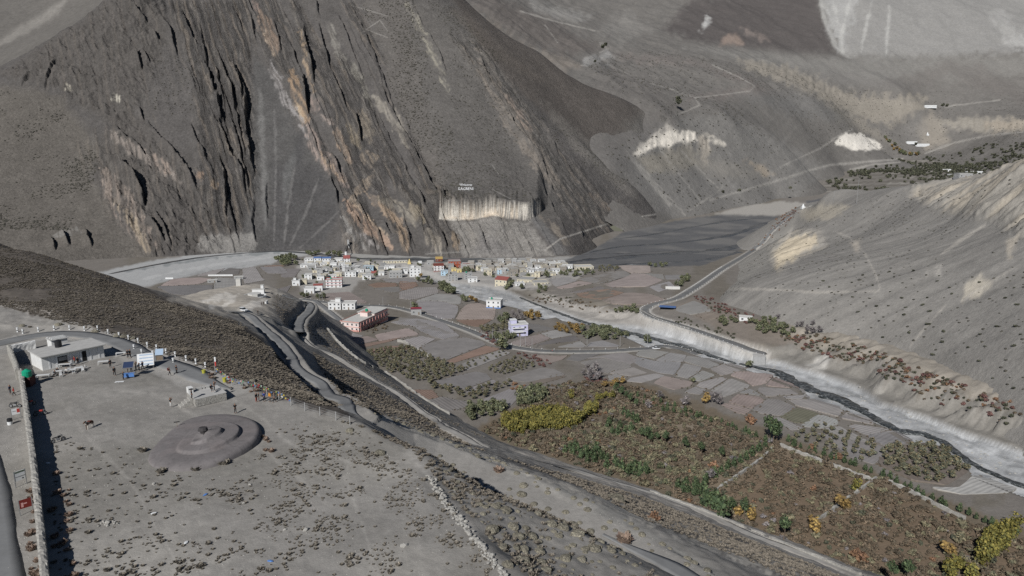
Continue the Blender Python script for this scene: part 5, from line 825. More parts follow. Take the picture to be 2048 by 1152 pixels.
# ---- placing
def put(kind, x, y, z, sc, label, cat, group, rz=None, idx=None, sz=1.0, name=None):
    cr, tr = PROTO[kind][(idx if idx is not None else rng.integers(len(PROTO[kind])))]; rz = rng.uniform(0, 6.28) if rz is None else rz
    if tr is None:
        o = link(name or kind, cr, None, None, (x, y, z), rz); o.scale = (sc, sc, sc * sz); return tag(o, label, cat, group)
    e = empty(name or kind, (x, y, z), rz, label, cat, group); e.scale = (sc, sc, sc * sz)
    link('crown', cr, None, e); link('trunk', tr, None, e); return e
def mass(name, kind, P, scales, szf=1.0):
    """past the countable ones: one object that instances the plant's mesh on points (instances made real by geometry nodes)"""
    if len(P) == 0: return
    for i in range(len(PROTO[kind])):
        if (kind, i) not in SRC: SRC[(kind, i)] = put(kind, *P[i], scales[i], MLAB.get(kind, "small dark scrub plant"), "scrub", kind.replace("_", " ") + "s", idx=i, sz=szf)
    P = np.asarray(P); me = bpy.data.meshes.new(name); me.from_pydata(np.asarray(P).tolist(), [], []); n = len(P)
    me.attributes.new('sc', 'FLOAT_VECTOR', 'POINT').data.foreach_set('vector', (np.asarray(scales)[:, None] * np.array([1, 1, szf])).astype(np.float32).ravel())
    me.attributes.new('rt', 'FLOAT_VECTOR', 'POINT').data.foreach_set('vector', np.c_[rng.normal(0, .08, n), rng.normal(0, .08, n), rng.uniform(0, 6.28, n)].astype(np.float32).ravel())
    me.attributes.new('pk', 'INT', 'POINT').data.foreach_set('value', rng.integers(0, len(PROTO[kind]), n).astype(np.int32))
    o = link(name, me); tag(o, kind='stuff'); ng = bpy.data.node_groups.new(name, 'GeometryNodeTree'); ng.interface.new_socket('Geometry', in_out='INPUT', socket_type='NodeSocketGeometry'); ng.interface.new_socket('Geometry', in_out='OUTPUT', socket_type='NodeSocketGeometry')
    N = ng.nodes.new; L = ng.links.new; gi = N('NodeGroupInput'); go = N('NodeGroupOutput'); jn = N('GeometryNodeJoinGeometry'); L(jn.outputs[0], go.inputs[0])
    def na(nm, ty): a_ = N('GeometryNodeInputNamedAttribute'); a_.data_type = ty; a_.inputs['Name'].default_value = nm; return a_.outputs['Attribute']
    sc_, rt_, pk_ = na('sc', 'FLOAT_VECTOR'), na('rt', 'FLOAT_VECTOR'), na('pk', 'INT')
    for i, (cr, tr) in enumerate(PROTO[kind]):
        src = SRC[(kind, i)]; oi = N('GeometryNodeObjectInfo'); oi.transform_space = 'ORIGINAL'; oi.inputs['Object'].default_value = src; oi.inputs['As Instance'].default_value = True
        ip = N('GeometryNodeInstanceOnPoints'); L(gi.outputs[0], ip.inputs['Points']); L(oi.outputs['Geometry'], ip.inputs['Instance']); L(sc_, ip.inputs['Scale']); L(rt_, ip.inputs['Rotation'])
        cp = N('FunctionNodeCompare'); cp.data_type = 'INT'; cp.operation = 'EQUAL'; L(pk_, cp.inputs[2]); cp.inputs[3].default_value = i; L(cp.outputs[0], ip.inputs['Selection']); L(ip.outputs[0], jn.inputs[0])
    md = o.modifiers.new('scatter', 'NODES'); md.node_group = ng; return o
SRC = {}; MLAB = dict(slope_tuft='dry brown scrub plant on the dark slope beyond the ridge road')
def scatter(kind, name, P, scs, nind, labf, cat, group, szf=1.0, stuff=None, mk=None):
    """the nind plants that show largest as things, the rest as one mass"""
    P = np.asarray(P); scs = np.asarray(scs); o = np.argsort(-scs / np.linalg.norm(P - np.array([0, 0, CAMZ]), axis=1)); ind, rest = o[:nind], o[nind:]
    for j, k in enumerate(ind):
        ix = j % len(PROTO[kind]); t = put(kind, *P[k], scs[k], labf(*P[k]) if callable(labf) else labf, cat, group, idx=ix, sz=szf, name=mk)
        if (kind, ix) not in SRC: SRC[(kind, ix)] = t if PROTO[kind][0][1] is None else [c for c in t.children if c.name.startswith('crown')][0]
    if len(rest): mass(stuff or name, kind, P[rest], scs[rest], szf)
def pix_scatter(poly, n, hf, jit=0, dens=None):
    """n random plants whose feet show inside a survey polygon"""
    P = np.array(poly, float); out = np.zeros((0, 3)); lo, hi = P.min(0), P.max(0)
    q = rng.uniform(lo, hi, (int(n * 8), 2)); m = inpoly(P, q[:, 0], q[:, 1]); q = q[m][:n]
    if len(q) == 0: return out
    W = np.vstack([hit(q[i:i + 400, 0], q[i:i + 400, 1], hf, 55, 4200, 1300) for i in range(0, len(q), 400)]); return W
def pix_rows(quad, nu, nv, hf, jit=.12, skip=0.0):
    """rows of trees inside a photo quadrilateral a-b-c-d"""
    a, b, c, d = [np.array(q, float) for q in quad]; o = []
    for i in range(nv):
        for j in range(nu):
            if rng.uniform() < skip: continue
            s, t = (j + .5 + rng.normal() * jit) / nu, (i + .5 + rng.normal() * jit) / nv; o.append((a * (1 - s) + b * s) * (1 - t) + (d * (1 - s) + c * s) * t)
    o = np.array(o); return hit(o[:, 0], o[:, 1], hf, 150, 1500, 1100)
def line_pts(pts, step, hf, jit=0.4):
    q = wline(None, pts); W = resamp(hit(q[:, 0], q[:, 1], hf, 55, 1800, 1100), step); W[:, :2] += rng.normal(0, jit, (len(W), 2)); W[:, 2] = hf(W[:, 0], W[:, 1]); return W
# ================================================================ where the plants stand
for L in LAYS:
    L.u, L.v = proj(L.X, L.Y, L.Z); sl = (L.Z - CAMZ) / L.Y; L.vis = sl > np.maximum.accumulate(sl, 0) - 1.5e-3
    dy = np.gradient(L.yv)[:, None]; L.area = np.broadcast_to(dy * L.Y * (L.sv[1] - L.sv[0]), L.X.shape)
def spread(L, poly, n, md=0.0, noise=None, vis=True):
    P = np.array(poly, float); bb = (L.u > P[:, 0].min()) & (L.u < P[:, 0].max()) & (L.v > P[:, 1].min()) & (L.v < P[:, 1].max()); ii = np.flatnonzero(bb.ravel())
    m = inpoly(P, L.u.ravel()[ii], L.v.ravel()[ii]); ii = ii[m]
    if vis: ii = ii[L.vis.ravel()[ii]]
    if len(ii) == 0: return np.zeros((0, 3))
    wt = L.area.ravel()[ii].copy()
    if noise is not None: wt = wt * np.clip(.02 + noise(L.X.ravel()[ii], L.Y.ravel()[ii]), 0, None)
    k = rng.choice(ii, size=int(n), p=wt / wt.sum()); i, j = k // L.X.shape[1], k % L.X.shape[1]
    y = L.yv[i] * (1 + 0) + rng.uniform(-.5, .5, len(i)) * np.gradient(L.yv)[i]; s = L.sv[j] + rng.uniform(-.5, .5, len(i)) * (L.sv[1] - L.sv[0]); y = np.clip(y, L.yv[0] * 1.001, L.yv[-1] * .999); s = np.clip(s, L.sv[0] * .999 if L.sv[0] < 0 else L.sv[0] * 1.001, L.sv[-1] * .999)
    W = np.c_[s * y, y, L.at(s * y, y)]
    if md > 0:
        keep = []; cell = {}
        for q, p in enumerate(W):
            c = (int(p[0] // md), int(p[1] // md)); ok = True
            for a in (-1, 0, 1):
                for b in (-1, 0, 1):
                    for r in cell.get((c[0] + a, c[1] + b), ()):
                        if (W[r, 0] - p[0]) ** 2 + (W[r, 1] - p[1]) ** 2 < md * md: ok = False
            if ok: keep.append(q); cell.setdefault(c, []).append(q)
        W = W[keep]
    return W
patchy = lambda sc, th=.0, sd=5: (lambda x, y: sst(th - .2, th + .35, fbm(x / sc, y / sc, 3, sd)))
U = lambda n, a, b: rng.uniform(a, b, n)
hV = lambda x, y: np.maximum(LV.at(x, y), LS.at(x, y)); hP = lambda x, y: np.maximum(LP.at(x, y), LV.at(x, y))
def one(kind, px, py, sc, label, cat='tree', group=None, hf=None, sz=1.0):
    W = hit(px, py, hf or hP, 55, 1700, 1200)[0]; o = put(kind, *W, sc, label, cat, group, sz=sz)
    return o
def block(kind, L, poly, n, md, s0, s1, nind, label, cat, group, stuff, sz=1.0):
    P = spread(L, poly, n, md); scatter(kind, kind, P, U(len(P), s0, s1), nind, label, cat, group, sz, stuff)
ORCH = []
def orch(poly, n, md, s0, s1):
    P = spread(LV, poly, n, md); ORCH.append(np.c_[P, U(len(P), s0, s1)])
for poly, n, md, a, b in (([(728, 706), (812, 694), (867, 718), (905, 731), (930, 743), (862, 766), (825, 762), (765, 737)], 700, 2.6, .8, 1.25), ([(857, 768), (927, 781), (950, 776), (1018, 764), (1016, 774), (958, 800), (925, 795), (870, 780)], 300, 3.0, .8, 1.15), ([(928, 728), (1000, 702), (1018, 708), (936, 740)], 60, 3.4, .5, .8),
    ([(955, 658), (1012, 648), (1018, 658), (975, 666)], 120, 2.6, .9, 1.2), ([(1578, 885), (1640, 850), (1758, 885), (1758, 895), (1745, 928), (1690, 915)], 120, 3.0, .8, 1.1), ([(1762, 905), (1795, 895), (1848, 893), (1880, 897), (1938, 942), (1890, 968), (1830, 962), (1765, 930)], 420, 2.7, 1.0, 1.35), ([(1198, 533), (1245, 535), (1228, 543), (1196, 546)], 50, 4, .9, 1.2)):
    orch(poly, n, md, a, b)
ORCH = np.vstack(ORCH); scatter('orchard_tree', 'orchard_tree', ORCH[:, :3], ORCH[:, 3], 300, (lambda x, y, z: 'rounded olive brown fruit tree in the orchard ' + ('by the stream at the lower right' if x > 90 else 'beside the cream village houses' if y > 600 else 'at the foot of the scrub slope' if y < 360 and x < 0 and x > -60 and y > 300 and (x + 60) < (y - 290) else 'below the pink hotel')), 'fruit tree', 'fruit trees of the valley orchards', 1.0, 'orchard')
P = spread(LV, [(977, 737), (1032, 714), (1068, 730), (1064, 736), (1005, 750), (978, 742)], 260, 2.2); scatter('orchard_tree', 'green_sapling', P, U(len(P), .6, .8), len(P), 'small dark green sapling in the square green plot below the road', 'fruit tree', 'saplings of the green plot', 1.0, mk='green_sapling')
GT = [([(548, 520), (565, 514), (592, 517), (598, 530), (570, 534), (550, 530)], 26, 4.5, 1.5, 2.2, 'dense dark olive tree in the grove at the village edge', 'village grove'), ([(615, 507), (640, 506), (640, 511), (615, 512)], 10, 5, 1.4, 1.8, 'dark tree behind the blue roofed houses', 'trees behind the blue roofs'), ([(655, 507), (682, 508), (682, 514), (655, 513)], 10, 5, 1.4, 1.8, 'dark tree between the blue roofs and the red roofed tower', 'trees by the red roofed tower'),
      ([(831, 560), (866, 562), (868, 570), (835, 568)], 12, 4, 1.0, 1.5, 'olive tree at the head of the grey gravel wash', 'trees at the head of the wash'), ([(873, 572), (885, 570), (912, 584), (905, 590), (885, 586)], 26, 3.6, 1.2, 1.7, 'bushy olive tree in the clump beside the gravel wash', 'clump beside the wash'), ([(926, 537), (948, 540), (946, 547), (926, 546)], 8, 5, 1.2, 1.7, 'dark tree behind the grey block houses', 'trees behind the grey houses'), ([(1001, 568), (1026, 566), (1024, 580), (1004, 580)], 9, 4, 1.2, 1.6, 'dark tree in front of the yellow red roofed house', 'trees by the yellow house'),
      ([(1036, 576), (1051, 576), (1051, 584), (1038, 584)], 4, 5, 1.2, 1.5, 'round dark tree right of the yellow house', 'trees right of the yellow house'), ([(1070, 576), (1097, 575), (1095, 587), (1072, 586)], 10, 4, 1.0, 1.4, 'low dark tree below the flat yellow compound', 'trees below the compound'), ([(1086, 552), (1094, 552), (1094, 556), (1086, 556)], 1, 1, 1.9, 2.0, 'single round dark tree at the old village edge', None),
      ([(1224, 616), (1277, 620), (1276, 630), (1226, 628)], 30, 3.2, .9, 1.2, 'thick olive tree in the hedge above the chalk bank', 'hedge above the chalk bank'), ([(1160, 660), (1210, 657), (1255, 674), (1240, 682), (1170, 680)], 70, 3.0, .9, 1.3, 'dark olive tree in the block beside the stream bend', 'olive block beside the stream'), ([(1498, 645), (1540, 640), (1592, 662), (1580, 674), (1520, 668)], 70, 3.0, .8, 1.15, 'round green tree in the plot behind the retaining wall', 'green plot behind the retaining wall'),
      ([(1428, 640), (1470, 640), (1478, 652), (1440, 652)], 14, 3.6, .9, 1.3, 'dark green tree beside the pale roofed shed', 'trees by the pale shed'), ([(1032, 800), (1050, 782), (1080, 778), (1092, 795), (1070, 812), (1045, 816)], 60, 2.8, 1.0, 1.4, 'dense olive tree in the thicket above the yellow row', 'olive thicket'), ([(978, 676), (1030, 666), (1026, 679), (992, 683)], 40, 2.6, .8, 1.0, 'low green tree in the hedge left of the lilac house', 'hedge by the lilac house'), ([(928, 822), (1000, 808), (1012, 820), (960, 845), (930, 838)], 50, 3.0, .9, 1.3, 'olive tree in the corner plot below the stone wall', 'corner plot trees'),
      ([(986, 640), (1014, 636), (1014, 648), (988, 648)], 8, 4, 1.2, 1.6, 'olive brown tree left of the golden trees', 'trees left of the golden clump'), ([(1112, 545), (1160, 540), (1197, 548), (1150, 556), (1115, 552)], 40, 4.2, .9, 1.3, 'dark bushy tree below the cream flat roofed house', 'trees below the cream house'), ([(1345, 572), (1375, 555), (1382, 560), (1362, 574)], 20, 4.2, 1.0, 1.5, 'dark tree in the thicket left of the far road', 'thicket left of the far road'), ([(1300, 530), (1333, 531), (1332, 537), (1300, 536)], 8, 5, 1.0, 1.3, 'dark tree behind the low river wall', 'trees behind the river wall'), ([(592, 594), (640, 592), (655, 598), (600, 600)], 7, 4.5, 1.1, 1.5, 'olive tree below the red and grey roofed house', 'trees below the red roofed house')]
for poly, n, md, a, b, lab, gp in GT: block('green_tree', LV, poly, n, md, a, b, 400, lab, 'tree', gp, 'grove')
one('green_tree', 1003, 700, 2.3, 'large dark olive tree leaning over the valley road bend'); one('green_tree', 1295, 687, 1.6, 'single round dark tree on the gravel beside the road end'); one('green_tree', 1496, 737, 1.3, 'single green tree on the field corner beside the stream'); one('green_tree', 830, 617, 1.5, 'olive tree behind the small roadside shop'); one('green_tree', 1387, 766, .8, 'small dark tree on the bank between two grey fields')
for px, py in ((925, 600), (931, 604)): one('green_tree', px, py, 1.4, 'dark grey tree left of the golden tree by the wash', 'tree', 'trees left of the golden tree')
for px, py, s_ in ((840, 556, 1.7), (942, 602, 1.7), (950, 606, 1.6)): one('golden_tree', px, py, s_, 'golden autumn tree beside the grey gravel wash', 'tree', 'golden trees by the wash')
block('golden_tree', LV, [(1048, 632), (1078, 628), (1082, 643), (1052, 644)], 14, 4, 1.4, 1.9, 20, 'golden autumn tree in the clump above the lilac house', 'tree', 'golden clump above the lilac house', 'grove')
block('golden_tree', LV, [(1100, 656), (1135, 650), (1168, 655), (1165, 672), (1120, 668)], 22, 3.6, 1.1, 1.6, 30, 'dull golden tree left of the olive block by the stream', 'tree', 'golden trees left of the olive block', 'grove')
block('bare_tree', LV, [(1018, 632), (1046, 628), (1048, 642), (1022, 642)], 9, 4.5, 1.2, 1.5, 12, 'leafless grey tree between golden trees and white house', 'tree', 'bare trees above the lilac house', 'grove')
block('bare_tree', LV, [(1148, 742), (1190, 740), (1215, 760), (1180, 768), (1150, 755)], 14, 3.6, 1.0, 1.5, 20, 'leafless purple grey tree on the rubble plot edge', 'tree', 'bare trees by the rubble plot', 'grove')
block('bare_tree', LV, [(1575, 650), (1642, 655), (1642, 675), (1585, 668)], 22, 3.6, 1.0, 1.4, 24, 'leafless grey tree at the foot of the scree', 'tree', 'bare trees at the scree foot', 'grove')
block('bare_tree', LV, [(1545, 632), (1575, 634), (1572, 645), (1548, 642)], 8, 4, 1.0, 1.4, 10, 'leafless grey tree above the green plot', 'tree', 'bare trees above the green plot', 'grove')
for px, py, s_ in ((1432, 806, 1.6), (1440, 812, 1.3), (1295, 820, 1.2), (1320, 800, 1.3), (1370, 815, 1.5)): one('bare_tree', px, py, s_, 'leafless purple tree on the upper edge of the brown shrub plot', 'tree', 'bare trees on the shrub plot edge')
one('rust_tree', 1500, 846, 1.7, 'rust red tree at the upper hedge of the shrub plot'); one('golden_tree', 1410, 808, 1.6, 'orange brown tree beside leafless trees at the field edge')
# shrubland
block('yellow_tree', LV, [(1006, 845), (1040, 832), (1110, 828), (1160, 838), (1184, 815), (1194, 825), (1166, 852), (1120, 860), (1060, 866), (1010, 872)], 420, 2.0, .8, 1.2, 140, 'yellow green tree in the long autumn row across the shrub plot', 'tree', 'yellow autumn row', 'grove')
block('yellow_tree', LV, [(1190, 803), (1222, 790), (1230, 796), (1195, 812)], 14, 2.6, .6, .8, 20, 'short yellow green tree at the upper end of the row', 'tree', 'upper end of the yellow row', 'grove')
block('golden_tree', LV, [(1205, 770), (1245, 768), (1255, 778), (1210, 780)], 12, 3.2, 1.1, 1.5, 16, 'orange gold tree at the top of the shrub plot', 'tree', 'gold trees at the top of the shrub plot', 'grove')
one('yellow_tree', 1142, 798, 1.0, 'yellow tree alone among brown bushes above the row'); one('yellow_tree', 1712, 985, 1.0, 'bright yellow bushy tree beside the dividing stone wall')
block('yellow_tree', LV, [(1950, 1115), (1985, 1075), (2025, 1058), (2040, 1065), (2005, 1100), (1965, 1135)], 200, 2.1, .9, 1.25, 30, 'golden yellow tree in the row at the lower right corner', 'tree', 'lower right yellow row', 'grove')
block('yellow_tree', LV, [(1890, 1160), (1915, 1140), (1945, 1140), (1940, 1170)], 10, 2.5, .9, 1.2, 10, 'yellow green tree at the bottom edge below the row', 'tree', 'yellow trees at the bottom edge', 'grove')
for (px, py, s_), lab in zip(((1685, 1020, 1.7), (1630, 1070, 1.6), (1478, 1034, 1.2), (1502, 1044, 1.4), (1894, 1112, 1.5)), ('orange gold tree halfway along the dividing stone wall', 'orange gold tree at the lower end of the dividing wall', 'small gold tree under the pair of tall pines', 'gold bushy tree right of the tall pine pair', 'gold tree in the lower right brown shrub plot')): one('golden_tree', px, py, s_, lab)
for (px, py, s_), lab in zip(((1715, 1122, 1.6), (1622, 902, 1.3), (1675, 920, 1.3), (1310, 1040, .7)), ('rust red tree by the path at the bottom', 'rust tree at the upper corner of the brown plot', 'second rust tree along the upper hedge of the brown plot', 'rust bush on the pale bank below the road')): one('rust_tree', px, py, s_, lab)
PN = {'pine in the cluster at the shrub plot top': [(1232, 790), (1242, 796), (1252, 803), (1260, 810)], 'single dark pine casting a shadow on the bare slope': [(1272, 818)], 'pine in the dark line down the shrub plot': [(1214, 860), (1224, 868), (1236, 872), (1250, 870), (1262, 866), (1218, 852), (1256, 838), (1266, 844), (1274, 850), (1248, 832), (1240, 858)], 'pine in the group left of the lone pines': [(1282, 880), (1292, 886), (1303, 890), (1314, 888), (1298, 878)],
      'lone round pine among the brown bushes': [(1331, 890), (1370, 904), (1402, 914), (1443, 920)], 'pine beside the path at the foot of the slope': [(1245, 944), (1256, 950), (1268, 952), (1280, 956), (1290, 952), (1140, 905), (1155, 908), (1170, 913), (1185, 917), (1200, 922), (1214, 926), (1230, 930), (1150, 896), (1192, 908)], 'pine in the clump where two walls meet': [(1355, 980), (1365, 986), (1376, 988), (1388, 992), (1398, 992), (1372, 974), (1390, 978)],
      'pine along the wall between the two shrub plots': [(1412, 966), (1428, 958), (1442, 950), (1455, 944), (1468, 936), (1480, 928), (1492, 922), (1504, 914), (1518, 906), (1530, 898), (1408, 978)], 'tall pine at the upper corner of the dividing wall': [(1546, 892), (1538, 886), (1553, 888)], 'pine in the clump left of the tall pair': [(1410, 1015), (1422, 1018), (1432, 1022), (1445, 1036)]}
for lab, q in PN.items():
    for px, py in q: one('young_pine' if len(q) > 9 or 'clump' in lab else 'pine_tree', px, py, rng.uniform(.95, 1.3) * (1.5 if 'tall' in lab else 1) * (.8 if 'lone' in lab or 'single' in lab or 'cluster' in lab else 1), ('green ' + lab), 'pine tree', lab + 's' if len(q) > 1 else None)
for (px, py, s_), lab in zip(((1462, 1034, 1.0), (1488, 1038, 1.05), (1567, 1080, 1.15), (1813, 1168, 1.1), (1782, 1166, .9)), ('left pine of the tall bare stemmed pair beside the path', 'right pine of the tall bare stemmed pair beside the path', 'single tall bare stemmed pine casting a shadow on brown bushes', 'right pine of two at the bottom edge', 'left pine of two at the bottom edge')): one('pine_tree', px, py, s_, lab, 'pine tree')
one('bare_tree', 1420, 962, 1.2, 'silvery grey green tree at the left end of the wall pines')
for ln, st in (([(1290, 812), (1380, 836), (1450, 852), (1540, 888)], 3.2), ([(1570, 885), (1620, 905), (1680, 925), (1745, 948)], 2.6), ([(1765, 956), (1840, 990), (1900, 1018), (1960, 1040), (2030, 1070)], 2.6), ([(1275, 795), (1330, 812), (1400, 835)], 4.2)):
    W = line_pts(ln, st, hV, .7)
    for p in W: put('young_pine', *p, rng.uniform(.55, .95), 'green young pine in the hedge along the upper wall of the shrub plots', 'pine tree', 'pine hedge along the upper wall')
SH = [(960, 862), (1012, 828), (1100, 770), (1200, 765), (1290, 778), (1440, 842), (1545, 884), (1640, 915), (1770, 962), (1900, 1030), (2050, 1085), (2100, 1200), (1760, 1190), (1560, 1085), (1400, 1015), (1290, 972), (1180, 940), (1080, 905), (1000, 880)]
P = spread(LV, SH, 5200, 1.35, patchy(16, -.55, 71)); n_ = len(P); kd = rng.choice(5, n_, p=[.75, .16, .025, .01, .055])
sA = np.clip(rng.lognormal(-.12, .28, n_), .45, 1.6)
for i, (k, nm, lab, mx) in enumerate((('brown_bush', 'brown_bush', (lambda x, y, z: 'brown twiggy autumn bush in the ' + ('far upper shrub plot' if y > 290 else 'shrub plot left of the wall pines' if x < 62 + (290 - y) * .25 else 'shrub plot right of the wall pines')), 140), ('olive_bush', 'olive_bush', (lambda x, y, z: 'dull olive bush among the brown bushes of the ' + ('far upper shrub plot' if y > 290 else 'shrub plot left of the wall pines' if x < 62 + (290 - y) * .25 else 'shrub plot right of the wall pines')), 150), ('grey_bush', 'grey_bush', 'leafless grey bush among the brown bushes of the shrub plots', 120), ('rust_bush', 'rust_bush', 'rust coloured bush among the brown bushes of the shrub plots', 60), ('dark_bush', 'dark_bush', 'dark green bush among the brown bushes of the shrub plots', 100))):
    m = kd == i; scatter(k, nm, P[m], sA[m], mx, lab, 'bush', 'shrub plot ' + nm.replace('_', ' ') + 'es', 1.0, 'shrubland')
block('young_pine', LV, [(1128, 900), (1200, 915), (1295, 945), (1290, 962), (1200, 936), (1130, 912)], 60, 2.6, .7, 1.2, 60, 'green pine in the belt along the path at the slope foot', 'pine tree', 'pine belt at the slope foot', 'grove')
block('green_tree', LV, [(600, 520), (830, 526), (960, 532), (1110, 530), (1120, 552), (1000, 572), (880, 552), (760, 556), (640, 580), (600, 560)], 70, 12, .8, 1.4, 60, 'dark tree standing among the village houses', 'tree', 'trees among the village houses', 'grove')
LP_ = [(1100, 880), (1200, 850), (1300, 850), (1420, 905), (1500, 905), (1400, 985), (1290, 960), (1180, 930)]
P = spread(LV, LP_, 170, 1.6); mass('shrubland', 'olive_bush', P, U(len(P), .8, 1.5), 1.0); P = spread(LV, LP_, 26, 4); scatter('green_tree', 'green_tree', P, U(len(P), .45, .75), 40, 'small olive tree among the bushes of the middle shrub plot', 'tree', 'small olive trees of the middle shrub plot')
STR = [(1560, 672), (1640, 672), (1760, 705), (1860, 745), (1960, 785), (2060, 820), (2060, 868), (1980, 832), (1860, 795), (1760, 752), (1680, 720), (1600, 700)]
for k, lab, n_, a, b in (('maroon_bush', 'dark red bush on the terrace between scree and chalk bank', 60, .7, 1.2), ('rust_bush', 'rust brown bush on the terrace between scree and chalk bank', 36, .6, 1.0), ('dark_bush', 'dark bush on the terrace between scree and chalk bank', 160, .6, 1.1), ('brown_bush', 'grey brown bush on the terrace between scree and chalk bank', 170, .5, 1.1)):
    block(k, LV, STR, n_, 1.6, a, b, 60, lab, 'bush', 'terrace ' + k.replace('_', ' ') + 'es', 'terrace_scrub')
for poly, k, n_, lab in (([(1385, 590), (1420, 594), (1462, 616), (1540, 645), (1530, 657), (1460, 640), (1400, 612)], 'maroon_bush', 60, 'dark red bush on the strip below the far road'), ([(1395, 596), (1450, 616), (1530, 650), (1520, 660), (1440, 635)], 'dark_bush', 40, 'dark bush on the strip below the far road'), ([(1350, 634), (1400, 645), (1470, 668), (1465, 676), (1400, 658), (1352, 645)], 'dark_bush', 40, 'dark bush beside the walled road above the stream'), ([(1588, 678), (1612, 680), (1610, 694), (1590, 692)], 'maroon_bush', 14, 'wine red bush at the edge of the white bank'), ([(1060, 590), (1160, 600), (1230, 622), (1220, 632), (1130, 616), (1065, 602)], 'brown_bush', 60, 'brown bush on the rough slope above the chalk bank'), ([(1080, 590), (1140, 596), (1150, 606), (1090, 602)], 'dark_bush', 30, 'dark bush on the rough slope above the chalk bank'), ([(1560, 420), (1605, 412), (1600, 425), (1545, 480), (1500, 505), (1535, 465)], 'rust_bush', 70, 'rust brown bush beside the far road'), ([(1540, 460), (1590, 418), (1600, 422), (1560, 465)], 'maroon_bush', 30, 'dark red bush beside the far road'), ([(700, 650), (735, 645), (752, 640), (780, 655), (745, 668)], 'brown_bush', 25, 'brown bush beside the pink hotel wall'), ([(960, 660), (1000, 684), (1010, 700), (1060, 715), (1040, 712), (960, 676)], 'maroon_bush', 30, 'dull red bush on the bank of the valley road'), ([(1045, 705), (1085, 715), (1110, 730), (1090, 738), (1060, 722)], 'maroon_bush', 30, 'dull red bush on the bank below the green plot'), ([(1010, 770), (1045, 768), (1050, 778), (1020, 785)], 'rust_bush', 14, 'orange brown bush on the bank above the olive thicket'), ([(1170, 755), (1210, 758), (1215, 772), (1180, 770)], 'maroon_bush', 16, 'dark red bush below the bare trees')):
    L_ = LS if k in ('rust_bush', 'maroon_bush') and poly[0][0] > 1535 and poly[0][1] < 470 else LV; P = spread(L_, poly, n_, 1.4)
    scatter(k, k, P, U(len(P), .6, 1.05), 50, lab, 'bush', lab.replace('bush ', 'bushes '), 1.0, 'field_scrub')
E_ = np.vstack([resamp(np.vstack([w, w[:1]]), 2.6) for w in FW]); E_ = E_[fbm(E_[:, 0] / 25, E_[:, 1] / 25, 2, 77) > -.2]; E_[:, :2] += rng.normal(0, .8, (len(E_), 2)); E_[:, 2] = LV.at(E_[:, 0], E_[:, 1])
mass('hedge_scrub', 'brown_bush', E_[::2], U(len(E_[::2]), .2, .5), .8); mass('hedge_scrub', 'dark_bush', E_[1::2], U(len(E_[1::2]), .16, .4), .8)
# oasis trees, far up the valley
OP = spread(LF, [(1655, 366), (1720, 346), (1800, 328), (1840, 318), (1950, 322), (2048, 334), (2080, 352), (1990, 366), (1900, 376), (1780, 390), (1680, 392)], 700, 12, patchy(90, -.1, 74)); OP2 = spread(LV, [(1655, 366), (1720, 346), (1800, 328), (1840, 318), (1950, 322), (2048, 334), (2080, 352), (1990, 366), (1900, 376), (1780, 390), (1680, 392)], 700, 9, patchy(90, -.1, 74))
OP = np.vstack([q for q in (OP, OP2) if len(q)]); OP[:, 2] = H(OP[:, 0], OP[:, 1])
scatter('dark_bush', 'oasis_tree', OP, U(len(OP), 3.0, 6.5), 90, 'tiny dark tree in the distant walled oasis', 'tree', 'trees of the distant oasis', 1.2, 'oasis_grove', mk='oasis_tree')
RV = hit(np.linspace(1775, 1835, 22), np.interp(np.linspace(1775, 1835, 22), [1775, 1790, 1805, 1820, 1835], [278, 300, 308, 312, 310]), H)
for p in RV: put('golden_tree' if rng.uniform() < .5 else 'green_tree', p[0] + rng.normal() * 8, p[1], H(p[0], p[1]), rng.uniform(3.2, 4.6), 'brownish tree in the winding line above the oasis', 'tree', 'line of trees above the oasis')
for px, py, s_ in ((1357, 209, 9), (1357, 203, 8), (1205, 97, 6), (1212, 92, 5), (1190, 125, 4), (1446, 386, 4), (1478, 382, 3.5), (1580, 378, 4), (1885, 213, 5), (1893, 214, 4.5), (1832, 290, 4)): one('dark_bush', px, py, s_, 'dark clump of trees alone on the pale far slope', 'tree', 'dark clumps on the far slopes', H, 1.2)
# foreground tufts
TP = np.vstack([spread(LP, [(110, 930), (300, 950), (420, 955), (560, 890), (640, 850), (860, 960), (930, 1040), (1010, 1160), (100, 1160)], 1900, .3, lambda x, y: sst(-.25, .25, fbm(x / 3.4, y / 3.4, 3, 75)) ** 1.6 * (.25 + sst(-52, -28, x))), spread(LP, [(110, 880), (250, 900), (330, 950), (420, 1160), (90, 1160)], 200, .5), spread(LP, [(520, 850), (700, 838), (860, 960), (600, 900)], 110, .7)])
def tlab(x, y, z):
    return 'dry brown tuft on the gravel ' + ('beside the foot of the long wall' if x < -47 and y < 84 else 'behind the rim right of the spiral mound' if y > 88 else 'near the white stone row' if x > -16 else 'at the front edge of the plateau' if y < 70 else 'in front of the spiral mound' if y > 80 else 'in the middle of the tufted ground')
scatter('dry_tuft', 'dry_tuft', TP, np.clip(rng.lognormal(-1.12, .42, len(TP)), .15, .9), 300, tlab, 'dry tuft', 'dry tufts on the plateau', 1.0, 'dry_tufts')
TR = np.vstack([spread(LP, [(52, 985), (72, 985), (88, 1160), (62, 1160)], 26, .6), spread(LP, [(520, 850), (536, 880), (545, 905), (525, 900)], 6, .5), spread(LP, [(100, 940), (140, 940), (150, 1160), (110, 1160)], 22, .7)])
scatter('red_tuft', 'red_tuft', TR, U(len(TR), .5, 1.1), 80, 'reddish dry weed beside the long stone wall', 'weed', 'reddish weeds beside the wall')
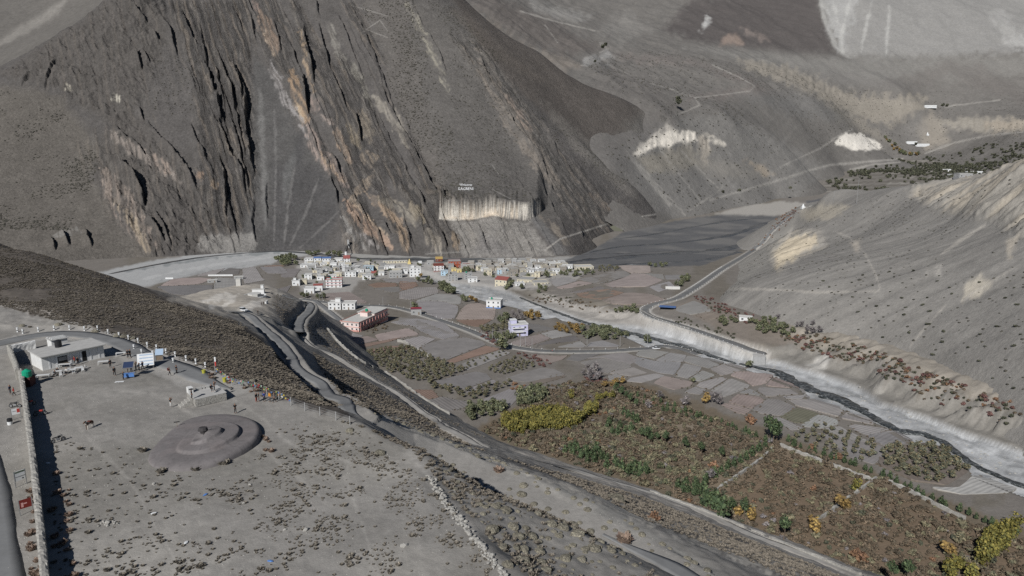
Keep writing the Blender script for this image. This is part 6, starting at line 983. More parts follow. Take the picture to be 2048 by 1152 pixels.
for px, py in ((322, 945), (392, 940), (450, 928), (440, 928), (285, 903)): one('dry_tuft', px, py, 1.5, 'dry tuft on the rim of the spiral mound', 'dry tuft', 'tufts on the rim of the mound', atP)
CU = [(1180, 800), (1240, 772), (1340, 790), (1380, 862), (1410, 918), (1300, 925), (1070, 930), (1040, 875), (1110, 880), (980, 990), (1100, 1000), (1190, 1015), (1340, 1055), (1430, 1062), (1200, 1075), (1230, 1120), (920, 890), (870, 800), (850, 748), (890, 730), (1160, 745), (1090, 690), (1500, 1000), (1540, 960), (1450, 1000), (1380, 980), (1260, 860), (1320, 880), (1000, 780), (940, 760), (1020, 660), (1100, 640), (760, 560), (700, 520), (830, 600), (1480, 900), (1420, 850), (1560, 880), (1600, 1010), (1240, 940), (1150, 930), (1010, 1090), (1090, 1070)]
for px, py in CU: one('cushion_shrub', 660 + px / 2.844, 747 + py / 2.844, rng.uniform(.55, 1.15) * (1 if px > 900 else .7), 'rounded grey green cushion shrub on the scrub slope', 'shrub', 'cushion shrubs on the scrub slope', atP)
P = spread(LP, [(860, 900), (960, 960), (1080, 1020), (1230, 1090), (1320, 1160), (1050, 1160), (960, 1060), (900, 985)], 160, .9); scatter('cushion_shrub', 'cushion_shrub', P, U(len(P), .2, .6), 160, 'low rounded cushion shrub on the slope beyond the stone row', 'shrub', 'low cushion shrubs beyond the stone row')
one('red_tuft', 1250, 1085, 2.6, 'big reddish bush at the brink above the shaded road', 'bush', None, atP); one('cushion_shrub', 1232, 1000, 2.4, 'big dark green bush on the pale bank below the road', 'bush', None, atP); one('red_tuft', 998, 944, 2.0, 'red bush on the bank above the gravel strip', 'bush', None, atP)
for px, py in ((44, 650), (117, 648), (190, 662), (233, 672), (234, 669), (248, 672), (264, 675), (402, 726), (505, 760), (560, 795), (640, 800), (760, 905), (700, 860)): one('cushion_shrub', px, py + 2, rng.uniform(.8, 1.3), 'dark round shrub on the gravel shoulder of the ridge road', 'shrub', 'dark shrubs on the road shoulder', atP)
P = spread(LP, [(700, 815), (800, 848), (1000, 935), (1200, 1045), (1400, 1165), (1470, 1165), (1240, 1028), (1000, 920), (800, 842)], 110, 1.0); scatter('cushion_shrub', 'cushion_shrub', P, U(len(P), .35, .8), 110, 'small dark shrub on the pale gravel strip beside the road', 'shrub', 'small shrubs on the gravel strip')
P = np.vstack([spread(LP, [(-40, 505), (100, 530), (200, 556), (330, 605), (480, 655), (540, 695), (565, 722), (600, 762), (645, 790), (690, 815), (640, 812), (560, 790), (430, 746), (300, 697), (200, 662), (90, 636), (-40, 600)], 22000, 0, patchy(11, -.45, 83)), spread(LP, [(-40, 480), (100, 512), (200, 545), (330, 600), (480, 645), (500, 660), (330, 620), (100, 535), (-40, 510)], 2500)])
mass('slope_scrub', 'slope_tuft', P, U(len(P), .25, .75), .8)
P = np.vstack([spread(LP, scr, 8000), spread(LP, [(640, 660), (700, 705), (800, 775), (900, 838), (1000, 890), (880, 840), (760, 760), (660, 700)], 450), spread(LP, [(690, 840), (860, 905), (960, 962), (1080, 1022), (1240, 1095), (1330, 1160), (1060, 1160), (960, 1060), (880, 970), (820, 900)], 800, 0, patchy(8, -.1, 78)), spread(LP, [(548, 585), (575, 592), (600, 612), (610, 628), (590, 650), (592, 664), (565, 645), (545, 610)], 500), spread(LP, [(622, 640), (650, 640), (680, 700), (720, 740), (640, 690), (610, 655)], 500)])
mass('slope_scrub', 'slope_tuft', P, U(len(P), .3, .85), .85)
one('dry_tuft', 60, 655, 1.0, 'dry tuft beside the first white posts', 'dry tuft', None, atP)
link_dot = put('far_scrub', *hit(742, 150, H)[0], 1.6, 'dark scrub plant on the grey mountain face', 'shrub', None, idx=0); SRC[('far_scrub', 0)] = link_dot; SRC[('far_scrub', 1)] = put('far_scrub', *hit(1720, 560, H)[0], 1.5, 'dark scrub plant halfway up the scree spur', 'shrub', None, idx=1)
P = np.vstack([spread(LM, [(720, 0), (830, 0), (860, 130), (905, 260), (930, 420), (870, 400), (820, 260), (760, 130)], 1100, 0, patchy(60, -.1, 79)), spread(LM, [(755, 0), (815, 0), (850, 110), (790, 110)], 350), spread(LM, [(850, 0), (900, 10), (960, 70), (1020, 130), (980, 120), (900, 60)], 330), spread(LM, [(870, 300), (980, 330), (1080, 400), (880, 412)], 420), spread(LM, [(0, 180), (110, 200), (200, 320), (180, 380), (140, 460), (0, 460)], 1000, 0, patchy(70, 0, 80)), spread(LM, [(900, 60), (1000, 190), (1050, 300), (980, 330), (900, 200)], 300), spread(LM, [(940, 110), (1060, 210), (1180, 300), (1280, 380), (1240, 380), (1120, 290)], 260), spread(LM, [(300, 100), (400, 120), (380, 240), (300, 220)], 160)])
mass('mountain_scrub', 'far_scrub', P, U(len(P), .7, 1.7), .9)
SPOLY = [(1420, 600), (1480, 540), (1560, 470), (1620, 420), (1800, 385), (1960, 370), (2060, 340), (2060, 790), (1900, 725), (1700, 660), (1540, 628)]
P = spread(LS, SPOLY, 900, 2.5, patchy(45, -.15, 81)); mass('scree_scrub', 'far_scrub', P, U(len(P), .35, 1.0), .8)
P = spread(LS, [(1640, 560), (1800, 540), (2060, 560), (2060, 790), (1900, 725), (1700, 660)], 70, 6); scatter('dark_bush', 'scree_bush', P, U(len(P), .6, 1.3), 80, 'dark bush clinging to the pale scree spur', 'bush', 'dark bushes on the scree spur', .7, mk='scree_bush')
P = spread(LF, [(1160, 120), (1300, 100), (1500, 130), (1700, 180), (2060, 180), (2060, 330), (1800, 320), (1640, 380), (1400, 440), (1250, 360), (1200, 300), (1340, 240), (1250, 200)], 3200, 0, patchy(200, -.2, 82)); mass('far_slope_scrub', 'far_scrub', P, U(len(P), 1.2, 2.8), .8)
# ================================================================ BUILT THINGS
def boxm(bm, x0, x1, y0, y1, z0, z1, mi=0):
    v = [bm.verts.new((x, y, z)) for z in (z0, z1) for x, y in ((x0, y0), (x1, y0), (x1, y1), (x0, y1))]
    for f in ((0, 3, 2, 1), (4, 5, 6, 7), (0, 1, 5, 4), (1, 2, 6, 5), (2, 3, 7, 6), (3, 0, 4, 7)): bm.faces.new([v[i] for i in f]).material_index = mi
def cylm(bm, p, q, r0, r1, n=10, mi=0):
    p = np.array(p, float); q = np.array(q, float); d = (q - p) / np.linalg.norm(q - p); a = np.cross(d, (0, 0, 1) if abs(d[2]) < .9 else (1, 0, 0)); a /= np.linalg.norm(a); b = np.cross(d, a)
    A = [bm.verts.new(p + (a * cos(2 * pi * k / n) + b * sin(2 * pi * k / n)) * r0) for k in range(n)]; B = [bm.verts.new(q + (a * cos(2 * pi * k / n) + b * sin(2 * pi * k / n)) * r1) for k in range(n)]
    for k in range(n): bm.faces.new((A[k], A[(k + 1) % n], B[(k + 1) % n], B[k])).material_index = mi
    bm.faces.new(A[::-1]).material_index = mi; bm.faces.new(B).material_index = mi
def part(name, fn, mats, parent=None, loc=None, rz=0, bev=0, smooth=False):
    bm = bmesh.new(); fn(bm)
    if bev: bmesh.ops.bevel(bm, geom=bm.edges[:], offset=bev, segments=1, affect='EDGES')
    bmesh.ops.recalc_face_normals(bm, faces=bm.faces[:]); me = bpy.data.meshes.new(name); bm.to_mesh(me); bm.free()
    for m in (mats if isinstance(mats, (list, tuple)) else [mats]): me.materials.append(m)
    return link(name, me, None, parent, loc, rz, smooth)
WHITE = flat_mat('white_plaster', (.68, .685, .68), .85, .10, .7); CREAM = flat_mat('cream_plaster', (.55, .50, .38), .85, .10, .7); GREYW = flat_mat('grey_concrete', (.33, .33, .325), .9, .14, .8); MUD = flat_mat('mud_brick', (.30, .275, .24), .95, .16, .8)
PINKW = flat_mat('pink_plaster', (.72, .60, .565), .85, .08, .7); PINKD = flat_mat('salmon_trim', (.58, .30, .26), .8, .08, .7); LILAC = flat_mat('lilac_plaster', (.55, .54, .72), .85, .06, .7); CYAN = flat_mat('pale_blue_plaster', (.42, .58, .70), .85, .06, .7); MAROON = flat_mat('maroon_plaster', (.20, .06, .045), .85, .12, .7); ORANGE = flat_mat('red_ochre_plaster', (.33, .09, .05), .85, .12, .7); YELW = flat_mat('yellow_plaster', (.62, .50, .22), .85, .08, .7)
REDR = flat_mat('red_sheet_roof', (.27, .085, .075), .6, .12, 1.2, .3); BLUER = flat_mat('blue_sheet_roof', (.09, .16, .34), .6, .12, 1.2, .3); GREYR = flat_mat('concrete_roof', (.36, .355, .34), .9, .18, .6); PALER = flat_mat('pale_roof', (.52, .51, .48), .85, .12, .6); NAVY = flat_mat('navy_roof', (.04, .05, .10), .6, .1, 1); GOLDR = flat_mat('gilded_roof', (.40, .28, .10), .45, .1, 1, .5)
GLASS = flat_mat('window_glass', (.025, .03, .035), .25, .1, 2, .5); BLACK = flat_mat('black_plastic', (.018, .018, .02), .5, .1, 3, .4); GREENP = flat_mat('green_plastic', (.01, .30, .17), .4, .08, 2, .4); STEEL = flat_mat('weathered_steel', (.22, .22, .22), .5, .15, 4, .4); WOOD = flat_mat('grey_wood', (.20, .16, .12), .85, .2, 5); REDP = flat_mat('red_paint', (.42, .05, .04), .5, .08, 3, .3); BLUEP = flat_mat('blue_paint', (.10, .22, .50), .5, .08, 3, .3)
WINM = {}
def window_mesh(w, h, frame):
    k = (round(w, 1), round(h, 1), frame.name)
    if k not in WINM:
        bm = bmesh.new(); boxm(bm, -w / 2, w / 2, -.03, .03, 0, h, 0); t = .09
        for a in ((-w / 2 - t, -w / 2, -t, h + t), (w / 2, w / 2 + t, -t, h + t), (-w / 2, w / 2, -t, 0), (-w / 2, w / 2, h, h + t), (-.035, .035, 0, h)): boxm(bm, a[0], a[1], -.07, .04, a[2], a[3], 1)
        me = bpy.data.meshes.new('window'); bmesh.ops.recalc_face_normals(bm, faces=bm.faces[:]); bm.to_mesh(me); bm.free(); me.materials.append(GLASS); me.materials.append(frame); WINM[k] = me
    return WINM[k]
def add_windows(e, w, d, h, fl, frame, door=True, sx=3.0, ww=1.2):
    fh = h / fl
    for f in range(fl):
        n = max(1, int((w - .8) / sx))
        for i in range(n):
            x = (i + .5) * w / n
            if f == 0 and door and i == n // 2:
                o = part('door', lambda bm: (boxm(bm, -.5, .5, -.06, .03, 0, 2.0),), [WOOD], e, (x, -.02, .05)); continue
            link('window', window_mesh(ww, min(1.3, fh * .48), frame), None, e, (x, -.02, f * fh + fh * .34))
        n = max(1, int((d - .8) / sx))
        for i in range(n): link('window', window_mesh(ww, min(1.3, fh * .48), frame), None, e, (-.02, (i + .5) * d / n, f * fh + fh * .34), -pi / 2)
def flat_house(x, y, z, w, d, h, yaw, wall, roof, label, fl=1, cat='house', group=None, name='house', win=True, frame=None, base=None, trim=None, tank=None, over=.25, par=.35, stair=None):
    """flat roofed house; origin = its nearest lower corner, w along the face to the right, d along the face to the left"""
    e = empty(name, (x, y, z), yaw, label, cat, group)
    part('wall', lambda bm: boxm(bm, 0, w, 0, d, -2.5, h), [wall], e)
    def rf(bm):
        o = over; boxm(bm, -o, w + o, -o, d + o, h + .003, h + .22)
    part('roof', rf, [roof], e)
    if par:
        def pr(bm):
            t = .2; o = over; z0, z1 = h + .224, h + .224 + par; boxm(bm, -o, w + o, -o, -o + t, z0, z1); boxm(bm, -o, w + o, d + o - t, d + o, z0, z1); boxm(bm, -o, -o + t, -o + t, d + o - t, z0, z1); boxm(bm, w + o - t, w + o, -o + t, d + o - t, z0, z1)
        part('parapet', pr, [trim or wall], e)
    if base: part('plinth', lambda bm: (boxm(bm, -.06, w + .06, -.06, d + .06, -1.0, h * .16),), [base], e)
    if trim:
        for f in range(1, fl): part('floor_band', lambda bm: boxm(bm, -.2, w + .2, -.2, d + .2, h * f / fl - .18, h * f / fl + .12), [trim], e)
    if stair:
        sw, sd, sh, sx, sy = stair; part('stair_room', lambda bm: boxm(bm, sx, sx + sw, sy, sy + sd, h + .226, h + .226 + sh), [wall], e); part('stair_roof', lambda bm: boxm(bm, sx - .2, sx + sw + .2, sy - .2, sy + sd + .2, h + .23 + sh, h + .43 + sh), [trim or roof], e)
    if tank:
        part('water_tank', lambda bm: (cylm(bm, (w * .3, d * .5, h + .23), (w * .3, d * .5, h + 1.6), .7, .7, 10), cylm(bm, (w * .3, d * .5, h + 1.61), (w * .3, d * .5, h + 1.85), .7, .25, 10)), [tank], e, smooth=False)
    if win: add_windows(e, w, d, h, fl, frame or WHITE)
    return e
def gable_house(x, y, z, w, d, h, yaw, wall, roof, label, fl=1, cat='house', group=None, rise=1.8, frame=None, name='house'):
    e = empty(name, (x, y, z), yaw, label, cat, group)
    def wl(bm):
        boxm(bm, 0, w, 0, d, -2.5, h); a = [bm.verts.new(p) for p in ((0, 0, h), (0, d, h), (0, d / 2, h + rise), (w, 0, h), (w, d, h), (w, d / 2, h + rise))]; bm.faces.new((a[0], a[2], a[1])); bm.faces.new((a[3], a[4], a[5]))
    part('wall', wl, [wall], e)
    def rf(bm):
        o = .35; k = rise / (d / 2); t = .12
        for s in (0, 1):
            ye, zr = (-o, h - o * k + .02) if s == 0 else (d + o, h - o * k + .02); q = [(-o, ye, zr), (w + o, ye, zr), (w + o, d / 2, h + rise + .02), (-o, d / 2, h + rise + .02)]; v = [bm.verts.new(p) for p in q] + [bm.verts.new((p[0], p[1], p[2] + t)) for p in q]
            for f in ((0, 1, 2, 3), (4, 7, 6, 5), (0, 4, 5, 1), (1, 5, 6, 2), (2, 6, 7, 3), (3, 7, 4, 0)): bm.faces.new([v[i] for i in f])
    part('roof', rf, [roof], e); add_windows(e, w, d, h, fl, frame or WHITE); return e
def hz(zone, x0, x1, yt, yb, wall, roof, label, fl=1, d=None, yaw=.14, kind='flat', **kw):
    """house from its outline in a zoomed survey picture: x0..x1 wide, from yt to yb"""
    ox, oy, s = zone; W = hit(ox + (x0 + (x1 - x0) * .12) / s, oy + yb / s, hV, 150, 3300, 1500)[0]; D = np.linalg.norm(W - [0, 0, CAMZ]); m = D / FPX / s; w = (x1 - x0) * .86 * m; d = d or min(w * .8, 9); sn = (CAMZ - W[2]) / D
    h = max(2.3, ((yb - yt) * m / math.sqrt(1 - sn * sn) - d * sn * .95) * .86); f = flat_house if kind == 'flat' else gable_house
    return f(*W, w, d, h, yaw, wall, roof, label, fl, **kw)
# ---- village
hz(V1_, 550, 652, 150, 238, WHITE, BLUER, 'white house under a bright blue roof, left of the blue pair', 2, kind='gable', rise=1.2); hz(V1_, 655, 775, 150, 242, WHITE, BLUER, 'white house under a bright blue roof, right of the blue pair', 2, kind='gable', rise=1.2); hz(V1_, 430, 548, 155, 235, WHITE, GREYR, 'white flat roofed house left of the blue roofs', 2); hz(V1_, 370, 522, 238, 290, WHITE, GREYR, 'low white house in front of the village grove')
hz(V1_, 805, 925, 163, 222, WHITE, PALER, 'white hall with a dark wide opening beside the red roofed tower', 1); hz(V1_, 935, 1022, 150, 248, WHITE, REDR, 'tall white tower house with a red pitched roof', 3, d=7, kind='gable', rise=3.2)
hz(V1_, 925, 1008, 245, 335, WHITE, GREYR, 'narrow white house just below the red roofed tower', 3); hz(V1_, 940, 1098, 322, 408, WHITE, GREYR, 'white block house at the lower left of the tower cluster', 2, tank=BLACK); hz(V1_, 1012, 1130, 270, 322, WHITE, GREYR, 'white house in the middle of the tower cluster', 2); hz(V1_, 1062, 1200, 300, 352, WHITE, PALER, 'low white house right of the tower cluster middle'); hz(V1_, 1180, 1322, 262, 342, CYAN, GREYR, 'blue shaded house at the right end of the tower cluster', 2)
hz(V1_, 1168, 1292, 370, 445, WHITE, GREYR, 'white two floor house below the tower cluster', 2); hz(V1_, 1292, 1360, 345, 395, GREYW, REDR, 'small grey house with a dull red roof', 1, kind='gable'); hz(V1_, 1505, 1692, 322, 422, GREYW, PALER, 'long grey concrete house beside the gravel wash', 2); hz(V1_, 1610, 1762, 292, 345, WHITE, GREYR, 'white house behind the long grey house', 1); hz(V1_, 1768, 1932, 262, 408, WHITE, PALER, 'tall white house with terraces beside the wash', 3, stair=(3, 3, 2.2, 2, 3))
hz(V1_, 428, 532, 362, 442, WHITE, GREYR, 'white house with big openings at the village corner', 2); hz(V1_, 525, 602, 388, 428, CREAM, GREYR, 'small cream house behind the banded house'); hz(V1_, 560, 650, 298, 352, GREYW, PALER, 'grey house with a sloping pale roof, left of two'); hz(V1_, 632, 732, 308, 368, WHITE, PALER, 'white house with a sloping pale roof, right of two'); hz(V1_, 590, 690, 385, 452, WHITE, GREYR, 'white low wing left of the banded house')
hz(V1_, 690, 915, 415, 548, WHITE, PALER, 'white house with dark red bands and a flat pale roof', 3, trim=REDP, tank=GREENP); hz(V1_, 272, 376, 440, 522, WHITE, GREYR, 'small white cottage with a stair block, at the field edge', 1, stair=(2.5, 2.5, 2, 1, 3)); hz(V1_, 378, 468, 432, 506, CREAM, GREYR, 'small cream cottage beside the white cottage', 1)
hz(V1_, 422, 560, 530, 622, WHITE, PALER, 'white shed with a wide pale roof near the olive trees', 1); hz(V1_, 545, 668, 495, 585, WHITE, REDR, 'house with a dull red roof behind the pale shed', 1, kind='gable', rise=1.0)
hz(V1_, 1405, 1758, 196, 236, CREAM, PALER, 'long low cream wall building along the river', 1, d=4, par=0); hz(V1_, 1890, 1942, 205, 252, WHITE, WHITE, 'small white cube house beside the river', 1); hz(V2_, 335, 432, 130, 198, GREYW, PALER, 'grey concrete house left of the monastery', 1)
hz(V2_, 414, 565, 165, 284, WHITE, MAROON, 'monastery wing with white wall, maroon bands and maroon roof', 3, d=14, trim=MAROON, base=MAROON, cat='monastery', name='monastery'); hz(V2_, 600, 782, 112, 232, ORANGE, GREYR, 'square dark red monastery block with a flat roof', 2, d=13, cat='monastery', name='monastery', trim=MAROON); hz(V2_, 446, 545, 98, 150, MAROON, GOLDR, 'gilded pagoda roof on the monastery', 1, kind='gable', rise=2.2, cat='temple', name='temple')
hz(V2_, 514, 612, 252, 328, CYAN, GREYR, 'light blue house below the monastery', 2); hz(V2_, 600, 742, 285, 404, GREYW, GREYR, 'three floor grey white house facing the wash', 3, tank=BLACK); hz(V2_, 650, 722, 225, 275, YELW, GREYR, 'small yellow house behind the grey white house'); hz(V2_, 722, 790, 240, 290, YELW, PALER, 'second small yellow house behind the grey white house'); hz(V2_, 808, 925, 275, 385, GREYW, GREYR, 'unpainted grey house with a green tank on its roof', 3, tank=GREENP); hz(V2_, 858, 992, 340, 420, WHITE, GREYR, 'white house at the edge of the wash', 2)
hz(V2_, 790, 905, 160, 238, WHITE, MAROON, 'white house with a maroon roof right of the red block', 2); hz(V2_, 900, 990, 180, 240, GREYW, GREYR, 'grey house right of the monastery', 2); hz(V2_, 1065, 1180, 235, 325, CREAM, PALER, 'cream house in front of the old village', 2); hz(V2_, 1232, 1392, 228, 314, CYAN, PALER, 'white and pale blue house in front of the old village', 2, trim=WHITE)
hz(V2_, 1192, 1385, 330, 470, CREAM, REDR, 'long yellow house under a bright red roof', 2, d=12, kind='gable', rise=2.4, yaw=-.45); hz(V2_, 1470, 1700, 330, 420, CREAM, GREYR, 'cream flat roofed compound wing behind the yellow house', 1, d=16, yaw=-.35); hz(V2_, 1690, 1905, 385, 455, CREAM, GREYR, 'cream flat roofed compound wing nearest the fields', 1, d=14, yaw=.1); hz(V2_, 1895, 2060, 150, 212, WHITE, PALER, 'white house at the far right of the old village', 1); hz(V2_, 1460, 1600, 410, 465, WHITE, PALER, 'small white shed beside the yellow house', 1)
hz(V3_, 388, 545, 178, 262, WHITE, PALER, 'white house with tall dark windows above the bushes', 2, yaw=-.1); hz(V3_, 560, 825, 188, 258, CREAM, PALER, 'cream house with a very wide flat pale roof', 1, d=14); hz(V3_, 300, 432, 148, 182, WHITE, PALER, 'white house behind the one with tall dark windows', 1)
hz(V2_, 1078, 1295, 600, 745, WHITE, PALER, 'white house with a blue base standing in the gravel wash', 2, base=BLUEP, tank=GREENP, yaw=-.2); hz(V1_, 728, 905, 705, 830, WHITE, PALER, 'left half of the long white hotel by the valley road', 2, yaw=.02, stair=(4, 4, 2.4, 5, 3), cat='hotel'); hz(V1_, 902, 1088, 712, 828, WHITE, PALER, 'right half of the long white hotel by the valley road', 2, yaw=.02, cat='hotel')
e = hz(V2_, 1395, 1650, 905, 1110, LILAC, PALER, 'lilac house with balconies and a green tank on its roof', 2, d=8, yaw=.25, tank=GREENP, trim=WHITE, stair=(4, 4, 2.4, .5, 3)); part('balcony', lambda bm: (boxm(bm, .5, 8, -1.6, -.1, 2.9, 3.05), boxm(bm, .5, 8, -1.6, -1.5, 3.06, 3.8)), [WHITE], e); part('balcony', lambda bm: (boxm(bm, .5, 8, -1.6, -.1, 5.6, 5.75), boxm(bm, .5, 8, -1.6, -1.5, 5.76, 6.4)), [WHITE], e)
hz(V2_, 125, 275, 735, 832, GREYW, NAVY, 'little roadside shop with red front and dark blue roof', 1, d=4, cat='shop', name='shop', trim=REDP); hz(Z4, 780, 885, 275, 330, WHITE, PALER, 'shed with a long pale roof among orchard trees', 1, cat='shed', name='shed', d=5, kind='gable', rise=.5, yaw=-.35)
# pink hotel: two wings meeting at a corner tower
_c, _l, _r = hit([718, 688, 776], [664, 641, 642], hV, 150, 900, 900); _ya = math.atan2(_r[1] - _c[1], _r[0] - _c[0]); _wl = np.hypot(*(_r - _c)[:2]); _dl = 14.0
pk = flat_house(*_c, _wl, _dl, 6.2, _ya, PINKW, PALER, 'long pink hotel with salmon bands beside the valley fields', 2, 'hotel', trim=PINKD, name='hotel', base=PINKD, over=.5, par=.5, stair=(5, 6, 2.8, _wl * .42, 3)); part('water_tank', lambda bm: (cylm(bm, (_wl * .5, 5.5, 9.5), (_wl * .5, 5.5, 11.0), 1.0, 1.0, 12), cylm(bm, (_wl * .5, 5.5, 11.01), (_wl * .5, 5.5, 11.4), 1.0, .3, 12)), [GREENP], pk)
part('upper_floor', lambda bm: (boxm(bm, _wl * .55, _wl, .5, _dl, 6.45, 7.8),), [PINKW], pk); part('upper_roof', lambda bm: boxm(bm, _wl * .53, _wl + .5, 0, _dl + .5, 7.81, 8.05), [PALER], pk)
for k in range(int(_wl / 4)): part('balcony_post', lambda bm: boxm(bm, k * 4 + .4, k * 4 + .7, -1.3, -1.0, 0, 6.1), [PINKD], pk)
part('balcony', lambda bm: (boxm(bm, 0, _wl, -1.35, -.02, 2.95, 3.1), boxm(bm, 0, _wl, -1.35, -1.25, 3.11, 3.9)), [PINKD], pk)
# old village core
OV = np.vstack([spread(LV, [(955, 527), (1040, 522), (1120, 530), (1130, 540), (1100, 552), (1060, 556), (1010, 552), (960, 545)], 420, 7.0), spread(LV, [(860, 532), (960, 530), (960, 545), (880, 545)], 24, 9)])
for k, p in enumerate(OV):
    wm = [MUD, MUD, GREYW, CREAM, MUD, WHITE][k % 6]; flat_house(*p, rng.uniform(4.5, 8.5), rng.uniform(4.5, 7), rng.choice([2.5, 3.0, 4.6, 5.0]), rng.uniform(-.3, .4), wm, [GREYR, MUD, PALER, GREYR][k % 4], {'mud_brick': 'mud brick flat roofed house in the old village core', 'grey_concrete': 'grey flat roofed house in the old village core', 'cream_plaster': 'cream flat roofed house in the old village core', 'white_plaster': 'white flat roofed house in the old village core'}[wm.name], 1 + (k % 2), 'house', 'old village core houses')
OW = np.vstack([spread(LV, [(610, 524), (690, 530), (690, 550), (640, 560), (612, 540)], 90, 9.5), spread(LV, [(690, 532), (760, 535), (800, 545), (760, 552), (700, 556)], 120, 9)])
for k, p in enumerate(OW): flat_house(*p, rng.uniform(4.5, 8.5), rng.uniform(4, 6.5), rng.choice([2.5, 3, 4.8]), rng.uniform(-.2, .4), [WHITE, GREYW, CREAM][k % 3], [GREYR, PALER][k % 2], ['small white house in the left village', 'small grey house in the left village', 'small cream house in the left village'][k % 3], 1, 'house', 'small houses of the left village')
# distant oasis and terrace buildings
TZ = (1600, 180, 4.571)
for x0, x1, y1, wl_, lab in ((1140, 1235, 160, WHITE, 'white monastery wall on the far terrace'), (975, 1060, 490, WHITE, 'left part of the white gallery above the oasis'), (1055, 1168, 512, WHITE, 'right part of the white gallery above the oasis'), (1295, 1370, 745, WHITE, 'white house at the left of the oasis village'), (1345, 1402, 790, GREYW, 'grey house low in the oasis village'), (1405, 1450, 790, WHITE, 'bright white house in the middle of the oasis village'), (1455, 1560, 805, GREYW, 'long grey house at the right of the oasis village'), (1520, 1650, 765, WHITE, 'row of white houses at the back of the oasis village'), (1050, 1078, 588, WHITE, 'tiny white hut beside the oasis trees')):
    W = hit(1600 + x0 / 4.571, 180 + y1 / 4.571, H, 150, 4200, 1800)[0]; m = np.linalg.norm(W) / FPX / 4.571; flat_house(*W, (x1 - x0) * m, 8, max(4, 18 * m), .05, wl_, PALER, lab, 1, win=(x1 - x0) > 90, par=0)
W = hit(1600 + 1165 / 4.571, 180 + 413 / 4.571, H, 150, 4200, 1800)[0]; cho = empty('chorten', W, 0, 'small white chorten on the slope above the oasis', 'chorten'); part('base', lambda bm: boxm(bm, -4, 4, -4, 4, -2, 4), [WHITE], cho); part('spire', lambda bm: cylm(bm, (0, 0, 4.01), (0, 0, 13), 3.4, .4, 10), [WHITE], cho)
W = hit(1606, 417, H, 150, 2500, 1500)[0]; cho = empty('chorten', W, 0, 'white chorten at the nose of the scree spur', 'chorten'); part('base', lambda bm: boxm(bm, -2.5, 2.5, -2.5, 2.5, -2, 2.6), [WHITE], cho); part('dome', lambda bm: cylm(bm, (0, 0, 2.61), (0, 0, 6.5), 2.0, .4, 10), [WHITE], cho)
W = hit(819, 528, hV, 150, 1500, 1300)[0]; cho = empty('chorten', W, 0, 'yellow chorten beside the long cream wall', 'chorten'); part('base', lambda bm: boxm(bm, -2, 2, -2, 2, -1, 2), [YELW], cho); part('spire', lambda bm: cylm(bm, (0, 0, 2.01), (0, 0, 6.5), 1.8, .3, 8), [YELW], cho)
# structures on the bare knoll
def knoll_box(px, py, w, d, h, lab, mat, name='water_tank', cat='water tank', yaw=.1):
    W = hit(px, py, atP, 150, 700, 1200)[0]; e = empty(name, W, yaw, lab, cat); part('body', lambda bm: boxm(bm, -w / 2, w / 2, -d / 2, d / 2, -1, h), [mat], e); part('lid', lambda bm: boxm(bm, -w / 2 - .15, w / 2 + .15, -d / 2 - .15, d / 2 + .15, h + .003, h + .15), [PALER], e); return e
W = hit(509, 592, atP, 150, 700, 1200)[0]; e = empty('water_tank', W, 0, 'low round white water tank inside a ring kerb on the knoll', 'water tank'); part('body', lambda bm: cylm(bm, (0, 0, -1), (0, 0, 1.5), 3.6, 3.6, 8), [PALER], e)
def ringm(bm):
    n = 28; R = [[bm.verts.new((r * cos(2 * pi * k / n), r * sin(2 * pi * k / n), z)) for k in range(n)] for r, z in ((5.6, -.6), (5.6, .45), (6.0, .45), (6.0, -.6))]
    for a, b in ((0, 1), (1, 2), (2, 3)):
        for k in range(n): bm.faces.new((R[a][k], R[a][(k + 1) % n], R[b][(k + 1) % n], R[b][k]))
part('kerb', ringm, [WHITE], e)
knoll_box(517, 584, 6.5, 2.0, 1.6, 'white masonry block behind the round tank on the knoll', WHITE, 'hut', 'hut'); knoll_box(525, 578, 1.6, 1.6, 2.4, 'small white chimney like block on the knoll', WHITE, 'hut', 'hut'); knoll_box(478, 571, 2.6, 2.6, 4.2, 'pale square tower hut on the back of the knoll', PALER, 'hut', 'hut'); knoll_box(533, 607, .7, 3.6, 1.3, 'short white wall piece on the right edge of the knoll', WHITE, 'wall', 'wall')
# white garden walls and sheds on the left fields
for px, py, w, lab in ((441, 552, 26, 'long white wall of the dark enclosed field'), (339, 558, 8, 'short white wall at the left field edge')):
    W = hit(px, py, hV, 150, 1500, 1300)[0]; e = empty('garden_wall', W, .05, lab, 'wall'); part('wall_body', lambda bm: boxm(bm, -w / 2, w / 2, -.25, .25, -.8, 1.6), [WHITE], e); part('coping', lambda bm: boxm(bm, -w / 2, w / 2, -.3, .3, 1.603, 1.7), [PALER], e)
for px, py, lab in ((415, 566, 'pale sheeted shed on the grey left fields'), (468, 559, 'grey unfinished shed by the white wall')):
    W = hit(px, py, hV, 150, 1500, 1300)[0]; flat_house(*W, 9, 6, 2.4, .3, GREYW, PALER, lab, 1, 'shed', name='shed', par=0)
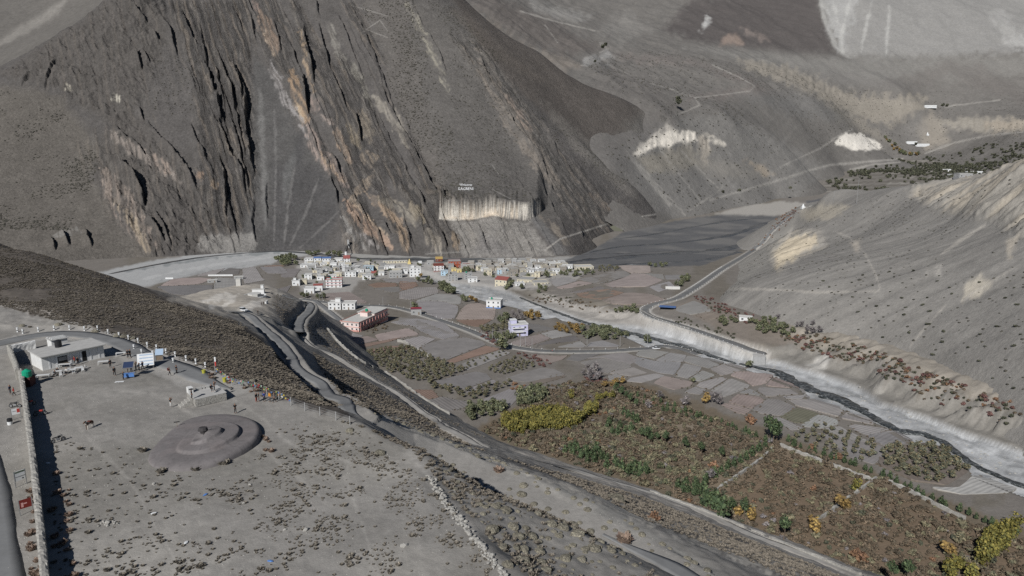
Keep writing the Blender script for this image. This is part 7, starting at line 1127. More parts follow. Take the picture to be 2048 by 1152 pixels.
# ================================================================ NEAR THINGS ON THE PLATEAU
def gp(px, py, z=0.0): return cpz(px, py, z)
def gz(px, py): return hit(px, py, atP, 50, 400, 900)[0]
RUB = flat_mat('rubble_masonry', (.33, .315, .285), .95, .35, 3.2); SLAB = flat_mat('cement_slab', (.43, .42, .40), .9, .15, 1.0); OLDW = flat_mat('whitewashed_stone', (.66, .655, .635), .9, .12, 1.4); PALST = flat_mat('pale_stone', (.36, .345, .315), .95, .32, 2.5); DARKO = flat_mat('dark_opening', (.02, .02, .02), .9, .1, 2)
def rubble_wall(name, pts, t, h, label, mat=RUB, seed=1):
    W = resamp(np.array([gp(*q) for q in pts]), .45); n = len(W); T = np.gradient(W[:, :2], axis=0); T /= np.linalg.norm(T, axis=1)[:, None]; N = np.c_[-T[:, 1], T[:, 0]]; r_ = np.random.default_rng(seed)
    prof = [(-.5, -.3), (-.5, .35), (-.5, .7), (-.47, .95), (-.2, 1.0), (.2, 1.0), (.47, .95), (.5, .7), (.5, .35), (.5, -.3)]; m = len(prof); V = []
    for i in range(n):
        hh = h * (1 + .10 * float(fbm(np.array([i * .21 + seed]), np.array([seed * 3.1]), 3, seed)[0]))
        for a, b in prof: p = W[i, :2] + N[i] * (a * t + r_.normal() * .035); V.append((p[0], p[1], b * hh + r_.normal() * .04))
    F = [(i * m + j, (i + 1) * m + j, (i + 1) * m + j + 1, i * m + j + 1) for i in range(n - 1) for j in range(m - 1)] + [tuple(range(m)), tuple((n - 1) * m + j for j in range(m))[::-1]]
    me = bpy.data.meshes.new(name); me.from_pydata(V, [], F); me.update(); bm = bmesh.new(); bm.from_mesh(me); bmesh.ops.recalc_face_normals(bm, faces=bm.faces[:]); bm.to_mesh(me); bm.free(); return tag(link(name, me, mat), label, 'wall')
STONEM = []
for s in range(5):
    r_ = np.random.default_rng(300 + s); bm = bmesh.new(); bmesh.ops.create_icosphere(bm, subdivisions=1, radius=1)
    for v in bm.verts: v.co *= r_.uniform(.75, 1.2); v.co.z *= .65
    me = bpy.data.meshes.new('stone'); bm.to_mesh(me); bm.free(); me.materials.append(PALST); STONEM.append(me)
def stone(parent, x, y, z, s, i=None): o = link('stone', STONEM[rng.integers(5)], None, parent, (x, y, z), rng.uniform(0, 6.28)); o.scale = (s * rng.uniform(.8, 1.3), s, s * rng.uniform(.8, 1.2)); return o
wl = rubble_wall('boundary_wall', [(43, 757), (53, 820), (61, 880), (70, 950), (78, 1020), (85, 1090), (91, 1160), (96, 1210)], .75, 2.0, 'long rubble boundary wall casting a wide black shadow on the plateau', RUB, 4)
rubble_wall('boundary_wall', [(20, 708), (28, 728), (36, 748), (37, 760)], .7, 2.0, 'short rubble wall behind the white tea house yard', RUB, 7)
wl2 = rubble_wall('yard_wall', [(22, 706), (50, 700), (72, 696)], .5, 1.7, 'low whitewashed wall at the back of the tea house yard', OLDW, 9)
# the tea house
A, B = np.array(gp(86, 742)), np.array(gp(209.5, 715)); dv = (B - A)[:2]; wd_ = np.hypot(*dv); ya = math.atan2(dv[1], dv[0]); hh = 2.75; dp = 6.2
th = empty('tea_house', A, ya, 'long white tea house with a flat cement roof and black tank', 'house')
part('wall', lambda bm: boxm(bm, 0, wd_, 0, dp, -.3, hh), [OLDW], th); part('roof', lambda bm: boxm(bm, -.35, wd_ + .25, -.75, dp + .3, hh + .003, hh + .22), [SLAB], th, bev=.03)
part('roof_kerb', lambda bm: boxm(bm, wd_ * .55, wd_ + .2, dp + .1, dp + .28, hh + .223, hh + .38), [SLAB], th); part('plinth', lambda bm: boxm(bm, -.1, wd_ + .1, -.35, -.02, -.2, .14), [SLAB], th)
part('door', lambda bm: boxm(bm, wd_ * .635, wd_ * .705, -.03, .05, .15, 2.25), [DARKO], th)
wn = part('window', lambda bm: boxm(bm, wd_ * .245, wd_ * .395, -.03, .05, .75, 2.15), [DARKO], th)
part('shutter', lambda bm: boxm(bm, wd_ * .255, wd_ * .385, -.10, -.032, 1.25, 2.0), [STEEL], wn); part('counter', lambda bm: boxm(bm, wd_ * .24, wd_ * .40, -.45, -.04, .62, .72), [WOOD], wn)
for k, x in enumerate((.10, .21, .44, .60, .76, .90)): part('pilaster', lambda bm: boxm(bm, wd_ * x, wd_ * x + .28, -.06, -.003, .15, hh - .05), [WHITE], th)
part('water_tank', lambda bm: (cylm(bm, (wd_ * .40, 4.3, hh + .225), (wd_ * .40, 4.3, hh + 1.55), .62, .62, 14), cylm(bm, (wd_ * .40, 4.3, hh + 1.551), (wd_ * .40, 4.3, hh + 1.75), .62, .2, 14), cylm(bm, (wd_ * .40, 4.3, hh + .7), (wd_ * .40, 4.3, hh + .78), .66, .66, 14)), [BLACK], th)
e = empty('annex', np.array(gp(84, 716, 0)) + [0, 3.5, 0], ya, 'small whitewashed block annex behind the tea house', 'shed'); part('wall', lambda bm: boxm(bm, 0, 3.0, 0, 2.6, -.2, 2.6), [OLDW], e); part('roof', lambda bm: boxm(bm, -.2, 3.2, -.2, 2.8, 2.603, 2.75), [SLAB], e); part('parapet', lambda bm: (boxm(bm, .2, 2.8, .3, .6, 2.753, 3.0), boxm(bm, .2, 2.8, 1.4, 1.7, 2.753, 3.0)), [OLDW], e)
# green tank on its dark red stand
e = empty('water_tank', gp(57, 771), .1, 'bright green water tank on a dark red block stand by the wall', 'water tank'); part('stand', lambda bm: boxm(bm, -.85, .85, -.85, .85, -.1, 1.7), [flat_mat('dark_red_block', (.10, .045, .04), .9, .2, 2)], e); part('tank', lambda bm: (cylm(bm, (0, 0, 1.703), (0, 0, 2.75), .78, .78, 16), cylm(bm, (0, 0, 2.753), (0, 0, 3.05), .78, .30, 16), cylm(bm, (0, 0, 2.1), (0, 0, 2.18), .82, .82, 16)), [GREENP], e); part('lid', lambda bm: cylm(bm, (0, 0, 3.053), (0, 0, 3.13), .28, .25, 12), [GREENP], e)
# stone platform
P0, P1, Pb = np.array(gp(392, 814)), np.array(gp(453.7, 799.7)), np.array(gp(376, 792)); dv = (P1 - P0)[:2]; pw = np.hypot(*dv); ya = math.atan2(dv[1], dv[0]); pd = 4.6; ph = 1.35
pf = empty('viewing_platform', P0, ya, 'stone viewing platform with rough steps and a cement top', 'platform')
part('core', lambda bm: boxm(bm, .06, pw - .06, .06, pd - .06, -.2, ph - .06), [RUB], pf); part('cement_top', lambda bm: boxm(bm, -.06, pw + .06, -.06, pd + .06, ph - .06, ph + .06), [SLAB], pf, bev=.02)
for face in (0, 1):
    L_ = pw if face == 0 else pd
    for r in range(5):
        x = rng.uniform(-.1, .1)
        while x < L_ - .1:
            ww = min(rng.uniform(.28, .6), L_ - x); z0 = r * .258; d_ = rng.uniform(.02, .07)
            if ww > .1: part('stone', lambda bm: boxm(bm, x + .015, x + ww - .015, -d_, .2, z0 + .012, z0 + .246), [RUB if rng.uniform() < .6 else PALST], pf, rz=0) if face == 0 else part('stone', lambda bm: boxm(bm, -d_, .2, x + .015 + .1, x + ww - .015 + .1, z0 + .012, z0 + .246), [RUB if rng.uniform() < .6 else PALST], pf)
            x += ww
for k in range(4): part('step', lambda bm: boxm(bm, -.55 - .5 * (3 - k) - .01, -.06 - .5 * (3 - k) if k < 3 else -.07, 1.2, 2.8, -.1, .26 + .29 * k), [PALST], pf, bev=.03)
part('pier', lambda bm: boxm(bm, -.05, .75, pd - 1.2, pd - .1, ph + .063, ph + 1.0), [OLDW], pf)
for a, b in ((.28, .46), (.5, .56), (.6, .78)): part('parapet_block', lambda bm: boxm(bm, pw * a, pw * b, pd - .5, pd - .1, ph + .063, ph + .45), [SLAB], pf)
# the spiral mound
OUT = np.array([(190, 830), (215, 860), (350, 915), (500, 945), (680, 945), (820, 940), (950, 920), (1180, 860), (1400, 760), (1580, 670), (1700, 590), (1765, 510), (1790, 430), (1765, 330), (1700, 260), (1590, 205), (1450, 168), (1270, 148), (1080, 148), (920, 165), (800, 190), (680, 240), (560, 330), (430, 445), (300, 570), (230, 650), (185, 740)], float) / 7.062 + np.array([270, 810])
OWp = np.array([gp(*q) for q in OUT])[:, :2]; cen = np.array(gp(409, 876, 1.2))[:2]; pol = OWp - cen; th_ = np.arctan2(pol[:, 1], pol[:, 0]); rr_ = np.hypot(*pol.T); o_ = np.argsort(th_); th_, rr_ = th_[o_], rr_[o_]
NT, NR = 150, 60; tt = np.linspace(-pi, pi, NT, endpoint=False); RO = np.interp(tt, np.r_[th_[-1] - 2 * pi, th_, th_[0] + 2 * pi], np.r_[rr_[-1], rr_, rr_[0]]); RO = np.convolve(np.r_[RO[-3:], RO, RO[:3]], np.ones(7) / 7, 'valid')
def mound_h(ro, th):
    le = .5 + .5 * np.cos(th - radians(5)); e2 = .49 + .14 * le; e3 = .24 + .08 * le; S = lambda t: np.sqrt(np.clip(1 - (1 - np.clip(t, 0, 1)) ** 2, 0, 1)); k1 = .10 + .26 * (1 - le) ** 1.3
    return (.38 + .66 * le) * S((1 - ro) / k1) + .30 * (1 - ro) + (.22 + .34 * le) * S((e2 - ro) / (.03 + .04 * (1 - le))) + (.24 + .28 * le) * S((e3 - ro) / .035) + .12 * S((.5 * (e2 + 1) - np.abs(ro - .5 * (e2 + 1))) / 1.0) * 0
ro = np.linspace(0, 1, NR) ** .85; V = [(cen[0], cen[1], float(mound_h(np.array(0.0), np.array(0.0))))]; VC = [(0, 0)]
for i in range(1, NR):
    z = mound_h(np.full(NT, ro[i]), tt)
    for j in range(NT): V.append((cen[0] + cos(tt[j]) * RO[j] * ro[i], cen[1] + sin(tt[j]) * RO[j] * ro[i], float(z[j]) - (.25 if i == NR - 1 else 0)))
F = [(0, 1 + j, 1 + (j + 1) % NT) for j in range(NT)] + [(1 + (i - 1) * NT + j, 1 + i * NT + j, 1 + i * NT + (j + 1) % NT, 1 + (i - 1) * NT + (j + 1) % NT) for i in range(1, NR - 1) for j in range(NT)]
V = np.array(V); base = lin(98, 93, 92) / .66; st_ = (.14 * fbm(V[:, 0] / 2.2, V[:, 1] / 2.2, 4, 401) + .10 * fbm(V[:, 0] * 2, V[:, 1] * 2, 3, 402))[:, None]; VCc = base * (1 + st_); an = np.arctan2(V[:, 1] - cen[1], V[:, 0] - cen[0])
crk = (np.abs(((an * 11 / pi + .3 * fbm(V[:, 0], V[:, 1], 2, 403)) % 1) - .5) < .035)[:, None]; VCc = np.where(crk, VCc * .86, VCc); pkk = sst(.1, .5, fbm(V[:, 0] / 3, V[:, 1] / 3, 3, 404))[:, None]; VCc = VCc * (1 - .25 * pkk) + lin(116, 105, 102) / .66 * .25 * pkk
sm = empty('spiral_sculpture', (0, 0, 0), 0, 'giant grey cement spiral shell mound lying on the plateau', 'sculpture')
link('spiral_body', mesh_vc('spiral_body', V, F, VCc, terrain_mat('spiral_cement', [.5, 3.0], [.10, .10], .3, 4, .1), True), None, sm)
part('centre_stone', lambda bm: (cylm(bm, (cen[0], cen[1], 2.0), (cen[0], cen[1], 2.35), .55, .5, 9), cylm(bm, (cen[0] - .1, cen[1], 2.36), (cen[0] - .1, cen[1] + .05, 2.85), .75, .6, 9)), [flat_mat('dark_fossil_stone', (.06, .055, .055), .9, .2, 4)], sm, bev=.05)
# white stone row along the brink
sr = empty('stone_row', gp(905, 1020), 0, 'loose row of whitish stones along the brink of the plateau', 'stone row'); W = resamp(np.array([gz(*q) for q in [(856, 956), (866, 966), (875, 980), (890, 1001), (908, 1030), (925, 1049), (945, 1074), (965, 1100), (985, 1125), (1008, 1150), (1022, 1168)]]), .30); o0 = np.array(sr.location)
for p in W:
    for _ in range(3 if rng.uniform() < .7 else 2): q = p + rng.normal(0, .26, 3); stone(sr, q[0] - o0[0], q[1] - o0[1], LP.at(q[0], q[1]) + abs(rng.normal(0, .12)) + .06 - o0[2], rng.uniform(.11, .30))
for px, py, s_, lab in ((808, 1092, .5, 'big pale rock alone on the tufted plateau'), (612, 1061, .4, 'white upright stone on the tufted plateau'), (487, 1008, .25, 'small grey white stone near the mound front'), (308, 968, .32, 'flat white stone by the mound edge'), (215, 1047, .4, 'heap of whitish stones in the middle of the plateau'), (836, 978, .3, 'whitish stone right of the mound'), (570, 1060, .25, 'small whitish stone left of the upright stone'), (500, 970, .28, 'pale stone below the mound')):
    o = link('rock', STONEM[rng.integers(5)], None, None, (*gz(px, py)[:2], s_ * .3), rng.uniform(0, 6)); o.scale = (s_, s_ * .8, s_); tag(o, lab, 'rock')
ht = gp(215, 1047)
for k in range(14): q = rng.normal(0, .6, 2); o = link('rock', STONEM[rng.integers(5)], None, None, (ht[0] + q[0], ht[1] + q[1], .06), rng.uniform(0, 6)); o.scale = (.17, .15, .16); tag(o, 'small whitish stone scattered round the stone heap', 'rock', 'stones round the heap')
PB = np.vstack([spread(LP, [(40, 720), (120, 760), (400, 830), (700, 850), (900, 1000), (1000, 1160), (100, 1160), (60, 900)], 900), spread(LP, [(700, 815), (1000, 930), (1300, 1090), (1440, 1165), (1460, 1160), (1000, 915), (760, 835)], 700), spread(LP, [(330, 600), (470, 565), (550, 580), (540, 625), (430, 620)], 350), spread(LP, [(0, 900), (40, 780), (60, 900), (85, 1150), (10, 1150)], 200)])
PROTO['pebble'] = [(m_, None) for m_ in STONEM]; MLAB['pebble'] = 'small pale stone lying loose on the gravel'; mass('scattered_stones', 'pebble', PB, U(len(PB), .03, .11))
BD = spread(LV, BED, 1500); mass('river_cobbles', 'pebble', BD, np.clip(rng.lognormal(-1.3, .5, len(BD)), .1, .9))
for (_, i_), o in list(SRC.items()):
    if _ == 'pebble': o['category'] = 'stone'
# white road posts
def post_mesh():
    bm = bmesh.new(); boxm(bm, -.13, .13, -.13, .13, -.3, .95, 0); boxm(bm, -.135, .135, -.135, .135, .35, .52, 1); boxm(bm, -.17, .17, -.17, .17, .953, 1.08, 0); me = bpy.data.meshes.new('road_post'); bm.to_mesh(me); bm.free(); me.materials.append(WHITE); me.materials.append(DARKO); return me
RPM = post_mesh(); PX = [(390, 232, 0), (655, 197, 0), (925, 172, 0), (1187, 167, 0), (1442, 183, 0), (1666, 172, 0), (1845, 235, 0), (2032, 288, 0), (300, 206, 0), (140, 64, 1), (327, 118, 1), (486, 164, 1), (650, 218, 1), (808, 288, 1), (966, 332, 1), (1126, 402, 1), (1284, 455, 1), (1469, 522, 1), (1636, 578, 1), (1798, 640, 1), (712, 410, 1), (580, 330, 1), (1250, 565, 1), (900, 440, 1)]
for k, (a, b, z_) in enumerate(PX): tag(link('road_post', RPM, None, None, gz(a / 8.533 + (200 if z_ else 0), b / 8.533 + (660 if z_ else 640)), .2), 'white painted concrete post on the shoulder of the ridge road' if k < 20 else 'white concrete post between plateau and ridge road', 'road post', 'white posts along the ridge road' if k < 20 else 'posts on the plateau side')
tag(link('road_post', RPM, None, None, gz(96, 684), 0), 'single white post behind the tea house roof', 'road post')
for k, (nm, off_, step) in enumerate((('bank', -3.4, 4.0), ('bank', 3.4, 9.0), ('valley', 3.2, 8.0))):
    W = resamp(VW[nm][0], step); T = np.gradient(W[:, :2], axis=0); T /= np.linalg.norm(T, axis=1)[:, None]; N = np.c_[-T[:, 1], T[:, 0]]; xy = W[:, :2] + N * off_
    if nm == 'bank': xy = xy[(W[:, 1] < 720)]
    for q in xy: tag(link('guard_post', RPM, None, None, (q[0], q[1], float(hV(q[0:1], q[1:2])[0])), 0), ('white guard post on the stream side of the walled road', 'white guard post on the hill side of the walled road', 'white guard post along the valley road')[k], 'guard post', ('guard posts on the stream side', 'guard posts on the hill side', 'guard posts of the valley road')[k])
# retaining wall under the bank road
W = VW['bank'][0]; W = resamp(W[W[:, 1] < 560], 2.0); T = np.gradient(W[:, :2], axis=0); T /= np.linalg.norm(T, axis=1)[:, None]; N = np.c_[-T[:, 1], T[:, 0]]; uu, vv = proj(W[:, 0], W[:, 1], W[:, 2]); m_ = (uu > 1284) & (vv > 612); W, N = W[m_], N[m_]; sgn = -1 if (W[:, :2] + N * 4)[:, 1].mean() > W[:, 1].mean() else 1
V = []; F = []
for i in range(len(W)):
    for a, dz in ((3.3, .25), (3.75, .25), (3.9, -3.2), (4.3, -7.5), (3.3, -7.5)): p = W[i, :2] + N[i] * a * sgn; V.append((p[0], p[1], W[i, 2] + dz))
n_ = len(W); F = [(i * 5 + j, (i + 1) * 5 + j, (i + 1) * 5 + (j + 1) % 5, i * 5 + (j + 1) % 5) for i in range(n_ - 1) for j in range(5)] + [(0, 1, 2, 3, 4), tuple((n_ - 1) * 5 + j for j in range(4, -1, -1))]
rw = empty('retaining_wall', (0, 0, 0), 0, 'long pale concrete retaining wall under the road beside the stream', 'wall'); me = bpy.data.meshes.new('wall_face'); me.from_pydata(V, [], F); bm = bmesh.new(); bm.from_mesh(me); bmesh.ops.recalc_face_normals(bm, faces=bm.faces[:]); bm.to_mesh(me); bm.free(); link('wall_face', me, flat_mat('stained_concrete', (.40, .39, .37), .9, .25, .35), rw)
for i in range(2, n_ - 1, 4): p = W[i, :2] + N[i] * 4.25 * sgn; part('buttress', lambda bm: boxm(bm, -.25, .25, -.25, .25, -7.2, -.6), [GREYW], rw, (p[0], p[1], W[i, 2]), math.atan2(N[i, 1], N[i, 0]))
W = hit(1518, 722, hV, 150, 700, 900)[0]; e = empty('bank_block', W, -.35, 'big pale concrete block at the end of the retaining wall', 'concrete block'); part('body', lambda bm: boxm(bm, -3.5, 3.5, -2, 2, -1.5, 3.4), [GREYW], e, bev=.1); part('cap', lambda bm: boxm(bm, -3.6, 3.6, -2.1, 2.1, 3.403, 3.6), [SLAB], e)
# field and garden walls (pale, low)
for k, (pts, h_, lab) in enumerate((([(795, 684), (808, 686), (825, 697), (840, 704), (850, 711), (862, 715)], 1.6, 'pale crooked stone wall between the orchard and grey fields'), ([(1752, 958), (1720, 982), (1690, 1003), (1660, 1025), (1630, 1047)], 1.1, 'pale dividing stone wall down the brown shrub plot'), ([(1560, 892), (1620, 916), (1680, 938), (1742, 962)], 1.2, 'pale stone wall along the hedge above the brown plot'), ([(1775, 965), (1830, 990), (1880, 1016), (1930, 1040)], 1.2, 'pale stone wall along the lower right hedge'), ([(1400, 1005), (1440, 978), (1480, 950), (1520, 922), (1545, 898)], 1.1, 'pale stone wall under the row of wall pines'), ([(655, 660), (680, 690), (720, 722), (765, 745)], 1.3, 'long pale wall at the foot of the slope below the pink hotel'), ([(770, 745), (800, 765), (850, 800), (900, 830)], 1.0, 'pale broken wall along the orchard foot'), ([(1300, 984), (1400, 1020), (1480, 1052), (1560, 1085), (1640, 1118), (1720, 1150)], .6, 'pale rubble wall between the path and the shrub plots'), ([(685, 648), (700, 656), (715, 664)], 1.3, 'salmon coloured garden wall of the pink hotel'), ([(1280, 620), (1320, 640), (1380, 658)], .5, 'low pale kerb wall on the outer side of the far road'))):
    W = resamp(hit(*np.array(wline(None, pts)).T, hP, 60, 1500, 1100), 1.2); T = np.gradient(W[:, :2], axis=0); T /= np.linalg.norm(T, axis=1)[:, None]; N = np.c_[-T[:, 1], T[:, 0]]; z = hP(W[:, 0], W[:, 1]); V = []
    for i in range(len(W)):
        for a, b in ((-.35, -.6), (-.33, 1), (.33, 1), (.35, -.6)): p = W[i, :2] + N[i] * (a + rng.normal() * .05); V.append((p[0], p[1], z[i] + b * h_ * (1 + rng.normal() * .12)))
    F = [(i * 4 + j, (i + 1) * 4 + j, (i + 1) * 4 + j + 1, i * 4 + j + 1) for i in range(len(W) - 1) for j in range(3)] + [(0, 1, 2, 3), tuple((len(W) - 1) * 4 + j for j in (3, 2, 1, 0))]
    me = bpy.data.meshes.new('garden_wall'); me.from_pydata(V, [], F); bm = bmesh.new(); bm.from_mesh(me); bmesh.ops.recalc_face_normals(bm, faces=bm.faces[:]); bm.to_mesh(me); bm.free(); tag(link('garden_wall', me, PINKD if 'salmon' in lab else PALST), lab, 'wall')
# poles
def pole(px, py, h, lab, hf=None, group=None, arm=True):
    W = hit(px, py, hf or hP, 60, 2600, 1400)[0]; e = empty('utility_pole', W, rng.uniform(-.3, .3), lab, 'pole', group); part('shaft', lambda bm: cylm(bm, (0, 0, -.5), (0, 0, h), .14, .09, 6), [GREYW], e)
    if arm: part('crossarm', lambda bm: boxm(bm, -.8, .8, -.15, -.09, h - .7, h - .58), [STEEL], e)
for px, py in ((612, 600), (639, 602), (645, 603), (766, 612), (822, 620), (985, 680), (1041, 692), (1051, 693), (1064, 700), (1174, 694), (1240, 694), (1295, 689)): pole(px, py, 7.5, 'thin pale utility pole beside the valley road', None, 'poles along the valley road')
pole(1713, 409, 30, 'tall thin mast on the river flat, right of two', H, None, False); pole(1667, 405, 14, 'shorter thin mast on the river flat, left of two', H, None, False)
# lettering laid out in white stones on the mountainside
txw = empty('hillside_lettering', hit(932, 375, H)[0], 0, 'white lettering Welcome KAGBENI laid out on the mountain slope', 'lettering')
def letters(s, x0, y0, wpx):
    fc = bpy.data.curves.new('t', 'FONT'); fc.body = s; fc.resolution_u = 2; fo = bpy.data.objects.new('t', fc); COL.objects.link(fo); dg = bpy.context.evaluated_depsgraph_get(); me0 = bpy.data.meshes.new_from_object(fo.evaluated_get(dg)); bpy.data.objects.remove(fo)
    co = np.array([v.co for v in me0.vertices]); w0 = np.ptp(co[:, 0]); k = wpx / w0; px, py = x0 + (co[:, 0] - co[:, 0].min()) * k, y0 - co[:, 1] * k * 1.05; Wd = hit(px, py, H)
    Wd[:, 2] = H(Wd[:, 0], Wd[:, 1]); me = bpy.data.meshes.new('letters'); o0 = np.array(txw.location); bm = bmesh.new(); bm.from_mesh(me0)
    for v, p in zip(bm.verts, Wd): v.co = p - o0 + np.array([0, -.2, .25])
    r = bmesh.ops.extrude_face_region(bm, geom=bm.faces[:]); bmesh.ops.translate(bm, verts=[g for g in r['geom'] if isinstance(g, bmesh.types.BMVert)], vec=(0, -.1, .14)); bmesh.ops.recalc_face_normals(bm, faces=bm.faces[:]); bm.to_mesh(me); bm.free(); link('letters', me, flat_mat('white_stones', (.85, .85, .84), .9, .08, 1), txw)
letters('Welcome', 919, 372.2, 25); letters('KAGBENI', 916.5, 380.5, 30)
# ================================================================ PEOPLE, ANIMALS, VEHICLES, STALLS
def skinned(name, verts, edges, root=0, sub=1):
    me = bpy.data.meshes.new(name); me.from_pydata([v[:3] for v in verts], edges, []); o = bpy.data.objects.new(name, me); COL.objects.link(o); m = o.modifiers.new('s', 'SKIN'); m.use_smooth_shade = True; m2 = o.modifiers.new('d', 'SUBSURF'); m2.levels = sub
    for i, v in enumerate(verts): d = me.skin_vertices[0].data[i]; d.radius = (v[3], v[3] * (v[4] if len(v) > 4 else 1)); d.use_root = (i == root)
    dg = bpy.context.evaluated_depsgraph_get(); dg.update(); r = bpy.data.meshes.new_from_object(o.evaluated_get(dg)); r.name = name; bpy.data.objects.remove(o); return r
POSES = dict(
    stand=dict(arm=[((.24, .02, 1.13), (.25, -.06, .90), (.25, -.09, .82)), ((-.24, .02, 1.13), (-.25, -.06, .90), (-.25, -.09, .82))], leg=[((.10, -.01, .5), (.11, .02, .09)), ((-.10, -.01, .5), (-.11, .02, .09))]),
    walk=dict(arm=[((.24, .10, 1.14), (.24, .10, .90), (.24, .06, .83)), ((-.24, -.08, 1.14), (-.23, -.22, .95), (-.23, -.27, .89))], leg=[((.10, -.14, .52), (.10, -.17, .09)), ((-.10, .06, .5), (-.10, .30, .13))]),
    photo=dict(arm=[((.25, -.14, 1.24), (.09, -.30, 1.48), (.05, -.32, 1.55)), ((-.25, -.14, 1.24), (-.09, -.30, 1.48), (-.05, -.32, 1.55))], leg=[((.10, -.01, .5), (.13, .02, .09)), ((-.10, -.01, .5), (-.13, .02, .09))]),
    sit=dict(arm=[((.23, -.10, 1.14), (.16, -.30, 1.0), (.12, -.36, .99)), ((-.23, -.10, 1.14), (-.16, -.30, 1.0), (-.12, -.36, .99))], leg=[((.11, -.42, .92), (.12, -.44, .5)), ((-.11, -.42, .92), (-.12, -.44, .5))]))
PM = {}
for nm, p in POSES.items():
    def arms(v, e, chest, rs, hands=True):
        for s, A_ in zip((1, -1), p['arm']):
            k = len(v); v += [(.17 * s, 0, 1.40, .062 * rs), (*A_[0], .048 * rs), (*A_[1], .036 * rs)]; e += [(chest, k), (k, k + 1), (k + 1, k + 2)]
            if hands:
                v.append((*A_[2], .034)); e.append((k + 2, k + 3)); h = np.array(A_[2]); d = h - np.array(A_[1]); d /= np.linalg.norm(d)
                q = h + d * .06 + np.array([.03 * s, -.02, 0]); v.append((*q, .016)); e.append((k + 3, k + 4))
    def legs(v, e, pel, rs, feet=True):
        for s, L_ in zip((1, -1), p['leg']):
            k = len(v); v += [(.09 * s, 0, .90, .088 * rs), (*L_[0], .062 * rs), (*L_[1], .045 * rs)]; e += [(pel, k), (k, k + 1), (k + 1, k + 2)]
            if feet: a = L_[1]; v.append((a[0], a[1] - .15, a[2] - .05, .036)); e.append((k + 2, k + 3))
    v = [(0, 0, .95, .13, .8), (0, 0, 1.20, .145, .75), (0, .01, 1.40, .10, .8), (0, 0, 1.49, .052), (0, -.012, 1.565, .082, 1.1), (0, -.015, 1.645, .085, 1.1), (0, -.01, 1.70, .05)]; e = [(i, i + 1) for i in range(6)]; k = len(v); v.append((0, -.115, 1.60, .018)); e.append((4, k)); arms(v, e, 2, 1); legs(v, e, 0, 1); body = skinned('body', v, e)
    v = [(0, 0, .88, .155, .8), (0, 0, 1.0, .158, .78), (0, 0, 1.22, .17, .78), (0, .01, 1.42, .115, .8)]; e = [(0, 1), (1, 2), (2, 3)]; arms(v, e, 3, 1.28, False); jac = skinned('jacket', v, e)
    v = [(0, 0, .98, .14, .8), (0, 0, .90, .14, .8)]; e = [(0, 1)]; legs(v, e, 1, 1.2, False); tro = skinned('trousers', v, e)
    v = [(0, .02, 1.66, .093), (0, .03, 1.60, .085), (0, .045, 1.53, .06)]; hair = skinned('hair', v, [(0, 1), (1, 2)]); PM[nm] = (body, jac, tro, hair)
def cmat(rgb): return flat_mat('cloth_%02x%02x%02x' % tuple(int(c * 255) for c in rgb), rgb, .9, .12, 6)
SKIN = flat_mat('skin', (.30, .17, .11), .7, .05, 5); HAIRM = flat_mat('dark_hair', (.012, .01, .009), .6, .1, 5)
def person(P, pose, rz, jac, tro, label, sc=1.0, extra=None, group=None):
    P = np.array(P, float); P[2] += {'sit': -.42}.get(pose, 0) * sc if pose == 'sit' else 0
    e = empty('person', P, rz, label, 'person', group); e.scale = (sc,) * 3
    for (nm, me, c) in zip(('body', 'jacket', 'trousers', 'hair'), PM[pose], (SKIN, cmat(jac), cmat(tro), HAIRM)):
        o = link(nm, me, None, e)
        if not me.materials: me.materials.append(None)
        o.material_slots[0].link = 'OBJECT'; o.material_slots[0].material = c
    if extra == 'rucksack': part('rucksack', lambda bm: boxm(bm, -.17, .17, .13, .36, 1.0, 1.5), [cmat((.12, .03, .03))], e, bev=.05)
    if extra == 'hat': part('hat', lambda bm: (cylm(bm, (0, 0, 1.70), (0, 0, 1.73), .40, .38, 14), cylm(bm, (0, 0, 1.731), (0, 0, 1.84), .14, .10, 10)), [cmat((.05, .045, .045))], e)
    return e
DK, DK2, BRNc, RDc, BLc, ORc, WTc, GYc = (.02, .021, .025), (.03, .028, .028), (.09, .055, .04), (.28, .03, .03), (.04, .08, .30), (.60, .24, .03), (.55, .54, .52), (.10, .10, .11)
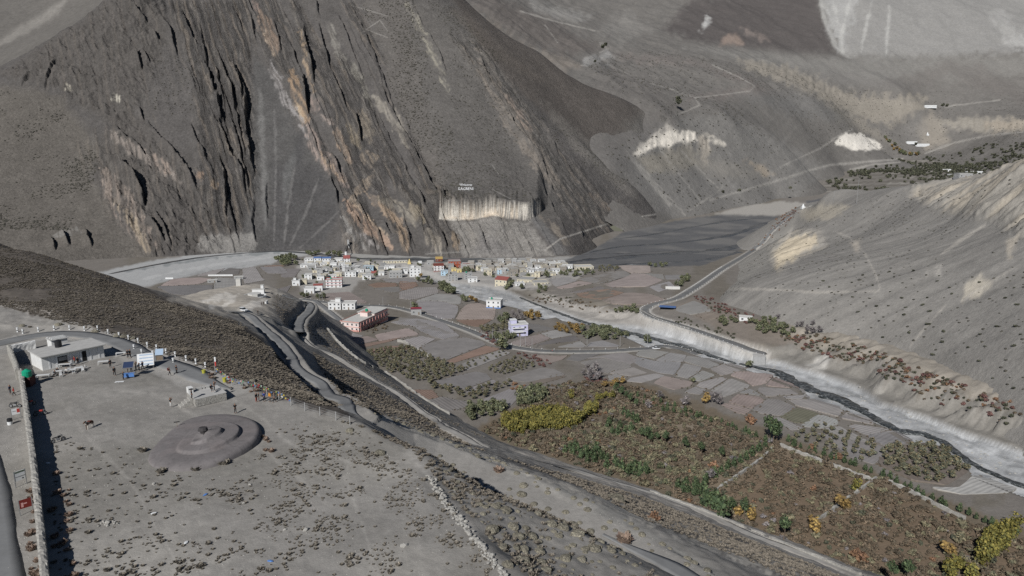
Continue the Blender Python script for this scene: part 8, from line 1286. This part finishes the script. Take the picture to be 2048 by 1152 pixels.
for q in [((341.5, 814), 'photo', 2.6, DK, WTc, 'person in a dark jacket and pale trousers standing left of the platform'), ((471, 826.5), 'photo', .4, DK, DK2, 'person in dark clothes standing between platform and spiral mound'), ((339.5, 750.5), 'walk', 2.2, BRNc, DK, 'person in brown with a rucksack, left of the walking pair', 1, 'rucksack'), ((353.5, 747), 'stand', 2.6, DK, DK2, 'person in long dark clothes, right of the walking pair'), ((221, 735), 'stand', 1.0, DK, DK, 'person in dark clothes beside the white table near the tea house end'),
          ((513, 804), 'stand', 1.2, DK, (.30, .06, .04), 'person in a dark jacket and brick red trousers at the fence group'), ((518, 803), 'stand', -1.0, DK2, GYc, 'person in dark clothes next to the one in red trousers'), ((529, 803), 'photo', .6, BLc, DK, 'person in a bright blue jacket in the fence group'), ((540, 803.5), 'stand', -.6, ORc, GYc, 'person in an orange jacket in the fence group'), ((549, 805), 'walk', -1.4, (.16, .13, .12), DK2, 'person in grey brown at the right end of the fence group'),
          ((256, 745), 'stand', 2.0, DK, DK2, 'person in dark clothes behind the blue stall table'), ((263, 744), 'stand', -2.4, DK2, DK, 'second person in dark clothes behind the blue stall table'), ((272, 740), 'photo', 1.4, (.14, .10, .06), DK, 'person in a brown coat between stall and striped board'), ((279, 742), 'stand', -1.2, DK, DK, 'person in black in front of the striped board, left one'), ((286, 740), 'walk', -2.0, (.03, .035, .07), DK, 'person in navy in front of the striped board, right one'), ((247, 760), 'stand', 1.8, GYc, DK, 'person in grey standing left of the blue stall table'), ((229.5, 751.5), 'walk', .8, DK, DK, 'small person in black walking alone left of the stall'),
          ((150, 729), 'stand', -.8, RDc, DK, 'person in a red jacket in front of the tea house'), ((156, 730), 'walk', 1.0, DK, DK2, 'person in dark clothes beside the red jacket at the tea house'), ((256, 716), 'stand', .5, DK, DK, 'person in dark clothes behind the tea house end'), ((261, 714.5), 'stand', -.5, DK2, DK, 'second person in dark clothes behind the tea house end'), ((21, 788), 'stand', -1.6, (.03, .04, .08), GYc, 'person in navy outside the boundary wall'), ((28.5, 792), 'walk', -1.0, RDc, DK, 'person in a red top outside the boundary wall'), ((304, 731), 'stand', 0, DK, DK, 'person in dark clothes at the right edge of the striped board')]:
    person(gp(*q[0]), q[1], q[2], q[3], q[4], q[5], rng.uniform(.97, 1.08), *(q[7:] if len(q) > 7 else ()))
zt = 1.41; person(gp(384, 798, zt), 'stand', 2.3, DK, DK, 'person in black with a wide round hat on the platform pier side', 1.0, 'hat'); person(np.array(gp(423, 786, zt)) + [0, 0, .35], 'sit', .8, DK, DK2, 'person in black sitting on the platform wall', 1.0); person(gp(429, 781, zt), 'photo', 2.2, BRNc, DK, 'person in brown standing at the back of the platform')
# furniture in front of the tea house
WPL = flat_mat('white_plastic', (.62, .62, .61), .5, .05, 2, .3)
def table(P, rz, w, d, label, mat=WPL, cloth=None):
    e = empty('table', P, rz, label, 'table'); part('table_top', lambda bm: boxm(bm, -w / 2, w / 2, -d / 2, d / 2, .70, .75), [cloth or mat], e)
    for x in (-1, 1):
        for y in (-1, 1): part('leg', lambda bm: boxm(bm, x * (w / 2 - .06) - .03, x * (w / 2 - .06) + .03, y * (d / 2 - .06) - .03, y * (d / 2 - .06) + .03, 0, .699), [mat], e)
    return e
CH0 = None
def chair(P, rz, label):
    global CH0
    if CH0 is None:
        e = empty('chair', P, rz, label, 'chair', 'white plastic chairs at the tea house'); part('seat', lambda bm: boxm(bm, -.23, .23, -.23, .23, .42, .46), [WPL], e); part('backrest', lambda bm: boxm(bm, -.23, .23, .19, .24, .465, .90), [WPL], e)
        for x in (-1, 1):
            for y in (-1, 1): part('leg', lambda bm: boxm(bm, x * .2 - .02, x * .2 + .02, y * .2 - .02, y * .2 + .02, 0, .419), [WPL], e)
        CH0 = e; return e
    e = copy_tree(CH0); e.location = P; e.rotation_euler[2] = rz; e['label'] = label; return e
for k, (px, py) in enumerate(((108, 752), (131, 748), (139, 744), (148, 748), (163, 740), (166, 744), (122, 754), (173, 738))): chair(gp(px, py), rng.uniform(0, 6), 'white plastic chair in front of the tea house')
for px, py, rz, w, lab in ((116, 749, .2, 1.6, 'white table at the left of the tea house seats'), (142, 746, .25, 1.8, 'white table in the middle of the tea house seats'), (158, 742, .2, 1.5, 'white table nearest the tea house door'), (130, 735, .25, 2.2, 'long white bench table under the tea house window'), (209, 729, .3, 2.2, 'white table at the right end of the tea house'), (243, 712, .3, 2.0, 'white table behind the tea house corner'), (87, 757, .3, 2.2, 'white table beside the green water tank')): table(gp(px, py), rz, w, .8, lab)
for px, py in ((110, 753), (115, 748), (133, 748)): person(np.array(gp(px, py)) + [0, .1, 0], 'sit', rng.uniform(-1, 1), WTc if px == 133 else DK, DK, {110: 'person in dark clothes sitting at the left tea house table', 115: 'second person in dark clothes sitting at the left tea house table', 133: 'person in a white top sitting at the tea house tables'}[px])
# stall with solar panel, striped board, small panel
e = empty('stall', gp(259, 755), .3, 'small stall with a blue cloth table under a tilted solar panel', 'stall'); part('table_top', lambda bm: boxm(bm, -.9, .9, -.5, .5, .75, .82), [BLUEP], e); part('cloth', lambda bm: boxm(bm, -.92, .92, -.53, -.503, .25, .82), [BLUEP], e)
for x in (-.85, .85):
    for y in (-.45, 1.5): part('post', lambda bm: boxm(bm, x - .03, x + .03, y - .03, y + .03, 0, 2.0 + .25 * (y + .45)), [STEEL], e)
SOL = flat_mat('solar_cells', (.035, .05, .10), .25, .1, 2, .5)
def panel(nm, w, h, mats, par, loc, tilt, rows=0, frame=STEEL):
    g = part(nm, lambda bm: boxm(bm, -w / 2, w / 2, -.03, .03, 0, h), [mats], par, loc); g.rotation_euler[0] = tilt; part('frame', lambda bm: (boxm(bm, -w / 2 - .05, w / 2 + .05, -.05, .05, -.06, -.003), boxm(bm, -w / 2 - .05, w / 2 + .05, -.05, .05, h + .003, h + .06), boxm(bm, -w / 2 - .06, -w / 2 - .003, -.05, .05, 0, h), boxm(bm, w / 2 + .003, w / 2 + .06, -.05, .05, 0, h)), [frame], g)
    for i in range(rows): part('stripe', lambda bm: boxm(bm, -w * .36, w * .46, -.036, -.031, h * (i + .35) / rows, h * (i + .75) / rows), [flat_mat('pale_blue_print', (.36, .44, .54), .7, .06, 2)], g)
    return g
panel('solar_panel', 1.7, 1.5, SOL, e, (0, -.5, 2.05), radians(-58))
e = empty('display_board', gp(292, 737), .42, 'large white board with pale blue stripes leaning on legs', 'board'); panel('board', 2.9, 2.6, WHITE, e, (0, 0, .55), radians(-38), 4)
for x in (-1.3, 1.3): part('leg', lambda bm: cylm(bm, (x, 1.7, 0), (x, .9, 1.7), .04, .04, 6), [STEEL], e); part('foot', lambda bm: cylm(bm, (x, -.05, 0), (x, 0, .6), .04, .04, 6), [STEEL], e)
e = empty('solar_panel', gp(319, 721), .25, 'pale blue tilted panel above a wooden cabinet by the road', 'solar panel'); panel('panel', 1.5, 1.35, flat_mat('pale_panel', (.33, .43, .55), .3, .08, 2, .5), e, (0, 0, 1.15), radians(-40)); part('cabinet', lambda bm: boxm(bm, -.6, .6, .1, .7, 0, 1.0), [WOOD], e)
for x in (-.7, .7): part('post', lambda bm: boxm(bm, x - .04, x + .04, -.04, .04, 0, 1.14), [STEEL], e)
e = empty('floor_mat', gp(239, 764), .2, 'white cloth sheet spread flat on the ground left of the stall', 'mat'); part('sheet', lambda bm: boxm(bm, -.75, .75, -.4, .4, .02, .06), [WHITE], e)
# signs, barrel, little post
def signboard(pl, pr, h, bh, face, label, extra):
    A_, B_ = np.array(gp(*pl)), np.array(gp(*pr)); d = (B_ - A_)[:2]; w = np.hypot(*d); e = empty('sign_board', A_, math.atan2(d[1], d[0]), label, 'sign')
    for x in (0, w): part('post', lambda bm: boxm(bm, x - .04, x + .04, -.04, .04, -.2, h), [STEEL], e)
    part('panel', lambda bm: boxm(bm, .06, w - .06, -.03, .03, h - bh, h - .05), [face], e); extra(e, w, h, bh)
def ex1(e, w, h, b): part('emblem', lambda bm: boxm(bm, w * .62, w * .93, -.04, -.032, h - b * .75, h - .1), [REDP], e); part('text_band', lambda bm: boxm(bm, w * .12, w * .55, -.04, -.032, h - b * .5, h - b * .42), [STEEL], e)
def ex2(e, w, h, b): part('header', lambda bm: boxm(bm, .1, w - .1, -.04, -.032, h - b * .22, h - .08), [flat_mat('dull_green_print', (.12, .15, .11), .7, .1, 3)], e); part('divider', lambda bm: boxm(bm, .08, w - .08, -.045, -.032, h - b * .62, h - b * .57), [STEEL], e); part('picture', lambda bm: boxm(bm, w * .66, w * .78, -.04, -.032, h - b * .9, h - b * .78), [DARKO], e)
def ex3(e, w, h, b): part('figure', lambda bm: (boxm(bm, w * .16, w * .34, -.04, -.032, h - b * .85, h - b * .35), boxm(bm, w * .36, w * .62, -.04, -.032, h - b * .55, h - b * .42)), [flat_mat('pale_red_print', (.55, .30, .28), .7, .1, 3)], e)
signboard((24.5, 841), (43, 837), 1.9, 1.0, WHITE, 'white sign board with a red emblem outside the wall', ex1); signboard((32, 976), (54, 968), 2.2, 1.35, WHITE, 'white two row sign board outside the wall', ex2); signboard((41, 1032), (67, 1024), 2.0, 1.15, flat_mat('dark_red_board', (.16, .025, .02), .6, .08, 2), 'dark red sign board with a pale red picture outside the wall', ex3)
e = empty('barrel', gp(20.5, 849), 0, 'black and white barrel standing by the first sign board', 'barrel'); part('body', lambda bm: cylm(bm, (0, 0, 0), (0, 0, .55), .36, .38, 14), [WHITE], e); part('top_band', lambda bm: cylm(bm, (0, 0, .553), (0, 0, 1.0), .385, .36, 14), [BLACK], e)
e = empty('sign_post', gp(355, 858), .4, 'small dark T shaped post beside the spiral mound', 'sign post'); part('post', lambda bm: boxm(bm, -.03, .03, -.03, .03, 0, 1.1), [WOOD], e); part('plate', lambda bm: boxm(bm, -.4, .4, -.05, .05, 1.103, 1.22), [BLACK], e)
# motorcycles
MC = []
def motorcycle(P, rz, col, label):
    e = empty('motorcycle', P, rz, label, 'motorcycle')
    for x in (-.68, .68):
        def wh(bm, x=x):
            n, m = 18, 6; R = [[bm.verts.new((x + (.27 + .06 * cos(2 * pi * j / m)) * cos(2 * pi * i / n), .06 * sin(2 * pi * j / m), .33 + (.27 + .06 * cos(2 * pi * j / m)) * sin(2 * pi * i / n))) for j in range(m)] for i in range(n)]
            for i in range(n):
                for j in range(m): bm.faces.new((R[i][j], R[(i + 1) % n][j], R[(i + 1) % n][(j + 1) % m], R[i][(j + 1) % m]))
        w = part('wheel', wh, [BLACK], e); part('rim', lambda bm: cylm(bm, (x, -.03, .33), (x, .03, .33), .2, .2, 12), [STEEL], w)
    part('engine', lambda bm: boxm(bm, -.25, .25, -.13, .13, .28, .62), [STEEL], e, bev=.04); part('fuel_tank', lambda bm: boxm(bm, -.1, .42, -.15, .15, .68, .95), [col], e, bev=.07); part('seat', lambda bm: boxm(bm, -.75, -.12, -.14, .14, .74, .86), [BLACK], e, bev=.04)
    part('fork', lambda bm: (cylm(bm, (.68, -.09, .33), (.45, -.09, 1.0), .03, .03, 6), cylm(bm, (.68, .09, .33), (.45, .09, 1.0), .03, .03, 6)), [STEEL], e); part('handlebar', lambda bm: cylm(bm, (.40, -.38, 1.08), (.40, .38, 1.08), .025, .025, 6), [BLACK], e); part('headlight', lambda bm: cylm(bm, (.52, 0, .93), (.62, 0, .93), .1, .09, 10), [STEEL], e); return e
motorcycle(gp(31, 815), .1, BLACK, 'black motorcycle parked outside the boundary wall'); motorcycle(gp(81, 831), .5, REDP, 'red motorcycle half in the shadow of the wall'); motorcycle(gp(117, 884), .9, BLACK, 'dark motorcycle standing alone right of the wall shadow'); motorcycle(gp(61, 812), 1.2, REDP, 'brown red motorcycle deep in the wall shadow')
motorcycle(hit(1104, 704, hP, 150, 800, 900)[0] + [0, 0, .2], .1, REDP, 'red motorcycle riding on the valley road')
# pony
v = [(0, .62, 1.02, .20), (0, .25, .98, .235), (0, -.25, .98, .225), (0, -.58, 1.04, .19), (0, -.80, 1.28, .115), (0, -.95, 1.42, .095), (0, -1.15, 1.33, .075), (0, -1.27, 1.24, .058), (.06, -.90, 1.56, .025), (-.06, -.90, 1.56, .025), (0, .80, .95, .05), (0, .88, .55, .06)]; ed = [(0, 1), (1, 2), (2, 3), (3, 4), (4, 5), (5, 6), (6, 7), (5, 8), (5, 9), (0, 10), (10, 11)]
for s in (1, -1):
    k = len(v); v += [(.13 * s, -.55, .80, .10), (.13 * s, -.56, .46, .055), (.13 * s, -.55, .12, .04), (.13 * s, -.58, .03, .05), (.14 * s, .58, .82, .13), (.14 * s, .52, .60, .075), (.14 * s, .68, .42, .055), (.14 * s, .64, .12, .04), (.14 * s, .60, .03, .05)]; ed += [(3, k), (k, k + 1), (k + 1, k + 2), (k + 2, k + 3), (0, k + 4), (k + 4, k + 5), (k + 5, k + 6), (k + 6, k + 7), (k + 7, k + 8)]
pm = skinned('pony_body', v, ed, 1); pn = empty('pony', gp(180, 857), -.15, 'white faced brown pony standing alone on the plateau', 'pony'); PMAT, t_, b_ = nmat('pony_coat'); tc_ = nd(t_, 'ShaderNodeTexCoord'); nz = nd(t_, 'ShaderNodeTexNoise'); nz.inputs['Scale'].default_value = 1.6; t_.links.new(tc_.outputs['Object'], nz.inputs['Vector']); cr_ = nd(t_, 'ShaderNodeValToRGB'); cr_.color_ramp.elements[0].position = .47; cr_.color_ramp.elements[0].color = (.12, .07, .045, 1); cr_.color_ramp.elements[1].position = .53; cr_.color_ramp.elements[1].color = (.60, .55, .48, 1); t_.links.new(nz.outputs['Fac'], cr_.inputs[0]); t_.links.new(cr_.outputs[0], b_.inputs['Base Color']); b_.inputs['Roughness'].default_value = .8
o = link('body', pm, PMAT, pn); part('saddle', lambda bm: boxm(bm, -.27, .27, -.25, .25, 1.17, 1.27), [cmat((.14, .05, .04))], pn, bev=.06); part('mane', lambda bm: boxm(bm, -.03, .03, -.86, -.6, 1.25, 1.50), [HAIRM], pn)
# cars
def car(P, rz, col, label, pick=False):
    e = empty('car', P, rz, label, 'pickup truck' if pick else 'car'); L_, W_ = (4.9, 1.8) if pick else (4.0, 1.7)
    def bd(bm):
        pr = [(-L_ / 2, .45), (-L_ / 2, .95), (-L_ / 2 + 1.1, 1.05), (L_ / 2 - .05, 1.0), (L_ / 2, .5)]; a = [bm.verts.new((x, -W_ / 2, z)) for x, z in pr]; b = [bm.verts.new((x, W_ / 2, z)) for x, z in pr]; bm.faces.new(a); bm.faces.new(b[::-1])
        for i in range(5): bm.faces.new((a[i], b[i], b[(i + 1) % 5], a[(i + 1) % 5]))
    part('body', bd, [col], e, bev=.05); x1 = .55 if pick else L_ / 2 - .25
    def cb(bm):
        a = [(-L_ / 2 + 1.15, 1.0), (-L_ / 2 + 1.75, 1.62), (x1 - .15, 1.62), (x1, 1.0)]; A_ = [bm.verts.new((x, -W_ / 2 + .08 + (.1 if z > 1.3 else 0), z)) for x, z in a]; B_ = [bm.verts.new((x, W_ / 2 - .08 - (.1 if z > 1.3 else 0), z)) for x, z in a]; bm.faces.new(A_); bm.faces.new(B_[::-1])
        for i in range(4): bm.faces.new((A_[i], B_[i], B_[(i + 1) % 4], A_[(i + 1) % 4]))
    part('cabin', cb, [GLASS], e); part('roof', lambda bm: boxm(bm, -L_ / 2 + 1.7, x1 - .1, -W_ / 2 + .16, W_ / 2 - .16, 1.60, 1.68), [col], e, bev=.03)
    if pick: part('cargo_bed', lambda bm: boxm(bm, .75, L_ / 2 - .12, -W_ / 2 + .12, W_ / 2 - .12, 1.02, 1.06), [BLACK], e)
    for x in (-L_ / 2 + .8, L_ / 2 - .85):
        for y in (-W_ / 2 + .05, W_ / 2 - .05): w = part('wheel', lambda bm: cylm(bm, (x, y - .11, .34), (x, y + .11, .34), .34, .34, 14), [BLACK], e); part('hubcap', lambda bm: cylm(bm, (x, y - .13, .34), (x, y + .13, .34), .17, .17, 10), [STEEL], w)
    for y in (-W_ / 2 + .25, W_ / 2 - .25): part('headlight', lambda bm: boxm(bm, -L_ / 2 - .02, -L_ / 2 + .06, y - .13, y + .13, .68, .82), [STEEL], e)
    return e
CARW = flat_mat('white_car_paint', (.68, .69, .70), .3, .03, 1, .5)
car(hit(1312, 699, hP, 150, 800, 900)[0] + [0, 0, .16], .05, CARW, 'white pickup truck on the valley road', True); car(gz(487, 623), 2.6, CARW, 'white car parked on the bare knoll'); 
for px, py, lab in ((523, 611, 'person in dark clothes on the knoll, left one'), (527, 610, 'person in dark clothes on the knoll, right one'), (516, 628, 'person in dark clothes walking on the hairpin road')): person(gz(px, py), 'walk', 1.0, DK, DK2, lab)
# rim fence, flags, flag pole, yellow cans
FP = [(430.8, 748), (447, 760), (464, 771), (485, 776), (510.5, 780), (534, 790), (558, 799), (582, 811), (610, 822), (640, 831), (672, 841), (700, 850)]; e = empty('wire_fence', gp(430.8, 748), 0, 'wire fence with thin posts and faded prayer flags along the plateau rim', 'fence'); o0 = np.array(e.location); FPW = [np.array([*gz(*q)[:2], 0]) for q in FP]
for p in FPW: z = float(LP.at(p[0:1], p[1:2])[0]); part('post', lambda bm: boxm(bm, -.05, .05, -.05, .05, -.3, 1.5), [GREYW], e, (p[0] - o0[0], p[1] - o0[1], z)); p[2] = z
for hgt in (.5, 1.0, 1.4):
    def wr(bm):
        for a, b in zip(FPW[:-1], FPW[1:]): cylm(bm, a - o0 + [0, 0, hgt], b - o0 + [0, 0, hgt], .015, .015, 4)
    part('wire', wr, [STEEL], e)
FLC = [cmat(c) for c in ((.35, .05, .05), (.45, .36, .06), (.10, .18, .36), (.45, .44, .42), (.10, .25, .12))]
for k in range(70):
    i = rng.integers(0, 7); t = rng.uniform(); p = FPW[i] * (1 - t) + FPW[i + 1] * t - o0; part('prayer_flag', lambda bm: boxm(bm, -.13, .13, -.008, .008, -.26, 0), [FLC[k % 5]], e, (p[0], p[1], p[2] + rng.choice([.95, 1.38])), rng.uniform(-.8, .8))
for k in range(22):
    p = FPW[0] * (1 - k / 22) + FPW[5] * k / 22; q = p + np.array([rng.normal() * 1.2, rng.normal() * 1.5, 0]); z = float(LP.at(q[0:1], q[1:2])[0]); put('red_tuft' if k % 3 else 'dry_tuft', q[0], q[1], z, rng.uniform(.6, 1.2), 'dry scrub tangled along the plateau rim fence', 'scrub', 'scrub along the rim fence')
e = empty('flag_pole', gp(430.5, 745), 0, 'flag pole with a red and white flag cloth at the plateau rim', 'flag pole'); part('pole', lambda bm: cylm(bm, (0, 0, 0), (0, 0, 3.2), .04, .03, 8), [GREYW], e); part('white_cloth', lambda bm: boxm(bm, .045, .30, -.02, .02, 2.2, 3.1), [WHITE], e); part('red_cloth', lambda bm: boxm(bm, .045, .30, -.02, .02, 1.3, 2.197), [REDP], e)
YC = flat_mat('yellow_plastic', (.42, .40, .06), .6, .1, 2)
for px, py, lab in ((408, 748, 'yellow bin beside the white post at the road edge'), (449.5, 764, 'yellow bin at the rim fence')): e = empty('bin', gz(px, py), 0, lab, 'bin'); part('body', lambda bm: cylm(bm, (0, 0, 0), (0, 0, .75), .30, .36, 10), [YC], e); part('rim', lambda bm: cylm(bm, (0, 0, .753), (0, 0, .82), .39, .39, 10), [YC], e)
for px, py, m, lab in ((411, 990, BLUEP, 'scrap of teal plastic on the plateau'), (541, 1123, BLUEP, 'blue plastic litter among the tufts'), (372, 1086, WHITE, 'white plastic litter among the tufts'), (308, 1027, WHITE, 'greyish litter beside the mound front'), (96, 927, WHITE, 'white rubbish heap in the wall shadow')):
    o = link('litter', STONEM[rng.integers(5)].copy(), None, None, np.array(gp(px, py)) + [0, 0, .08], rng.uniform(0, 6)); o.data.materials.clear(); o.data.materials.append(m); o.scale = (.42, .22, .12); tag(o, lab, 'litter')
# footbridge tower by the river and tarp shelter
W = hit(692, 514, H, 150, 1600, 1300)[0]; e = empty('footbridge', W, 0, 'small white bridge tower with a dark footbridge over the river', 'footbridge'); part('tower', lambda bm: boxm(bm, -1.2, 1.2, -1, 1, -1, 7), [WHITE], e); W2 = hit(697, 494, H, 150, 1600, 1300)[0] - W; part('deck', lambda bm: cylm(bm, (0, 1.1, 5), tuple(W2 + [0, 0, 4]), .7, .7, 4), [DARKO], e); part('far_tower', lambda bm: boxm(bm, -1.4, 1.4, -1, 1, -2, 10), [GREYW], e, tuple(W2))
W = hit(1335, 619, hV, 150, 1200, 1200)[0]; e = empty('tarp_shelter', W, -.3, 'bright blue tarpaulin shelter inside the road bend', 'shelter'); part('tarp', lambda bm: boxm(bm, -6, 6, -3, 3, 2.2, 2.32), [BLUER], e)
for x in (-5.6, 5.6):
    for y in (-2.6, 2.6): part('post', lambda bm: boxm(bm, x - .08, x + .08, y - .08, y + .08, -.5, 2.197), [WOOD], e)
W = hit(1345, 578, hV, 150, 1300, 1200)[0]; e = empty('greenhouse', W, -.1, 'pale plastic greenhouse at the foot of the far road', 'greenhouse'); part('cover', lambda bm: cylm(bm, (-6, 0, .2), (6, 0, .2), 2.2, 2.2, 12), [PALER], e); part('door', lambda bm: boxm(bm, -6.1, -6.003, -.6, .6, 0, 1.7), [WOOD], e)
